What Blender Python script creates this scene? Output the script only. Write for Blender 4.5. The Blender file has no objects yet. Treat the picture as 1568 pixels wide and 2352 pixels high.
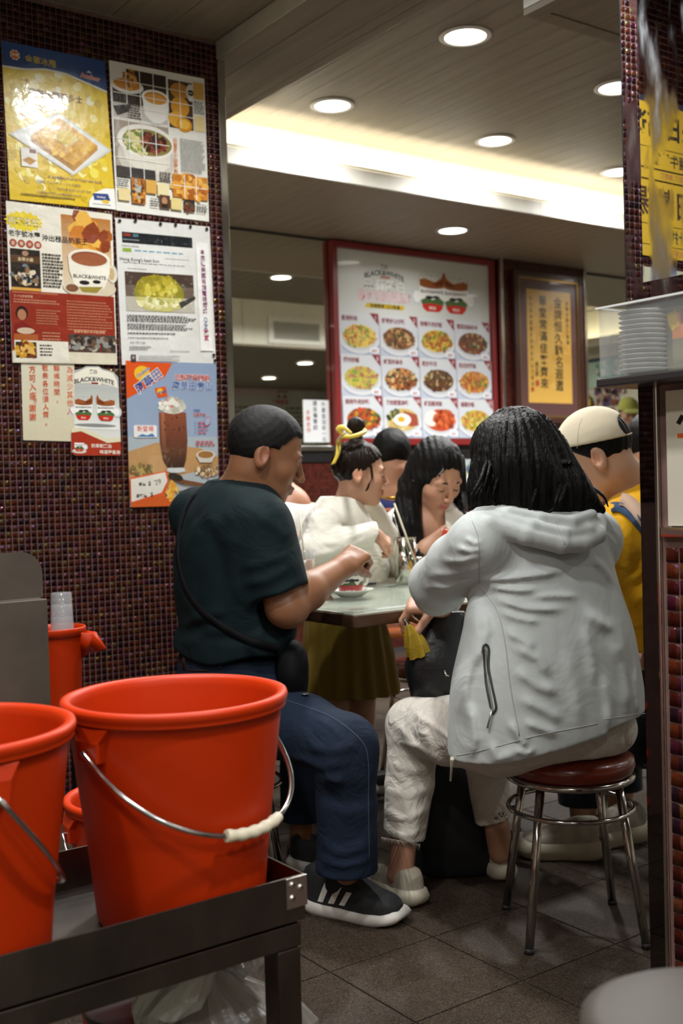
import bpy, bmesh, math, random
import numpy as np
from mathutils import Matrix, Vector
random.seed(7); RNG = np.random.default_rng(7)
SC = bpy.context.scene; COL = SC.collection

# ------------------------------------------------------------------ camera
F_PX = 2560.0; YAW, PITCH, ROLL = [math.radians(a) for a in (54.356, 1.329, -1.610)]
HC = 1.08                                   # eye height above the floor
def _rot(yaw, pitch, roll):
    F = np.array([math.cos(yaw)*math.cos(pitch), math.sin(yaw)*math.cos(pitch), -math.sin(pitch)])
    r = np.array([math.sin(yaw), -math.cos(yaw), 0.0]); u = np.cross(r, F)
    return np.array([r*math.cos(roll)+u*math.sin(roll), -r*math.sin(roll)+u*math.cos(roll), F])
M_CAM = _rot(YAW, PITCH, ROLL)
cam_d = bpy.data.cameras.new('camera'); cam = bpy.data.objects.new('camera', cam_d); COL.objects.link(cam)
cam_d.sensor_fit = 'HORIZONTAL'; cam_d.sensor_width = 24.0; cam_d.lens = F_PX/1568*24.0
cam_d.clip_start = 0.05; cam_d.clip_end = 60
mw = Matrix.Identity(4)
for i in range(3):
    mw[i][0] = M_CAM[0][i]; mw[i][1] = M_CAM[1][i]; mw[i][2] = -M_CAM[2][i]
mw[0][3], mw[1][3], mw[2][3] = 0, 0, HC
cam.matrix_world = mw
cam_d.dof.use_dof = True; cam_d.dof.focus_distance = 2.2; cam_d.dof.aperture_fstop = 5.0
SC.camera = cam

# ------------------------------------------------------------------ world, exposure
w = bpy.data.worlds.new('world'); SC.world = w; w.use_nodes = True
w.node_tree.nodes['Background'].inputs[0].default_value = (0.9, 0.93, 1.0, 1)
w.node_tree.nodes['Background'].inputs[1].default_value = 0.05
SC.view_settings.view_transform = 'Standard'; SC.view_settings.look = 'None'
SC.view_settings.gamma = 1.0; SC.view_settings.use_curve_mapping = False
SC.view_settings.exposure = 0.0

# ceiling lamps: positions (x, y, z of the ceiling they sit in); LAMP_W each
LAMP_W = 20.0
LAMPS = [(3.125,3.40,2.9,1.9),(3.135,4.353,2.9,.9),(4.197,4.355,2.9,.8),(4.135,3.47,2.9,1.7),(5.26,4.42,2.9,.8),(5.26,3.45,2.9,1.8),
         (6.35,3.45,2.9,2.0),(7.4,3.45,2.9,1.6),(6.35,4.42,2.9,.8),(4.646,5.214,2.647,.25),(6.6,5.214,2.647,.4),
         (3.3,0.9,2.45,.25),(4.9,1.2,2.45,.5),(6.9,1.35,2.45,.6),(5.4,-0.4,2.45,.5),(7.4,-0.2,2.45,.6),
         (1.72,2.58,2.68,1.25),(0.55,1.35,2.68,1.0),(0.35,2.05,2.68,.7),(1.0,0.2,2.68,1.1),(-0.6,0.7,2.68,.8),(-0.5,-0.7,2.68,.8),(0.9,-1.0,2.68,.8)]  # lamps around and behind the camera are unseen, added as front fill
COVE_W = 34.0

# ------------------------------------------------------------------ pixel -> place helpers (pixel + a known plane or distance)
def ray(px, py): return M_CAM.T @ np.array([(px-784)/F_PX, -(py-1176)/F_PX, 1.0])
C0 = np.array([0, 0, HC])
def atz(px, py, z): r = ray(px, py); return C0 + r*(z-HC)/r[2]
def aty(px, py, y): r = ray(px, py); return C0 + r*y/r[1]
def atx(px, py, x): r = ray(px, py); return C0 + r*x/r[0]
def atd(px, py, d): return C0 + ray(px, py)*d
# view-aligned upright frame V = (right, forward, up), origin under the camera
VR = np.array([math.sin(YAW), -math.cos(YAW), 0.0]); VF = np.array([math.cos(YAW), math.sin(YAW), 0.0])
def w2v(p): p = np.asarray(p, float); return np.array([p@VR, p@VF, p[2]])
def v2w(p): return VR*p[0] + VF*p[1] + np.array([0, 0, p[2]])
def V(px, py, d): return w2v(atd(px, py, d))
VROT = YAW - math.pi/2

# ------------------------------------------------------------------ colour + materials
def lin(c):
    if isinstance(c, str):
        c = c.lstrip('#'); c = ''.join(q*2 for q in c) if len(c) == 3 else c; c = [int(c[i:i+2], 16)/255 for i in (0, 2, 4)]
    return tuple(x/12.92 if x <= 0.04045 else ((x+0.055)/1.055)**2.4 for x in c)
MATS = {}
def mat(name, color=(0.8,)*3, rough=0.5, metal=0.0, spec=0.5, coat=0.0, noise=None, bump=None, emit=None,
        alpha=1.0, trans=0.0, sheen=0.0, sss=0.0, var=None, coat_rough=0.05, ior=1.5, aniso=0.0):
    """noise=(scale, amount, (sx,sy,sz)) mottles the colour; bump=(scale, strength, (sx,sy,sz)) adds fine relief"""
    if name in MATS: return MATS[name]
    m = bpy.data.materials.new(name); m.use_nodes = True; MATS[name] = m
    nt = m.node_tree; b = nt.nodes['Principled BSDF']; L = nt.links.new
    c = lin(color) if isinstance(color, str) else tuple(color)
    b.inputs['Base Color'].default_value = (*c, 1); b.inputs['Roughness'].default_value = rough
    b.inputs['Metallic'].default_value = metal; b.inputs['Specular IOR Level'].default_value = spec
    b.inputs['Coat Weight'].default_value = coat; b.inputs['Coat Roughness'].default_value = coat_rough
    b.inputs['IOR'].default_value = ior; b.inputs['Alpha'].default_value = alpha
    b.inputs['Transmission Weight'].default_value = trans; b.inputs['Sheen Weight'].default_value = sheen
    b.inputs['Anisotropic'].default_value = aniso
    if sss: b.inputs['Subsurface Weight'].default_value = sss; b.inputs['Subsurface Radius'].default_value = (0.012, 0.005, 0.003); b.inputs['Subsurface Scale'].default_value = 1.0
    if emit: b.inputs['Emission Color'].default_value = (*lin(emit[0]), 1); b.inputs['Emission Strength'].default_value = emit[1]
    def coords(sc):
        tc = nt.nodes.new('ShaderNodeTexCoord'); mp = nt.nodes.new('ShaderNodeMapping')
        mp.inputs['Scale'].default_value = sc; L(tc.outputs['Object'], mp.inputs['Vector']); return mp.outputs['Vector']
    if noise:
        n = nt.nodes.new('ShaderNodeTexNoise'); n.inputs['Scale'].default_value = noise[0]; n.inputs['Detail'].default_value = 6
        L(coords(noise[2] if len(noise) > 2 else (1, 1, 1)), n.inputs['Vector'])
        r = nt.nodes.new('ShaderNodeMapRange'); r.inputs[1].default_value = 0.3; r.inputs[2].default_value = 0.7
        r.inputs[3].default_value = 1-noise[1]; r.inputs[4].default_value = 1+noise[1]
        L(n.outputs['Fac'], r.inputs[0])
        mx = nt.nodes.new('ShaderNodeMix'); mx.data_type = 'RGBA'; mx.blend_type = 'MULTIPLY'; mx.inputs[0].default_value = 1
        mx.inputs[6].default_value = (*c, 1); L(r.outputs[0], mx.inputs[7]); L(mx.outputs[2], b.inputs['Base Color'])
    if bump:
        n = nt.nodes.new('ShaderNodeTexNoise'); n.inputs['Scale'].default_value = bump[0]; n.inputs['Detail'].default_value = 4
        L(coords(bump[2] if len(bump) > 2 else (1, 1, 1)), n.inputs['Vector'])
        bp = nt.nodes.new('ShaderNodeBump'); bp.inputs['Strength'].default_value = bump[1]; bp.inputs['Distance'].default_value = bump[3] if len(bump) > 3 else 0.01
        L(n.outputs['Fac'], bp.inputs['Height']); L(bp.outputs['Normal'], b.inputs['Normal'])
        if coat: L(bp.outputs['Normal'], b.inputs['Coat Normal'])
    return m

# ------------------------------------------------------------------ mesh helpers
def link(o, parent=None):
    COL.objects.link(o)
    if parent is not None: o.parent = parent
    return o
def tag(o, label=None, cat=None, group=None, kind=None):
    if label: o['label'] = label
    if cat: o['category'] = cat
    if group: o['group'] = group
    if kind: o['kind'] = kind
    return o
def thing(name, label, cat, loc=(0, 0, 0), rz=0.0, group=None):
    o = bpy.data.objects.new(name, None); COL.objects.link(o); o.empty_display_size = 0.05
    o.location = [float(x) for x in loc]; o.rotation_euler = (0, 0, rz)
    return tag(o, label, cat, group)
def mesh_from(name, verts, faces, smooth=False):
    me = bpy.data.meshes.new(name)
    me.from_pydata([tuple(map(float, v)) for v in verts], [], [tuple(map(int, f)) for f in faces]); me.update()
    if smooth: me.polygons.foreach_set('use_smooth', [True]*len(me.polygons))
    return me
def mesh_np(name, verts, faces, smooth=False):
    """faces: (n,k) int array, all of one size"""
    me = bpy.data.meshes.new(name); verts = np.asarray(verts, np.float32); faces = np.asarray(faces, np.int32)
    n, k = faces.shape
    me.vertices.add(len(verts)); me.vertices.foreach_set('co', verts.ravel())
    me.loops.add(n*k); me.loops.foreach_set('vertex_index', faces.ravel())
    me.polygons.add(n); me.polygons.foreach_set('loop_start', np.arange(0, n*k, k, dtype=np.int32))
    me.polygons.foreach_set('loop_total', np.full(n, k, np.int32))
    if smooth: me.polygons.foreach_set('use_smooth', np.ones(n, bool))
    me.update(calc_edges=True); me.validate(); return me
class MB:
    """collects shapes, builds ONE mesh object"""
    def __init__(s): s.v = []; s.f = []; s.sm = []
    def add(s, v, f, smooth=False):
        o = len(s.v); s.v += [tuple(map(float, p)) for p in v]; s.f += [tuple(o+i for i in q) for q in f]; s.sm += [smooth]*len(f); return s
    def box(s, x0, x1, y0, y1, z0, z1):
        v = [(x, y, z) for x in (x0, x1) for y in (y0, y1) for z in (z0, z1)]
        return s.add(v, [(0,1,3,2),(4,6,7,5),(0,4,5,1),(2,3,7,6),(0,2,6,4),(1,5,7,3)])
    def quad(s, a, b, c, d): return s.add([a, b, c, d], [(0, 1, 2, 3)])
    def tube(s, pts, r, n=10, caps=True, closed=False):
        pts = [np.asarray(p, float) for p in pts]; m = len(pts); rs = r if hasattr(r, '__len__') else [r]*m
        v = []; f = []; up = None
        for i, p in enumerate(pts):
            a = pts[(i-1) % m] if (i > 0 or closed) else p; b = pts[(i+1) % m] if (i < m-1 or closed) else p
            t = b-a; t = t/(np.linalg.norm(t)+1e-9)
            if up is None: up = np.array([0, 0, 1.0]) if abs(t[2]) < 0.9 else np.array([1.0, 0, 0])
            x = np.cross(up, t); x /= np.linalg.norm(x)+1e-9; y = np.cross(t, x); up = y
            for k in range(n):
                an = 2*math.pi*k/n; v.append(p + rs[i]*(x*math.cos(an)+y*math.sin(an)))
        for i in range(m if closed else m-1):
            j = (i+1) % m
            for k in range(n): f.append((i*n+k, i*n+(k+1) % n, j*n+(k+1) % n, j*n+k))
        s.add(v, f, True)
        if caps and not closed:
            o = len(s.v)-len(v); s.f += [tuple(o+k for k in range(n-1, -1, -1)), tuple(o+(m-1)*n+k for k in range(n))]; s.sm += [False, False]
        return s
    def lathe(s, prof, c=(0, 0, 0), n=32, smooth=True, close=False):
        """prof: list of (r, z)"""
        v = []; f = []; m = len(prof)
        for r, z in prof:
            for k in range(n):
                a = 2*math.pi*k/n; v.append((c[0]+r*math.cos(a), c[1]+r*math.sin(a), c[2]+z))
        for i in range(m-1 if not close else m):
            j = (i+1) % m
            for k in range(n): f.append((i*n+k, i*n+(k+1) % n, j*n+(k+1) % n, j*n+k))
        return s.add(v, f, smooth)
    def prism(s, poly, axis, a0, a1):
        """poly of 2D points extruded along axis ('x','y','z') from a0 to a1"""
        def P(p, t): return {'x': (t, p[0], p[1]), 'y': (p[0], t, p[1]), 'z': (p[0], p[1], t)}[axis]
        n = len(poly); v = [P(p, a0) for p in poly]+[P(p, a1) for p in poly]
        f = [tuple(range(n-1, -1, -1)), tuple(range(n, 2*n))]+[(i, (i+1) % n, n+(i+1) % n, n+i) for i in range(n)]
        return s.add(v, f)
    def mesh(s, name, bevel=0.0, seg=2):
        me = mesh_from(name, s.v, s.f)
        me.polygons.foreach_set('use_smooth', s.sm)
        bm = bmesh.new(); bm.from_mesh(me)
        if bevel:
            es = [e for e in bm.edges if len(e.link_faces) == 2 and e.calc_face_angle(0) > 0.6]
            bmesh.ops.bevel(bm, geom=es, offset=bevel, segments=seg, affect='EDGES', profile=0.6, clamp_overlap=True)
        bmesh.ops.recalc_face_normals(bm, faces=bm.faces[:]); bm.to_mesh(me); bm.free(); return me
    def build(s, name, material, parent=None, bevel=0.0, kind=None, label=None, seg=2):
        me = s.mesh(name, bevel, seg); me.materials.append(material); o = link(bpy.data.objects.new(name, me), parent)
        if kind: o['kind'] = kind
        if label: o['label'] = label
        return o
def obj(name, me, material, parent=None, loc=None, kind=None, label=None):
    if material is not None and not me.materials: me.materials.append(material)
    o = link(bpy.data.objects.new(name, me), parent)
    if loc is not None: o.location = [float(x) for x in loc]
    if kind: o['kind'] = kind
    if label: o['label'] = label
    return o
def recalc(me):
    bm = bmesh.new(); bm.from_mesh(me); bmesh.ops.recalc_face_normals(bm, faces=bm.faces[:]); bm.to_mesh(me); bm.free(); return me
def spline(pts, n=12):
    """Catmull-Rom through pts"""
    P = [np.asarray(p, float) for p in pts]; P = [2*P[0]-P[1]]+P+[2*P[-1]-P[-2]]; out = []
    for i in range(1, len(P)-2):
        for k in range(n):
            t = k/n; a, b, c, d = P[i-1:i+3]
            out.append(0.5*((2*b)+(c-a)*t+(2*a-5*b+4*c-d)*t*t+(-a+3*b-3*c+d)*t**3))
    return out+[P[-2]]
def copy_tree(o, parent=None):
    c = o.copy(); COL.objects.link(c); c.parent = parent
    for ch in list(o.children): copy_tree(ch, c)
    return c
# ================================================================== THE SETTING
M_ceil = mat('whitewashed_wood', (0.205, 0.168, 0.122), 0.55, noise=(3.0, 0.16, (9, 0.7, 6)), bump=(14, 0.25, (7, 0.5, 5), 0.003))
M_fasc = mat('painted_board', (0.70, 0.68, 0.61), 0.5, noise=(4, 0.05, (3, 3, 0.6)))
M_dark = mat('joint_shadow_gap', (0.03, 0.025, 0.02), 0.9)
M_plaster = mat('cream_plaster', (0.68, 0.65, 0.54), 0.7, noise=(5, 0.05))
M_grout = mat('mauve_grout', (0.15, 0.085, 0.072), 0.85, noise=(30, 0.18))
M_chrome = mat('polished_steel', (0.62, 0.60, 0.56), 0.16, 1.0, noise=(8, 0.1, (1, 1, 0.2)))
M_floorgrout = mat('floor_joint', (0.008, 0.006, 0.005), 0.9)

def floor_mat():
    m = mat('terrazzo_tile', (0.08, 0.06, 0.045), 0.6, spec=.25); nt = m.node_tree; b = nt.nodes['Principled BSDF']; L = nt.links.new
    g = nt.nodes.new('ShaderNodeNewGeometry')
    v = nt.nodes.new('ShaderNodeTexVoronoi'); v.inputs['Scale'].default_value = 330; L(g.outputs['Position'], v.inputs['Vector'])
    n = nt.nodes.new('ShaderNodeTexNoise'); n.inputs['Scale'].default_value = 2.2; n.inputs['Detail'].default_value = 7; L(g.outputs['Position'], n.inputs['Vector'])
    wn = nt.nodes.new('ShaderNodeTexWhiteNoise'); L(v.outputs['Position'], wn.inputs['Vector'])
    r = nt.nodes.new('ShaderNodeValToRGB'); e = r.color_ramp.elements
    e[0].position = 0.0; e[0].color = (0.013, 0.008, 0.005, 1); e[1].position = 1; e[1].color = (0.076, 0.055, 0.038, 1)
    k = e.new(0.25); k.color = (0.034, 0.023, 0.0148, 1); k = e.new(0.8); k.color = (0.046, 0.032, 0.0215, 1)
    L(wn.outputs['Value'], r.inputs[0])
    mr = nt.nodes.new('ShaderNodeMapRange'); mr.inputs[1].default_value = 0.3; mr.inputs[2].default_value = 0.7; mr.inputs[3].default_value = 0.72; mr.inputs[4].default_value = 1.2
    L(n.outputs['Fac'], mr.inputs[0])
    mx = nt.nodes.new('ShaderNodeMix'); mx.data_type = 'RGBA'; mx.blend_type = 'MULTIPLY'; mx.inputs[0].default_value = 1
    L(r.outputs[0], mx.inputs[6]); L(mr.outputs[0], mx.inputs[7]); L(mx.outputs[2], b.inputs['Base Color'])
    return m
M_floor = floor_mat()

def mosaic_mat(name, pitch, axes, dark=1.0):
    """glass mosaic: each tile takes its own colour from its place on the grid, with a thin iridescent film"""
    m = mat(name, (0.05, 0.01, 0.008), 0.2); nt = m.node_tree; b = nt.nodes['Principled BSDF']; L = nt.links.new
    g = nt.nodes.new('ShaderNodeNewGeometry')
    d = nt.nodes.new('ShaderNodeVectorMath'); d.operation = 'DIVIDE'; d.inputs[1].default_value = (pitch if 'x' in axes else 10, pitch if 'y' in axes else 10, pitch); L(g.outputs['Position'], d.inputs[0])
    fl = nt.nodes.new('ShaderNodeVectorMath'); fl.operation = 'FLOOR'; L(d.outputs[0], fl.inputs[0])
    wn = nt.nodes.new('ShaderNodeTexWhiteNoise'); L(fl.outputs[0], wn.inputs['Vector'])
    r = nt.nodes.new('ShaderNodeValToRGB'); r.color_ramp.interpolation = 'CONSTANT'; e = r.color_ramp.elements
    cols = [(0.022, .0035, .002), (0.032, .006, .003), (0.014, .0025, .003), (0.046, .009, .003), (0.026, .004, .009), (0.008, .003, .005), (0.05, .014, .003), (0.026, .004, .002)]
    e[0].color = (*[x*dark for x in cols[0]], 1); e[0].position = 0; e[1].position = 0.92; e[1].color = (*[x*dark for x in cols[-1]], 1)
    for i, c in enumerate(cols[1:-1]):
        k = e.new(0.2+i*0.115); k.color = (*[x*dark for x in c], 1)
    L(wn.outputs['Value'], r.inputs[0]); L(r.outputs[0], b.inputs['Base Color'])
    ti = nt.nodes.new('ShaderNodeValToRGB'); ti.color_ramp.interpolation = 'CONSTANT'; e = ti.color_ramp.elements; e[0].color = (1, .8, .75, 1); e[1].position = .97; e[1].color = (1, .75, .2, 1)
    for q_, c_ in ((.74, (.85, .35, .9, 1)), (.8, (.35, .9, .5, 1)), (.85, (.5, .4, 1, 1)), (.9, (1, .5, .75, 1))): k = e.new(q_); k.color = c_
    L(wn.outputs['Value'], ti.inputs[0]); L(ti.outputs[0], b.inputs['Specular Tint'])
    sp = nt.nodes.new('ShaderNodeMapRange'); sp.inputs[1].default_value = 0.72; sp.inputs[2].default_value = 0.98; sp.inputs[3].default_value = 0.10; sp.inputs[4].default_value = 0.7; L(wn.outputs['Value'], sp.inputs[0]); L(sp.outputs[0], b.inputs['Specular IOR Level']); b.inputs['Coat Roughness'].default_value = 0.05
    n = nt.nodes.new('ShaderNodeTexNoise'); n.inputs['Scale'].default_value = 160; L(g.outputs['Position'], n.inputs['Vector'])
    bp = nt.nodes.new('ShaderNodeBump'); bp.inputs['Strength'].default_value = 0.25; bp.inputs['Distance'].default_value = 0.004; L(n.outputs['Fac'], bp.inputs['Height']); L(bp.outputs[0], b.inputs['Normal'])
    return m
PITCH_L = 0.0205
M_mosL = mosaic_mat('glass_mosaic_left', PITCH_L, 'x')
def mosaic_far_mat(name, pitch, plane):
    """tiles too far off to pick apart: the joints come from a brick texture"""
    m = mat(name, (0.06, 0.012, 0.008), 0.2); nt = m.node_tree; b = nt.nodes['Principled BSDF']; L = nt.links.new
    g = nt.nodes.new('ShaderNodeNewGeometry'); s = nt.nodes.new('ShaderNodeSeparateXYZ'); c = nt.nodes.new('ShaderNodeCombineXYZ')
    L(g.outputs['Position'], s.inputs[0]); L(s.outputs[plane], c.inputs[0]); L(s.outputs['Z'], c.inputs[1])
    br = nt.nodes.new('ShaderNodeTexBrick'); br.offset = 0; br.inputs['Scale'].default_value = 1/pitch; br.inputs['Brick Width'].default_value = 1; br.inputs['Row Height'].default_value = 1; br.inputs['Mortar Size'].default_value = 0.07
    br.inputs['Color1'].default_value = (0.10, .018, .01, 1); br.inputs['Color2'].default_value = (0.04, .008, .005, 1); br.inputs['Mortar'].default_value = (0.02, .008, .008, 1)
    L(c.outputs[0], br.inputs['Vector']); L(br.outputs['Color'], b.inputs['Base Color'])
    return m
M_mosB = mosaic_far_mat('glass_mosaic_back', 0.0205, 'X')

def structure(name, mb, m, bevel=0.0): return tag(mb.build(name, m, bevel=bevel), kind='structure')

# ---- floor: slab with 30 cm tiles, each tile a piece
floor = structure('floor', MB().box(-2.0, 9.3, -1.6, 5.8, -0.12, -0.0035), M_floorgrout)
tme = MB().box(-0.1479, 0.1479, -0.1479, 0.1479, -0.006, 0.0).mesh('tile', 0.0012, 1); tme.materials.append(M_floor)
FX0, FY0 = 1.388, 1.730
nfar = MB()
for i in range(-12, 27):
    for j in range(-12, 14):
        x, y = FX0+0.3*i+0.15, FY0+0.3*j+0.15
        if not (-2 < x-.15 and x+.15 < 9.3 and -1.6 < y-.15 and y+.15 < 5.8): continue
        if 0.6 < x < 4.0 and 0.9 < y < 4.3: obj('tile', tme, None, floor, (x, y, 0))
        else: nfar.add([(x-.1479, y-.1479, 0), (x+.1479, y-.1479, 0), (x+.1479, y+.1479, 0), (x-.1479, y+.1479, 0)], [(0, 1, 2, 3)])
nfar.build('tile_field', M_floor, floor, kind='stuff')

# ---- mosaic walls
def mosaic(parent, name, org, U, Vv, N, nu, nv, pitch, material, keep=None, gap=0.0024, th=0.0022, single=None):
    """grid of glass tiles on a plane; those in `single` become pieces of their own"""
    org, U, Vv, N = [np.asarray(a, float) for a in (org, U, Vv, N)]
    iu, iv = np.meshgrid(np.arange(nu), np.arange(nv)); iu, iv = iu.ravel(), iv.ravel()
    if keep is not None: k = keep(iu, iv); iu, iv = iu[k], iv[k]
    sel = single(iu, iv) if single is not None else np.zeros(len(iu), bool)
    s = (pitch-gap)/2; e = 0.0011
    base = np.array([[-s, -s, 0], [s, -s, 0], [s, s, 0], [-s, s, 0], [-s+e, -s+e, th], [s-e, -s+e, th], [s-e, s-e, th], [-s+e, s-e, th]])
    fq = np.array([[4, 5, 6, 7], [0, 1, 5, 4], [1, 2, 6, 5], [2, 3, 7, 6], [3, 0, 4, 7]])
    B = np.stack([U, Vv, N])
    fu, fv = iu[~sel], iv[~sel]; n = len(fu)
    loc = np.repeat(base[None], n, 0)
    tilt = RNG.normal(0, 0.03, (n, 2)); loc[:, 4:, 2] += loc[:, 4:, 0]*tilt[:, :1]+loc[:, 4:, 1]*tilt[:, 1:]
    cen = org+((fu+.5)*pitch)[:, None]*U+((fv+.5)*pitch)[:, None]*Vv
    vv = (loc.reshape(-1, 3)@B).reshape(n, 8, 3)+cen[:, None]
    ff = (fq[None]+(np.arange(n)*8)[:, None, None]).reshape(-1, 4)
    if np.dot(np.cross(U, Vv), N) < 0: ff = ff[:, ::-1]
    obj(name+'_field', mesh_np(name+'_field', vv.reshape(-1, 3), ff), material, parent, kind='stuff')
    if sel.any():
        f1 = fq if np.dot(np.cross(U, Vv), N) > 0 else fq[:, ::-1]
        mes = []
        for q in range(6):
            l = base.copy(); t = RNG.normal(0, 0.03, 2); l[4:, 2] += l[4:, 0]*t[0]+l[4:, 1]*t[1]
            me = mesh_np('tile', l@B, f1); me.materials.append(material); mes.append(me)
        for a, b in zip(iu[sel], iv[sel]):
            obj('tile', random.choice(mes), None, parent, org+((a+.5)*pitch)*U+((b+.5)*pitch)*Vv)

YL, XE = 3.5, 2.016
wl = structure('wall_left', MB().box(-2.0, XE, YL, YL+0.12, 0, 2.68), M_grout)
nL = 78; x0L = XE-nL*PITCH_L
mosaic(wl, 'tile', (x0L, YL, 0.0), (1, 0, 0), (0, 0, 1), (0, -1, 0), nL, 130, PITCH_L, M_mosL,
       single=lambda a, b: (a >= 39) & (a < 59) & (b >= 45) & (b < 60))
tag(MB().box(XE-0.004, XE+0.028, YL-0.012, YL+0.12, 0, 2.614).build('trim_1', M_chrome, bevel=0.004), kind='structure')
tag(MB().box(XE+0.03, XE+0.042, YL+0.02, YL+0.14, 0, 2.49).build('trim_2', mat('black_edge', (.012, .01, .01), .4), bevel=0.002), kind='structure')

# side wall beside the camera, seen only in the hanging mirror
ws = structure('wall_side', MB().box(-2.0, 0.42, 2.32, 2.44, 0, 2.68), M_grout)
mosaic(ws, 'tile', (-1.4, 2.32, 1.0), (1, 0, 0), (0, 0, 1), (0, -1, 0), 88, 81, PITCH_L, M_mosL)

structure('wall_entry', MB().box(-2.1, -2.0, -1.6, YL, 0, 2.68), M_plaster)
structure('wall_front', MB().box(-2.0, 9.3, -1.7, -1.6, 0, 2.9), M_plaster)
structure('wall_far', MB().box(9.3, 9.4, -1.6, 5.8, 0, 2.9), M_plaster)
structure('wall_recess', MB().box(XE-0.1, XE-0.004, YL+0.12, 5.8, 0, 2.9), M_plaster)
YB = 5.8
wb = structure('wall_back', MB().box(XE-0.1, 9.3, YB, YB+0.15, 0, 2.9), M_mosB)

# ---- ceilings
def planks(parent, name, x0, x1, y0, y1, z, width, gap=0.0025, th=0.012, m=M_ceil, xs=None):
    xs = xs if xs else [x0+i*width for i in range(int(round((x1-x0)/width))+1)]
    cache = {}
    for a, b in zip(xs[:-1], xs[1:]):
        k = round(b-a, 3)
        if k not in cache:
            h = (b-a-gap)/2; cache[k] = MB().box(-h, h, y0, y1, 0, th).mesh(name, 0.0012, 1); cache[k].materials.append(m)
        obj(name, cache[k], None, parent, ((a+b)/2, 0, z))
ZL, ZM, ZLOW, ZS, ZBM = 2.68, 2.90, 2.647, 2.45, 2.614
YC = 4.667
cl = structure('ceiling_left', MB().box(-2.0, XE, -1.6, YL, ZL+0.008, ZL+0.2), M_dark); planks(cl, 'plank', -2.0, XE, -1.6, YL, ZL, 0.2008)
cb = structure('ceiling_beam', MB().box(XE+0.012, 2.374, -1.6, YC, ZBM+0.008, ZM), M_dark)
planks(cb, 'plank', 0, 0, -1.6, YC, ZBM, 0, xs=[XE, 2.125, 2.285, 2.334, 2.374])
MB().box(XE, XE+0.012, -1.6, YL, ZBM+0.001, ZL).build('side_board', M_fasc, cb, 0.001)
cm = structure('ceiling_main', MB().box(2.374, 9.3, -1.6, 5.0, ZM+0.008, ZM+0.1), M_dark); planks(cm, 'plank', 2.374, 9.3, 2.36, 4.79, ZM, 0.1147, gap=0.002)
# dropped box over the right side
XS, YS = 2.404, 2.362
cs = structure('ceiling_soffit', MB().box(XS+0.02, 9.3, -1.6, YS-0.02, ZS+0.008, ZM-0.01), M_dark)
planks(cs, 'plank', XS+0.05, 9.3, -1.6, YS-0.055, ZS+0.004, 0.19, m=M_ceil)
MB().box(XS, XS+0.055, -1.6, YS, ZS, ZS+0.02).build('border_board', M_ceil, cs, 0.002)
MB().box(XS+0.055, 9.3, YS-0.055, YS, ZS, ZS+0.02).build('border_board', M_ceil, cs, 0.002)
for i in range(12):
    MB().box(XS, XS+0.012, YS-0.33*(i+1)+0.001, YS-0.33*i-0.001, ZS+0.021, ZM).build('side_board', M_fasc, cs, 0.001)
for i in range(20):
    MB().box(XS+0.345*i+0.0015, XS+0.345*(i+1)-0.0015, YS-0.012, YS, ZS+0.021, ZM).build('side_board', M_fasc, cs, 0.001)
# low ceiling along the back wall, with its lit cove
lo = structure('ceiling_low', MB().box(XE, 9.3, YC+0.02, YB, ZLOW+0.008, ZLOW+0.05), M_dark); planks(lo, 'plank', XE+0.02, 9.3, YC+0.02, YB, ZLOW, 0.1041, m=mat('whitewashed_wood_bounce_lit', (0.31, 0.25, 0.185), 0.5, noise=(3.0, 0.16, (9, 0.7, 6)), bump=(14, 0.25, (7, 0.5, 5), 0.003)))  # same wood in a paler copy: bounce light is put into the colour
cv = structure('trim_3', MB().box(2.374, 9.3, YC+0.02, YC+0.115, ZLOW+0.05, ZLOW+0.06), M_fasc)
seg = [2.374]+[2.374+0.62*k for k in range(1, 11)]+[9.3]
for a, b in zip(seg[:-1], seg[1:]):
    MB().box(a+0.0008, b-0.0008, YC, YC+0.02, ZLOW, ZLOW+0.079).build('fascia_board', M_fasc, cv, 0.0012)
MB().prism([(YC+0.004, ZLOW+0.084), (YC+0.024, ZLOW+0.084), (YC+0.024, ZLOW+0.1), (YC+0.012, ZLOW+0.1)], 'x', 2.374, 9.3).build('lip_moulding', M_fasc, cv)
MB().box(2.374, 9.3, YC+0.115, YC+0.13, ZLOW+0.05, ZM).build('cove_back', M_fasc, cv)
MB().box(2.40, 9.25, YC+0.045, YC+0.06, ZLOW+0.061, ZLOW+0.068).build('light_strip', mat('led_strip', (1, 1, 1), emit=('#fff6dd', 6.0)), cv)
def area_light(name, loc, size, size_y, power, color, rot, spread=math.pi):
    l = bpy.data.lights.new(name, 'AREA'); l.shape = 'RECTANGLE' if size_y else 'DISK'; l.size = size
    if size_y: l.size_y = size_y
    l.energy = power; l.color = lin(color); l.spread = spread
    o = bpy.data.objects.new(name, l); COL.objects.link(o); o.location = [float(x) for x in loc]; o.rotation_euler = rot; return o
area_light('cove_light', (5.83, YC+0.053, ZLOW+0.072), 6.8, 0.02, COVE_W, '#fff4d8', (math.pi-0.25, 0, 0))

# far beam with a second cove (seen in the right wall mirror)
fb = structure('trim_4', MB().box(9.08, 9.1, 2.4, YC, 2.48, 2.57), M_fasc)
MB().box(9.1, 9.29, 2.4, YC, 2.48, 2.50).build('shelf', M_fasc, fb)
area_light('cove_light_far', (9.2, 3.5, 2.53), 0.03, 2.2, 8, '#fff4d8', (math.pi, 0, 0))

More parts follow.
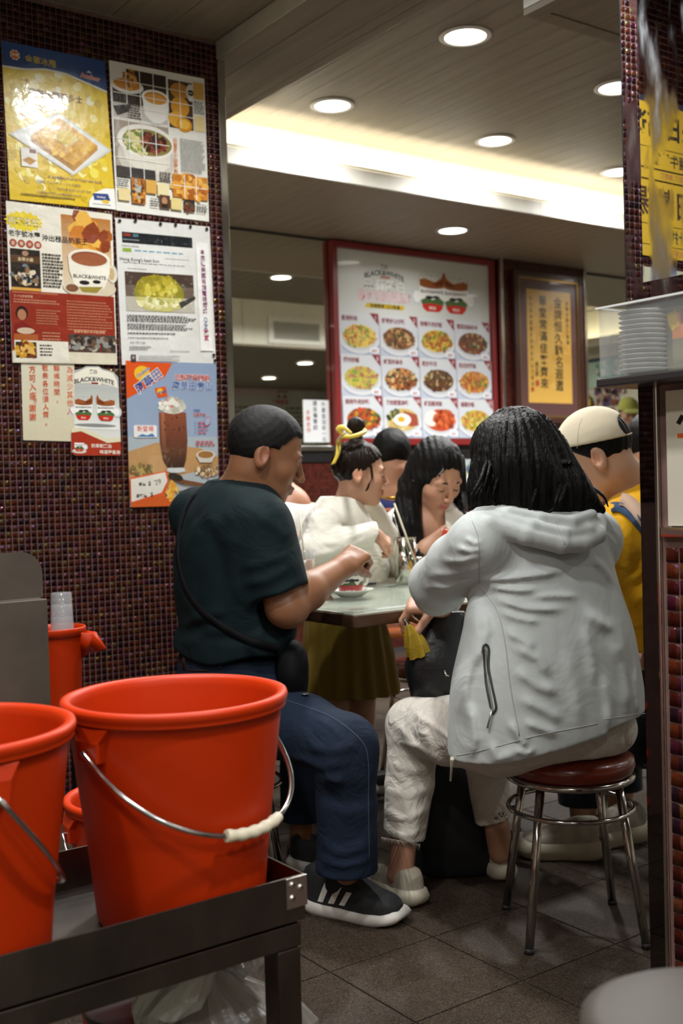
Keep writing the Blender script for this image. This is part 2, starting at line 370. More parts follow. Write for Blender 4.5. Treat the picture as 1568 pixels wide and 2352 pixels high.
# ---- ceiling lamps
M_ring = mat('lamp_ring', (0.7, 0.68, 0.63), 0.4)
M_lens = mat('lamp_lens', (1, 1, 1), emit=('#fffaf0', 14.0))
ring_me = MB().lathe([(0.083, 0.0), (0.106, 0.0), (0.108, -0.004), (0.1, -0.007), (0.086, -0.009), (0.083, -0.004)], n=40, close=True).mesh('ring'); ring_me.materials.append(M_ring)
lens_me = MB().lathe([(0.0005, -0.0035), (0.04, -0.004), (0.084, -0.003)], n=40).mesh('lens'); lens_me.materials.append(M_lens)
lamp_names = {0: 'bright round ceiling lamp nearest the top of the picture', 1: 'round ceiling lamp left, just above the glowing cove end', 2: 'round ceiling lamp right, above the middle of the glowing cove',
              3: 'ceiling lamp half hidden by the hanging mirror, upper one', 4: 'ceiling lamp half hidden by the hanging mirror, lower one', 9: 'round lamp in the low ceiling above the menu board'}
for i, (x, y, z, wt) in enumerate(LAMPS):
    t = thing('ceiling_lamp', lamp_names.get(i, 'round recessed ceiling lamp outside the direct view'), 'ceiling lamp', (x, y, z), 0, 'round recessed ceiling lamps')
    obj('ring', ring_me, None, t); obj('lens', lens_me, None, t)
    l = area_light('lamp_light', (0, 0, -0.012), 0.15, 0, LAMP_W*wt, '#fdfdfb', (0, 0, 0), math.radians(152 if 4.2 < y < 4.5 else 156)); l.parent = t
# ================================================================== PRINTED THINGS
def print_mat(name, rough, coat, wave=0.0, spec=0.5):
    m = mat(name, (0.8, 0.8, 0.8), rough, spec=spec, coat=coat, bump=(9.0, wave, (1, 1, 1), 0.01) if wave else None)
    nt = m.node_tree; a = nt.nodes.new('ShaderNodeVertexColor'); a.layer_name = 'Col'
    nt.links.new(a.outputs['Color'], nt.nodes['Principled BSDF'].inputs['Base Color']); return m
M_lam = print_mat('laminated_print', 0.3, 1.0, 0.35)
M_lam2 = print_mat('creased_laminated_print', 0.3, 1.0, 0.9)
M_paper = print_mat('matt_print', 0.6, 0.0)
M_panel = print_mat('satin_print_panel', 0.35, 0.25)
_TC = {}
def glyphs(s, bold=0.0):
    k = (s, round(bold, 4))
    if k not in _TC:
        c = bpy.data.curves.new('t', 'FONT'); c.body = s; c.offset = bold; c.resolution_u = 2; c.fill_mode = 'FRONT'
        o = bpy.data.objects.new('t', c); me = bpy.data.meshes.new_from_object(o)
        v = np.array([q.co[:2] for q in me.vertices]).reshape(-1, 2); f = [tuple(p.vertices) for p in me.polygons]
        bpy.data.objects.remove(o); bpy.data.curves.remove(c); bpy.data.meshes.remove(me); _TC[k] = (v, f)
    return _TC[k]
class Print:
    """flat print on a sheet: u to the right, v down, both 0..1; every mark lies a hair above the last"""
    EPS = 0.00010
    def __init__(s, tl, tr, br, bl, n, lift=0.0):
        s.c = [np.asarray(p, float) for p in (tl, tr, br, bl)]; s.n = np.asarray(n, float); s.c = [p+s.n*lift for p in s.c]
        s.W = np.linalg.norm(s.c[1]-s.c[0]); s.H = np.linalg.norm(s.c[3]-s.c[0]); s.v = []; s.f = []; s.col = []; s.k = 0; s.base = s.c[0]
    def P(s, uv, k):
        uv = np.asarray(uv, float); u, v = uv[:, :1], uv[:, 1:]; a, b, c, d = s.c
        return a*(1-u)*(1-v)+b*u*(1-v)+c*u*v+d*(1-u)*v+s.n*(k*s.EPS)
    def add(s, uv, faces, col, step=True):
        """col: one colour, or (top, bottom) gradient, or one per face"""
        if step: s.k += 1
        o = len(s.v); uv = np.asarray(uv, float); s.v += list(s.P(uv, s.k)); vmin, vmax = uv[:, 1].min(), uv[:, 1].max()
        for i, f in enumerate(faces):
            s.f.append(tuple(o+q for q in f))
            if isinstance(col, list): s.col.append([lin(col[i])]*len(f))
            elif isinstance(col, tuple) and isinstance(col[0], str):
                a, b = np.array(lin(col[0])), np.array(lin(col[1]))
                s.col.append([tuple(a+(b-a)*((uv[q, 1]-vmin)/(vmax-vmin+1e-9))) for q in f])
            else: s.col.append([lin(col)]*len(f))
        return s
    def poly(s, pts, col): return s.add(pts, [tuple(range(len(pts)))], col)
    def rect(s, u0, v0, u1, v1, col): return s.poly([(u0, v0), (u1, v0), (u1, v1), (u0, v1)], col)
    def ell(s, u, v, ru, rv, col, n=28, rot=0, a0=0, a1=2*math.pi):
        t = np.linspace(a0, a1, n, endpoint=abs(a1-a0) < 6.28)
        x, y = ru*s.W*np.cos(t), rv*s.H*np.sin(t); c, q = math.cos(rot), math.sin(rot)
        return s.poly([(u+(c*a-q*b)/s.W, v+(q*a+c*b)/s.H) for a, b in zip(x, y)], col)
    def rrect(s, u0, v0, u1, v1, r, col):
        pts = []
        for cx, cy, a in ((u1, v0, -90), (u1, v1, 0), (u0, v1, 90), (u0, v0, 180)):
            for k in range(5):
                t = math.radians(a+k*22.5); sx = -1 if cx == u1 else 1; sy = 1 if cy == v0 else -1
                pts.append((cx+(sx*r+r*math.cos(t))/s.W*1.0, cy+(sy*r+r*math.sin(t))/s.H))
        return s.poly(pts, col)
    def text(s, body, u, v, size, col, bold=0.0, align='c', rot=0.0, vert=False, sx=1.0, outline=None, arc=0.0, lead=1.02, fit=None):
        """size = glyph em in metres"""
        if vert:
            for i, ch in enumerate(body):
                if ch != ' ': s.text(ch, u, v+i*size*lead/s.H, size, col, bold, 'c', rot, sx=sx, outline=outline)
            return s
        if outline: s.text(body, u, v, size, outline[0], bold+outline[1], align, rot, sx=sx, arc=arc, fit=fit)
        g, f = glyphs(body, bold)
        if not len(g): return s
        g = g.copy(); x0, x1 = g[:, 0].min(), g[:, 0].max(); g[:, 0] -= {'c': (x0+x1)/2, 'l': x0, 'r': x1}[align]; g[:, 1] -= 0.36
        g *= size; g[:, 0] *= sx
        if fit: g[:, 0] *= fit/(g[:, 0].max()-g[:, 0].min())
        if arc: g[:, 1] -= arc*(g[:, 0]**2)
        c, q = math.cos(rot), math.sin(rot); X = c*g[:, 0]-q*g[:, 1]; Y = q*g[:, 0]+c*g[:, 1]
        return s.add(np.stack([u+X/s.W, v-Y/s.H], 1), f, col)
    def lines(s, u0, v0, u1, v1, n, col, fill=0.45, dash=0.012, ragged=0.2, rng=random):
        """rows of body text too small to read: short dashes"""
        uv = []; fs = []; h = (v1-v0)/n*fill
        for i in range(n):
            y = v0+(v1-v0)*(i+0.2)/n; x = u0; end = u1-(u1-u0)*ragged*rng.random()
            while x < end:
                w = dash*rng.uniform(0.6, 1.7); o = len(uv); uv += [(x, y), (min(x+w, u1), y), (min(x+w, u1), y+h), (x, y+h)]; fs.append((o, o+1, o+2, o+3)); x += w+dash*0.35
        return s.add(uv, fs, col)
    def vlines(s, u0, v0, u1, v1, n, col, rng=random):
        uv = []; fs = []; w = (u1-u0)/n*0.6
        for i in range(n):
            x = u0+(u1-u0)*i/n; y = v0
            while y < v1-(v1-v0)*0.1*rng.random():
                h = w*s.W/s.H*rng.uniform(.7, 1); o = len(uv); uv += [(x, y), (x+w, y), (x+w, y+h), (x, y+h)]; fs.append((o, o+1, o+2, o+3)); y += h*1.35
        return s.add(uv, fs, col)
    def bits(s, u, v, ru, rv, n, cols, size=0.02, long=2.2, seed=1, dome=0.0, inside=None):
        """a heap of small pieces (noodles, meat, rice) in the photo of a dish"""
        rg = random.Random(seed); uv = []; fs = []; cc = []
        for i in range(n):
            r = math.sqrt(rg.random()); t = rg.uniform(0, 2*math.pi); x = u+ru*r*math.cos(t); y = v+rv*r*math.sin(t)-dome*(1-r*r)*rv
            if inside and not inside(x, y): continue
            a = size*rg.uniform(0.5, 1.3); b = a/rg.uniform(1.2, long); ro = rg.uniform(0, math.pi); o = len(uv); m = 7
            for k in range(m):
                th = 2*math.pi*k/m; px, py = a*math.cos(th)*rg.uniform(.75, 1.1), b*math.sin(th)*rg.uniform(.75, 1.1)
                uv.append((min(.995, max(.005, x+(math.cos(ro)*px-math.sin(ro)*py)/s.W)), min(.996, max(.004, y+(math.sin(ro)*px+math.cos(ro)*py)/s.H))))
            fs.append(tuple(range(o, o+m))); cc.append(rg.choice(cols))
        # each piece a hair above the one before, so that they overlap cleanly
        for i, f in enumerate(fs): s.k += 0.08; s.add(uv[f[0]:f[-1]+1], [tuple(range(m))], [cc[i]], step=False)
        s.k = math.ceil(s.k); return s
    def arrays(s, origin):
        return [p-origin for p in s.v]
    def build(s, name, material, label=None, cat=None, parent=None, thick=0.0012, edge='#d8d6cc', group=None, outline=None):
        org = (s.c[0]+s.c[1]+s.c[2]+s.c[3])/4
        if outline is None: outline = [(0, 0), (1, 0), (1, 1), (0, 1)]
        a = [p for p in s.P(outline, 0)]; b = [p-s.n*thick for p in a]; n = len(a); o = len(s.v)
        s.v += a+b; e = lin(edge)
        s.f += [tuple(range(o, o+n)), tuple(range(o+2*n-1, o+n-1, -1))]+[(o+i, o+n+i, o+n+(i+1) % n, o+(i+1) % n) for i in range(n)]
        s.col += [[e]*n, [e]*n]+[[e]*4]*n
        me = mesh_from(name, [p-org for p in s.v], s.f)
        at = me.color_attributes.new('Col', 'FLOAT_COLOR', 'CORNER')
        at.data.foreach_set('color', np.array([(*c, 1) for q in s.col for c in q], np.float32).ravel())
        me.materials.append(material); ob = link(bpy.data.objects.new(name, me), parent)
        ob.location = org if parent is None else org-np.array(parent.location)
        return tag(ob, label, cat, group)

def px_sheet(tl, tr, br, bl, y, lift=0.0):
    return Print(aty(*tl, y), aty(*tr, y), aty(*br, y), aty(*bl, y), (0, -1, 0), lift)
def cup(p, u, v, w, h, splash=True, rot=0.0, handle=1):
    """the milk-tea cup with cow picture"""
    p.ell(u+handle*w*0.62, v+h*0.02, w*0.24, h*0.26, '#cfd3d2'); p.ell(u+handle*w*0.6, v+h*0.02, w*0.15, h*0.18, '#f2f2ee')
    p.poly([(u-w*.5, v-h*.35), (u+w*.5, v-h*.35), (u+w*.49, v+h*.05), (u+w*.38, v+h*.35), (u+w*.25, v+h*.46), (u-w*.25, v+h*.46), (u-w*.38, v+h*.35), (u-w*.49, v+h*.05)], '#f4f3ee')
    p.poly([(u-w*.43, v+h*.2), (u+w*.43, v+h*.2), (u+w*.38, v+h*.35), (u+w*.25, v+h*.46), (u-w*.25, v+h*.46), (u-w*.38, v+h*.35)], '#c8281c')
    p.poly([(u-w*.46, v+h*.12), (u-w*.2, v+h*.02), (u, v+h*.1), (u+w*.25, v+h*.0), (u+w*.46, v+h*.12), (u+w*.42, v+h*.24), (u, v+h*.2), (u-w*.42, v+h*.24)], '#4d6b3a')
    p.ell(u-w*.12, v+h*.02, w*.16, h*.05, '#16181c', 10); p.ell(u+w*.14, v+h*.0, w*.14, h*.045, '#16181c', 10)
    p.text('BLACK&WHITE', u, v-h*.16, w*p.W*.13, '#20201c', 0.02)
    p.text('MILK', u, v+h*.34, w*p.W*.13, '#f3e6d8', 0.02)
    if splash:
        p.ell(u, v-h*.35, w*.5, h*.09, '#8a4a22'); s = handle
        p.poly([(u-s*w*.5, v-h*.34), (u-s*w*.52, v-h*.62), (u-s*w*.46, v-h*.8), (u-s*w*.36, v-h*.6), (u-s*w*.1, v-h*.46), (u+s*w*.3, v-h*.56), (u+s*w*.5, v-h*.5), (u+s*w*.46, v-h*.3)], '#9a5526')
        p.poly([(u-s*w*.44, v-h*.4), (u-s*w*.44, v-h*.58), (u-s*w*.3, v-h*.48), (u, v-h*.4), (u-s*w*.2, v-h*.34)], '#6a2f14')
        p.bits(u+s*w*.1, v-h*.6, w*.5, h*.14, 10, ['#b57440', '#d9a25a'], w*p.W*.03, seed=3)

YW = YL-0.0042
# ---- 1 yellow toast poster
p = px_sheet((2, 93), (240, 141), (265, 482), (23, 458), YW)
p.rect(0, 0, 1, 1, ('#f2d200', '#e6c200'))
p.bits(.5, .5, .5, .5, 130, ['#f6e65a', '#eccb0a', '#d8b808', '#fdf29a', '#f0d62a', '#e2c000', '#fffbd0'], .016, 1.1, 5, inside=lambda x, y: .13 < y < .98 and .02 < x < .98)
p.bits(.5, .75, .5, .25, 50, ['#cfae10', '#d8b80c', '#e4c414'], .02, 1.1, 15, inside=lambda x, y: .13 < y < .98 and .02 < x < .98)
wave = [(1, .2), (.8, .165), (.6, .13), (.4, .125), (.2, .15), (0, .155)]
p.poly([(0, 0), (1, 0)]+[(a, b+.012) for a, b in wave], '#f3f1e2'); p.poly([(0, 0), (1, 0)]+wave, ('#1a4f96', '#123a74'))
p.poly([(.12+.05*math.cos(k*math.pi/8)*(1 if k % 2 else .8), .075+.036*math.sin(k*math.pi/8)*(1 if k % 2 else .8)) for k in range(16)], '#f5e9d8')
p.ell(.12, .075, .036, .026, '#e0762a'); p.text('金華', .12, .075, .011, '#fff3dd', .02)
p.text('金華冰廳', .36, .085, .026, '#d8c23a', .012)
p.text('Anchor', .84, .125, .022, '#e85a20', .02, rot=-.06, outline=('#f6f2ea', .035)); p.poly([(.83, .085), (.86, .1), (.8, .1)], '#dfe8f0')
p.text('一件', .2, .225, .013, '#8a5a20'); p.text('完美法蘭西多士', .49, .292, .026, '#6e1f28', .004)
p.poly([(.02, .585), (.5, .4), (1.0, .6), (.6, .8)], '#d9dcd9'); p.poly([(.05, .583), (.5, .41), (.96, .6), (.6, .785)], '#eceeea')
p.poly([(.22, .58), (.5, .43), (.86, .58), (.61, .735)], '#e0a818'); p.poly([(.22, .58), (.61, .735), (.61, .775), (.22, .612)], '#b07a10'); p.poly([(.61, .735), (.86, .58), (.86, .61), (.61, .775)], '#c48c14')
p.bits(.54, .585, .25, .12, 90, ['#e8b424', '#d8a014', '#f0c440', '#cf9612'], .012, 1.6, 9, inside=lambda x, y: abs((x-.54)/.31)+abs((y-.583)/.145) < .95)
p.poly([(.42, .56), (.56, .5), (.68, .56), (.55, .62)], '#e8e2a8'); p.ell(.55, .555, .09, .05, '#d3b41a'); p.ell(.55, .55, .08, .044, '#dfc22a')
p.rect(.12, .66, .27, .78, '#efece6'); p.poly([(.13, .74), (.19, .715), (.26, .735), (.2, .77)], '#c08a1c'); p.rect(.2, .665, .26, .69, '#7c3020')
p.text('A legendary French Toast was born', .62, .825, .0125, '#4a2a80', .004); p.text('完璧なフレンチトーストの誕生', .46, .865, .0105, '#5a4a7a'); p.text('전설의 빵 프렌치 토스트 탄생', .6, .9, .0095, '#5a4a7a')
p.text('La naissance de la parfaite toasts français', .46, .933, .0088, '#4a2a80', .002); p.lines(.1, .95, .62, .962, 1, '#7a6a30', .8)
p.poly([(1, .86), (.9, .865), (.8, .9), (.74, .96), (.73, 1), (1, 1)], '#f4f4ee')
p.poly([(.78, .905), (.93, .9), (.95, .945), (.79, .95)], '#1c3f86'); p.text('Anchor', .86, .925, .01, '#f2e8e0', .02); p.ell(.9, .955, .035, .014, '#e6c53a'); p.lines(.77, .972, .98, .982, 1, '#50504c')
p.build('poster', M_lam, 'yellow laminated poster of French toast with a blue banner, topmost left', 'poster', group='posters on the mosaic wall')

# ---- 2 food magazine page
p = px_sheet((250, 138), (469, 181), (480, 509), (267, 483), YW)
p.rect(0, 0, 1, 1, '#ecebe2')
def grid(u0, v0, u1, v1, nu, nv, col='#f2f0e6'):
    for i in range(1, nu): p.rect(u0+(u1-u0)*i/nu-.004, v0, u0+(u1-u0)*i/nu+.004, v1, col)
    for j in range(1, nv): p.rect(u0, v0+(v1-v0)*j/nv-.0025, u1, v0+(v1-v0)*j/nv+.0025, col)
p.rect(.16, .035, .58, .2, '#241a14'); p.rect(0.02, .12, .58, .34, '#33261c'); p.rect(.02, .27, .58, .37, '#c9c4ba'); p.rect(.6, .05, .86, .38, '#4a3326')
p.ell(.17, .15, .17, .05, '#e9e6dc'); p.ell(.17, .14, .14, .038, '#c9862a'); p.bits(.2, .1, .07, .07, 40, ['#c9872c', '#8a531a', '#e0a84a'], .01, 1.6, 21)
p.ell(.46, .29, .14, .09, '#c9c6bd'); p.poly([(.32, .2), (.6, .2), (.58, .33), (.5, .37), (.42, .37), (.34, .32)], '#efece4'); p.ell(.46, .2, .145, .055, '#f4f2ea'); p.ell(.46, .2, .12, .042, '#c6832c'); p.ell(.46, .206, .11, .034, '#d79a3c')
p.ell(.72, .12, .1, .055, '#c98a2c'); p.ell(.72, .23, .1, .07, '#d8982c'); p.ell(.68, .32, .09, .055, '#e3aa3c'); p.ell(.76, .35, .085, .05, '#d38f20'); p.ell(.76, .345, .06, .034, '#f0bd4a'); p.ell(.84, .12, .05, .06, '#e8e6e0'); p.ell(.84, .12, .035, .02, '#20160e')
p.rect(.87, .04, .985, .155, '#d9a94e'); p.lines(.87, .17, .985, .26, 7, '#3c3630', .5, .02); p.rect(.87, .27, .985, .38, '#e3cf96')
grid(.02, .035, .86, .38, 6, 4)
p.poly([(.02, .3), (.2, .27), (.18, .32), (.06, .36)], '#3a3632'); p.lines(.16, .27, .3, .37, 6, '#4a463e', .5, .02)
p.rect(.02, .39, .58, .76, '#a89a8c'); p.ell(.34, .62, .3, .16, '#cfc9be'); p.poly([(.06, .5), (.6, .5), (.58, .66), (.46, .72), (.26, .72), (.12, .65)], '#e4dfd2'); p.ell(.34, .51, .3, .115, '#f0ede2'); p.ell(.35, .515, .26, .09, '#8d7f45')
p.bits(.28, .52, .17, .075, 120, ['#c6bd62', '#e3dca4', '#8fa04a', '#d9d18c', '#6f8a3c'], .014, 2.5, 31); p.bits(.42, .51, .13, .06, 90, ['#5c2418', '#7c3420', '#3a1610', '#94482c'], .013, 2.0, 32)
p.rect(.02, .7, .42, .77, '#3a3430'); grid(.02, .39, .58, .77, 4, 3)
p.text('日賣幾千菠蘿包', .645, .47, .017, '#d5761c', .012, vert=True); p.lines(.7, .45, .97, .68, 22, '#39352f', .5, .014)
p.rect(.6, .7, .985, .86, '#c8832a'); p.bits(.79, .78, .19, .075, 70, ['#e2a03c', '#c27420', '#eab456', '#a85c18'], .017, 1.4, 33); grid(.6, .7, .985, .86, 3, 2)
p.lines(.46, .7, .58, .78, 6, '#4a463e', .5, .02); p.lines(.02, .76, .14, .84, 6, '#4a463e', .5, .02); p.rect(.02, .85, .14, .93, '#e6d39c')
p.rect(.16, .77, .3, .94, '#b06a1c'); p.bits(.23, .86, .06, .075, 60, ['#e0a03a', '#6a3a14', '#3c2010', '#c97c28', '#a8b4a8'], .009, 1.5, 34)
p.rect(.31, .77, .42, .86, '#dba850'); p.rect(.43, .78, .55, .87, '#e5d9a8'); p.rect(.45, .86, .56, .95, '#5a3a26'); p.ell(.5, .9, .03, .026, '#b98a68'); p.rect(.47, .92, .53, .948, '#2c2018')
p.rect(.57, .87, .69, .95, '#e2cf8c'); p.rect(.71, .87, .83, .95, '#30261e'); p.bits(.77, .92, .05, .03, 20, ['#a08058', '#7c3020', '#584434'], .008, 1.5, 35); p.lines(.35, .89, .44, .95, 4, '#4a463e', .5, .02); p.lines(.85, .89, .97, .95, 5, '#4a463e', .5, .02)
p.build('poster', M_lam2, 'white magazine page with a grid of cafe food photos, topmost right', 'poster', group='posters on the mosaic wall')

# ---- 3 milk tea poster
p = px_sheet((13, 461), (257, 492), (269, 838), (28, 833), YW, 0.0006)
p.rect(0, 0, 1, 1, '#e9e4d4'); p.rect(.5, .04, .98, .48, ('#b5742c', '#e0cfae'))
p.bits(.8, .13, .2, .12, 40, ['#d9962c', '#a85a1c', '#e6b24a', '#8a3c18', '#c97a24'], .03, 1.3, 41, inside=lambda x, y: .52 < x < .96 and .05 < y < .3)
p.poly([(.155+(.15 if k % 2 else .18)*math.cos(k*math.pi/16), .115+(.052 if k % 2 else .066)*math.sin(k*math.pi/16)) for k in range(32)], '#e8cf1e')
p.text('再奪殊榮', .155, .118, .026, '#f2e6b0', .01, outline=('#4a3a14', .03)); p.text('老字號冰廳', .155, .195, .021, '#181512', .014); p.text('沖出極品奶茶王', .53, .205, .0225, '#181512', .016)
for i, ch in enumerate('金華冰廳'): p.ell(.05+i*.075, .255, .033, .024, '#a8482c'); p.text(ch, .05+i*.075, .256, .014, '#f0e2d0', .005)
p.rect(.02, .29, .29, .53, '#2a2018'); p.rect(.02, .33, .29, .375, '#5a3c24'); p.text('金華冰廳', .155, .353, .013, '#d9c49a', .01); p.ell(.155, .315, .03, .016, '#b08a70')
p.bits(.155, .46, .13, .06, 60, ['#8a6a48', '#c9a878', '#4a3626', '#6a7a84', '#d9cdb4', '#1a1410'], .011, 1.5, 42); p.rect(.02, .53, .29, .548, '#d8a24a'); p.lines(.31, .3, .5, .52, 11, '#3a342c', .55, .018)
p.ell(.75, .5, .26, .07, '#d5c8ae'); p.ell(.98, .4, .05, .06, '#d9d2c0'); p.ell(.97, .4, .03, .04, '#c0a87c')
p.poly([(.55, .31), (.96, .31), (.95, .4), (.9, .49), (.82, .53), (.68, .53), (.6, .48), (.56, .4)], '#ece8da'); p.ell(.755, .31, .205, .06, '#e8e2d0'); p.ell(.755, .313, .175, .047, '#8a4a2c'); p.ell(.755, .318, .165, .04, '#9c5a38')
p.text('BLACK&WHITE', .755, .43, .017, '#3a2c1c', .02); p.ell(.7, .47, .05, .014, '#1c1a18'); p.ell(.82, .46, .04, .012, '#1c1a18'); p.poly([(.64, .5), (.88, .49), (.82, .53), (.68, .53)], '#9a8a3c'); p.ell(.58, .51, .06, .024, '#7c5238')
p.rect(0, .55, .985, .925, '#8e2c1a'); p.rect(.02, .556, .44, .564, '#b06a4a'); p.text('三十七年老字號', .12, .585, .009, '#e6c8a8'); p.lines(.03, .6, .45, .63, 2, '#c08a6c', .45, .016); p.lines(.52, .59, .96, .79, 11, '#b57a5c', .4, .016)
p.ell(.1, .69, .055, .045, '#2c1810'); p.ell(.1, .7, .04, .034, '#b07a58'); p.poly([(.02, .82), (.03, .76), (.1, .74), (.18, .77), (.2, .82)], '#7a1c14'); p.ell(.13, .8, .08, .02, '#c9b49a'); p.lines(.23, .66, .46, .76, 6, '#b57a5c', .4, .016); p.rect(.02, .82, .24, .86, '#a85a2c'); p.lines(.28, .8, .46, .86, 3, '#c08a6c', .4, .016)
p.text('金華茶檔奶茶冰點過程', .73, .79, .011, '#e9b48c', .006)
for a in (.53, .68, .84): p.rect(a, .81, a+.145, .92, '#4a4038'); p.bits(a+.07, .865, .065, .045, 22, ['#8a8a84', '#2c2824', '#b0a898', '#6a5040'], .013, 1.5, int(a*100))
p.rect(0, .925, .985, 1, '#d9d2bc'); p.rect(.02, .86, .52, .99, '#e4dfd0'); p.rect(.03, .87, .22, .97, '#3c2c1c'); p.bits(.125, .92, .09, .045, 50, ['#c9962c', '#7c3a1c', '#e0b45a', '#1c1410'], .011, 1.5, 45); p.lines(.25, .88, .37, .96, 4, '#3a342c', .5, .018)
p.build('poster', M_lam2, 'milk tea poster with a tea cup above a dark red panel', 'poster', group='posters on the mosaic wall')

# ---- 4 printed web page about the bun
p = px_sheet((264, 500), (481, 521), (496, 838), (280, 838), YW, 0.0003)
p.rect(0, 0, 1, 1, '#dcdcd8'); p.rect(.06, .09, .8, .165, '#1a2024'); p.text('CNN', .11, .108, .012, '#d8482c', .02); p.text('GO', .2, .108, .013, '#6aa8b0', .02); p.lines(.07, .135, .25, .15, 1, '#9aa0a4')
p.text('HONG KONG', .14, .185, .01, '#4a4a4a'); p.rect(.06, .2, .15, .225, '#8aa83c'); p.lines(.18, .205, .78, .22, 1, '#6aa0b8', .6, .05); p.text("Hong Kong's best bun", .23, .275, .0165, '#2c2c2c', .004); p.lines(.06, .295, .78, .305, 1, '#888', .5, .03); p.lines(.5, .25, .78, .26, 1, '#999')
p.lines(.1, .335, .3, .345, 1, '#777'); p.rect(.07, .36, .79, .63, '#6a5c50'); p.rect(.07, .36, .79, .45, '#4a3a30'); p.rect(.07, .53, .79, .63, '#b9b4a6'); p.ell(.42, .5, .26, .125, '#8a8426')
p.ell(.4, .46, .22, .085, '#a89a2c'); p.bits(.4, .45, .2, .07, 60, ['#b8a834', '#8f8420', '#c9bc50', '#a0902a'], .014, 1.4, 51); p.poly([(.17, .53), (.66, .53), (.64, .6), (.5, .63), (.28, .62), (.19, .58)], '#c3be74'); p.bits(.4, .57, .22, .03, 40, ['#d6d29a', '#a8a458', '#e4e0b4'], .012, 1.6, 52)
p.poly([(.62, .56), (.8, .51), (.8, .53), (.64, .6)], '#3c3a38')
for v0, v1, n, e in ((.655, .705, 4, .8), (.715, .76, 4, .8), (.775, .79, 1, .6), (.81, .82, 1, .5)): p.lines(.07, v0, e, v1, n, '#4c4c4c', .5, .02)
p.text('Kam Wah Cafe', .17, .845, .009, '#444'); p.lines(.08, .87, .3, .9, 2, '#777'); p.lines(.5, .9, .72, .91, 1, '#777'); p.rect(.09, .93, .14, .98, '#34404c'); p.ell(.115, .95, .014, .012, '#b08a70'); p.lines(.17, .935, .6, .985, 4, '#888', .4)
p.rect(.83, .12, .97, .9, '#e9e8e4'); p.text('本店獲美國有線電視網絡', .9, .19, .0205, '#7a3468', .018, vert=True, sx=.95); p.text('CNN', .9, .7, .019, '#3f5a9a', .008, rot=-1.571); p.text('激賞', .9, .765, .0205, '#a0305a', .018, vert=True)
for u, v in ((.04, .02), (.2, .01), (.46, .015), (.62, .012), (.78, .015), (.96, .02), (.97, .93), (.98, .97)): p.ell(u, v, .018, .012, '#201c18', 8)
p.build('poster', M_lam2, 'white printed web page about a bun with purple vertical writing', 'poster', group='posters on the mosaic wall')

# ---- 5 handwritten notice
p = px_sheet((48, 834), (170, 836), (171, 1014), (53, 1011), YW, 0.0016)
p.rect(0, 0, 1, 1, ('#d9d4bc', '#d6cdb0'))
for s_, u, v, sz in (('為減少其他人', .91, .08, .024), ('輪候時間，', .66, .06, .023), ('敬希各位須人齊。', .44, .06, .0225), ('方可入座', .2, .08, .0255), ('謝謝', .19, .58, .0255)): p.text(s_, u, v, sz, '#cf4a1a', .006, vert=True, rot=.05, sx=.95, lead=1.1)
p.text('!!', .24, .49, .022, '#cf4a1a', .006, rot=-.1)
p.build('notice', M_lam, 'cream notice handwritten in orange brush characters', 'notice')

# ---- 6 black and white cup sign
p = px_sheet((163, 838), (276, 842), (283, 1050), (159, 1046), YW, 0.0010)
ol = [(.02, .12), (.05, .06), (.2, .04), (.3, .005), (.55, .0), (.62, .03), (.85, .06), (.95, .12), (.96, .95), (.93, .985), (.1, 1), (.03, .97)]
p.poly(ol, ('#a8aca8', '#e9eae6')); p.poly([(.05, .1), (.2, .055), (.32, .02), (.55, .015), (.62, .045), (.84, .075), (.92, .16), (.93, .24), (.86, .22), (.6, .19), (.58, .21), (.4, .21), (.38, .19), (.12, .2), (.04, .22)], '#ece8d8')
p.text('黑白', .44, .068, .014, '#2c2412', .02); p.text('BLACK&WHITE', .46, .148, .0205, '#17140f', .028, arc=2.2); p.rect(.4, .185, .54, .205, '#8a2018')
p.rect(.04, .24, .94, .7, ('#b4b8b4', '#eceeea')); p.ell(.48, .66, .4, .02, '#8a8d8a')
cup(p, .25, .5, .34, .23, True, handle=-1); cup(p, .68, .5, .36, .23, True, handle=1)
p.poly([(.02, .72), (.2, .7), (.45, .76), (.7, .81), (.95, .79), (.955, .97), (.9, .985), (.1, .998), (.03, .97)], '#a83018'); p.poly([(.02, .7), (.2, .69), (.45, .74), (.7, .8), (.95, .78), (.95, .83), (.7, .85), (.45, .79), (.2, .73), (.02, .75)], '#dfd9b8')
p.text('奶茶配黑白', .58, .885, .0135, '#efe9da', .016); p.text('味道更香滑', .74, .95, .0135, '#efe9da', .016); p.ell(.17, .95, .13, .025, '#d9d4c4'); cup(p, .17, .9, .18, .12, False)
p.build('sign', M_lam, 'small shaped card sign with two splashing milk tea cups', 'sign', outline=ol)

# ---- 7 malt drink poster
p = px_sheet((288, 828), (496, 835), (502, 1159), (298, 1165), YW, 0.0012)
p.rect(0, 0, 1, 1, ('#8a9cb8', '#9fb0c8')); p.rect(0, .52, 1, .7, '#a9b4bc'); p.poly([(0, .62), (.3, .56), (.8, .6), (1, .66), (1, .95), (0, .95)], '#b98e5c'); p.poly([(.5, .8), (1, .72), (1, .95), (.4, .95)], '#a9b2b8')
p.poly([(0, 0), (.5, .01), (.42, .1), (.2, .19), (0, .26)], '#d8521a')
for k in range(9):
    a = k*.19+.2; p.poly([(.14, .09), (.14+.42*math.cos(a), .09+.22*math.sin(a)), (.14+.42*math.cos(a+.07), .09+.22*math.sin(a+.07))], '#e89a2c') if .14+.42*math.cos(a) < .45 and False else None
p.ell(.17, .085, .085, .052, '#e8b82c'); p.text('Ovaltine', .18, .075, .017, '#20489a', .02, rot=.62, outline=('#f2f0e6', .03)); p.text('阿華田', .235, .135, .038, '#1d4c94', .02, rot=.62, outline=('#f4f2ec', .05))
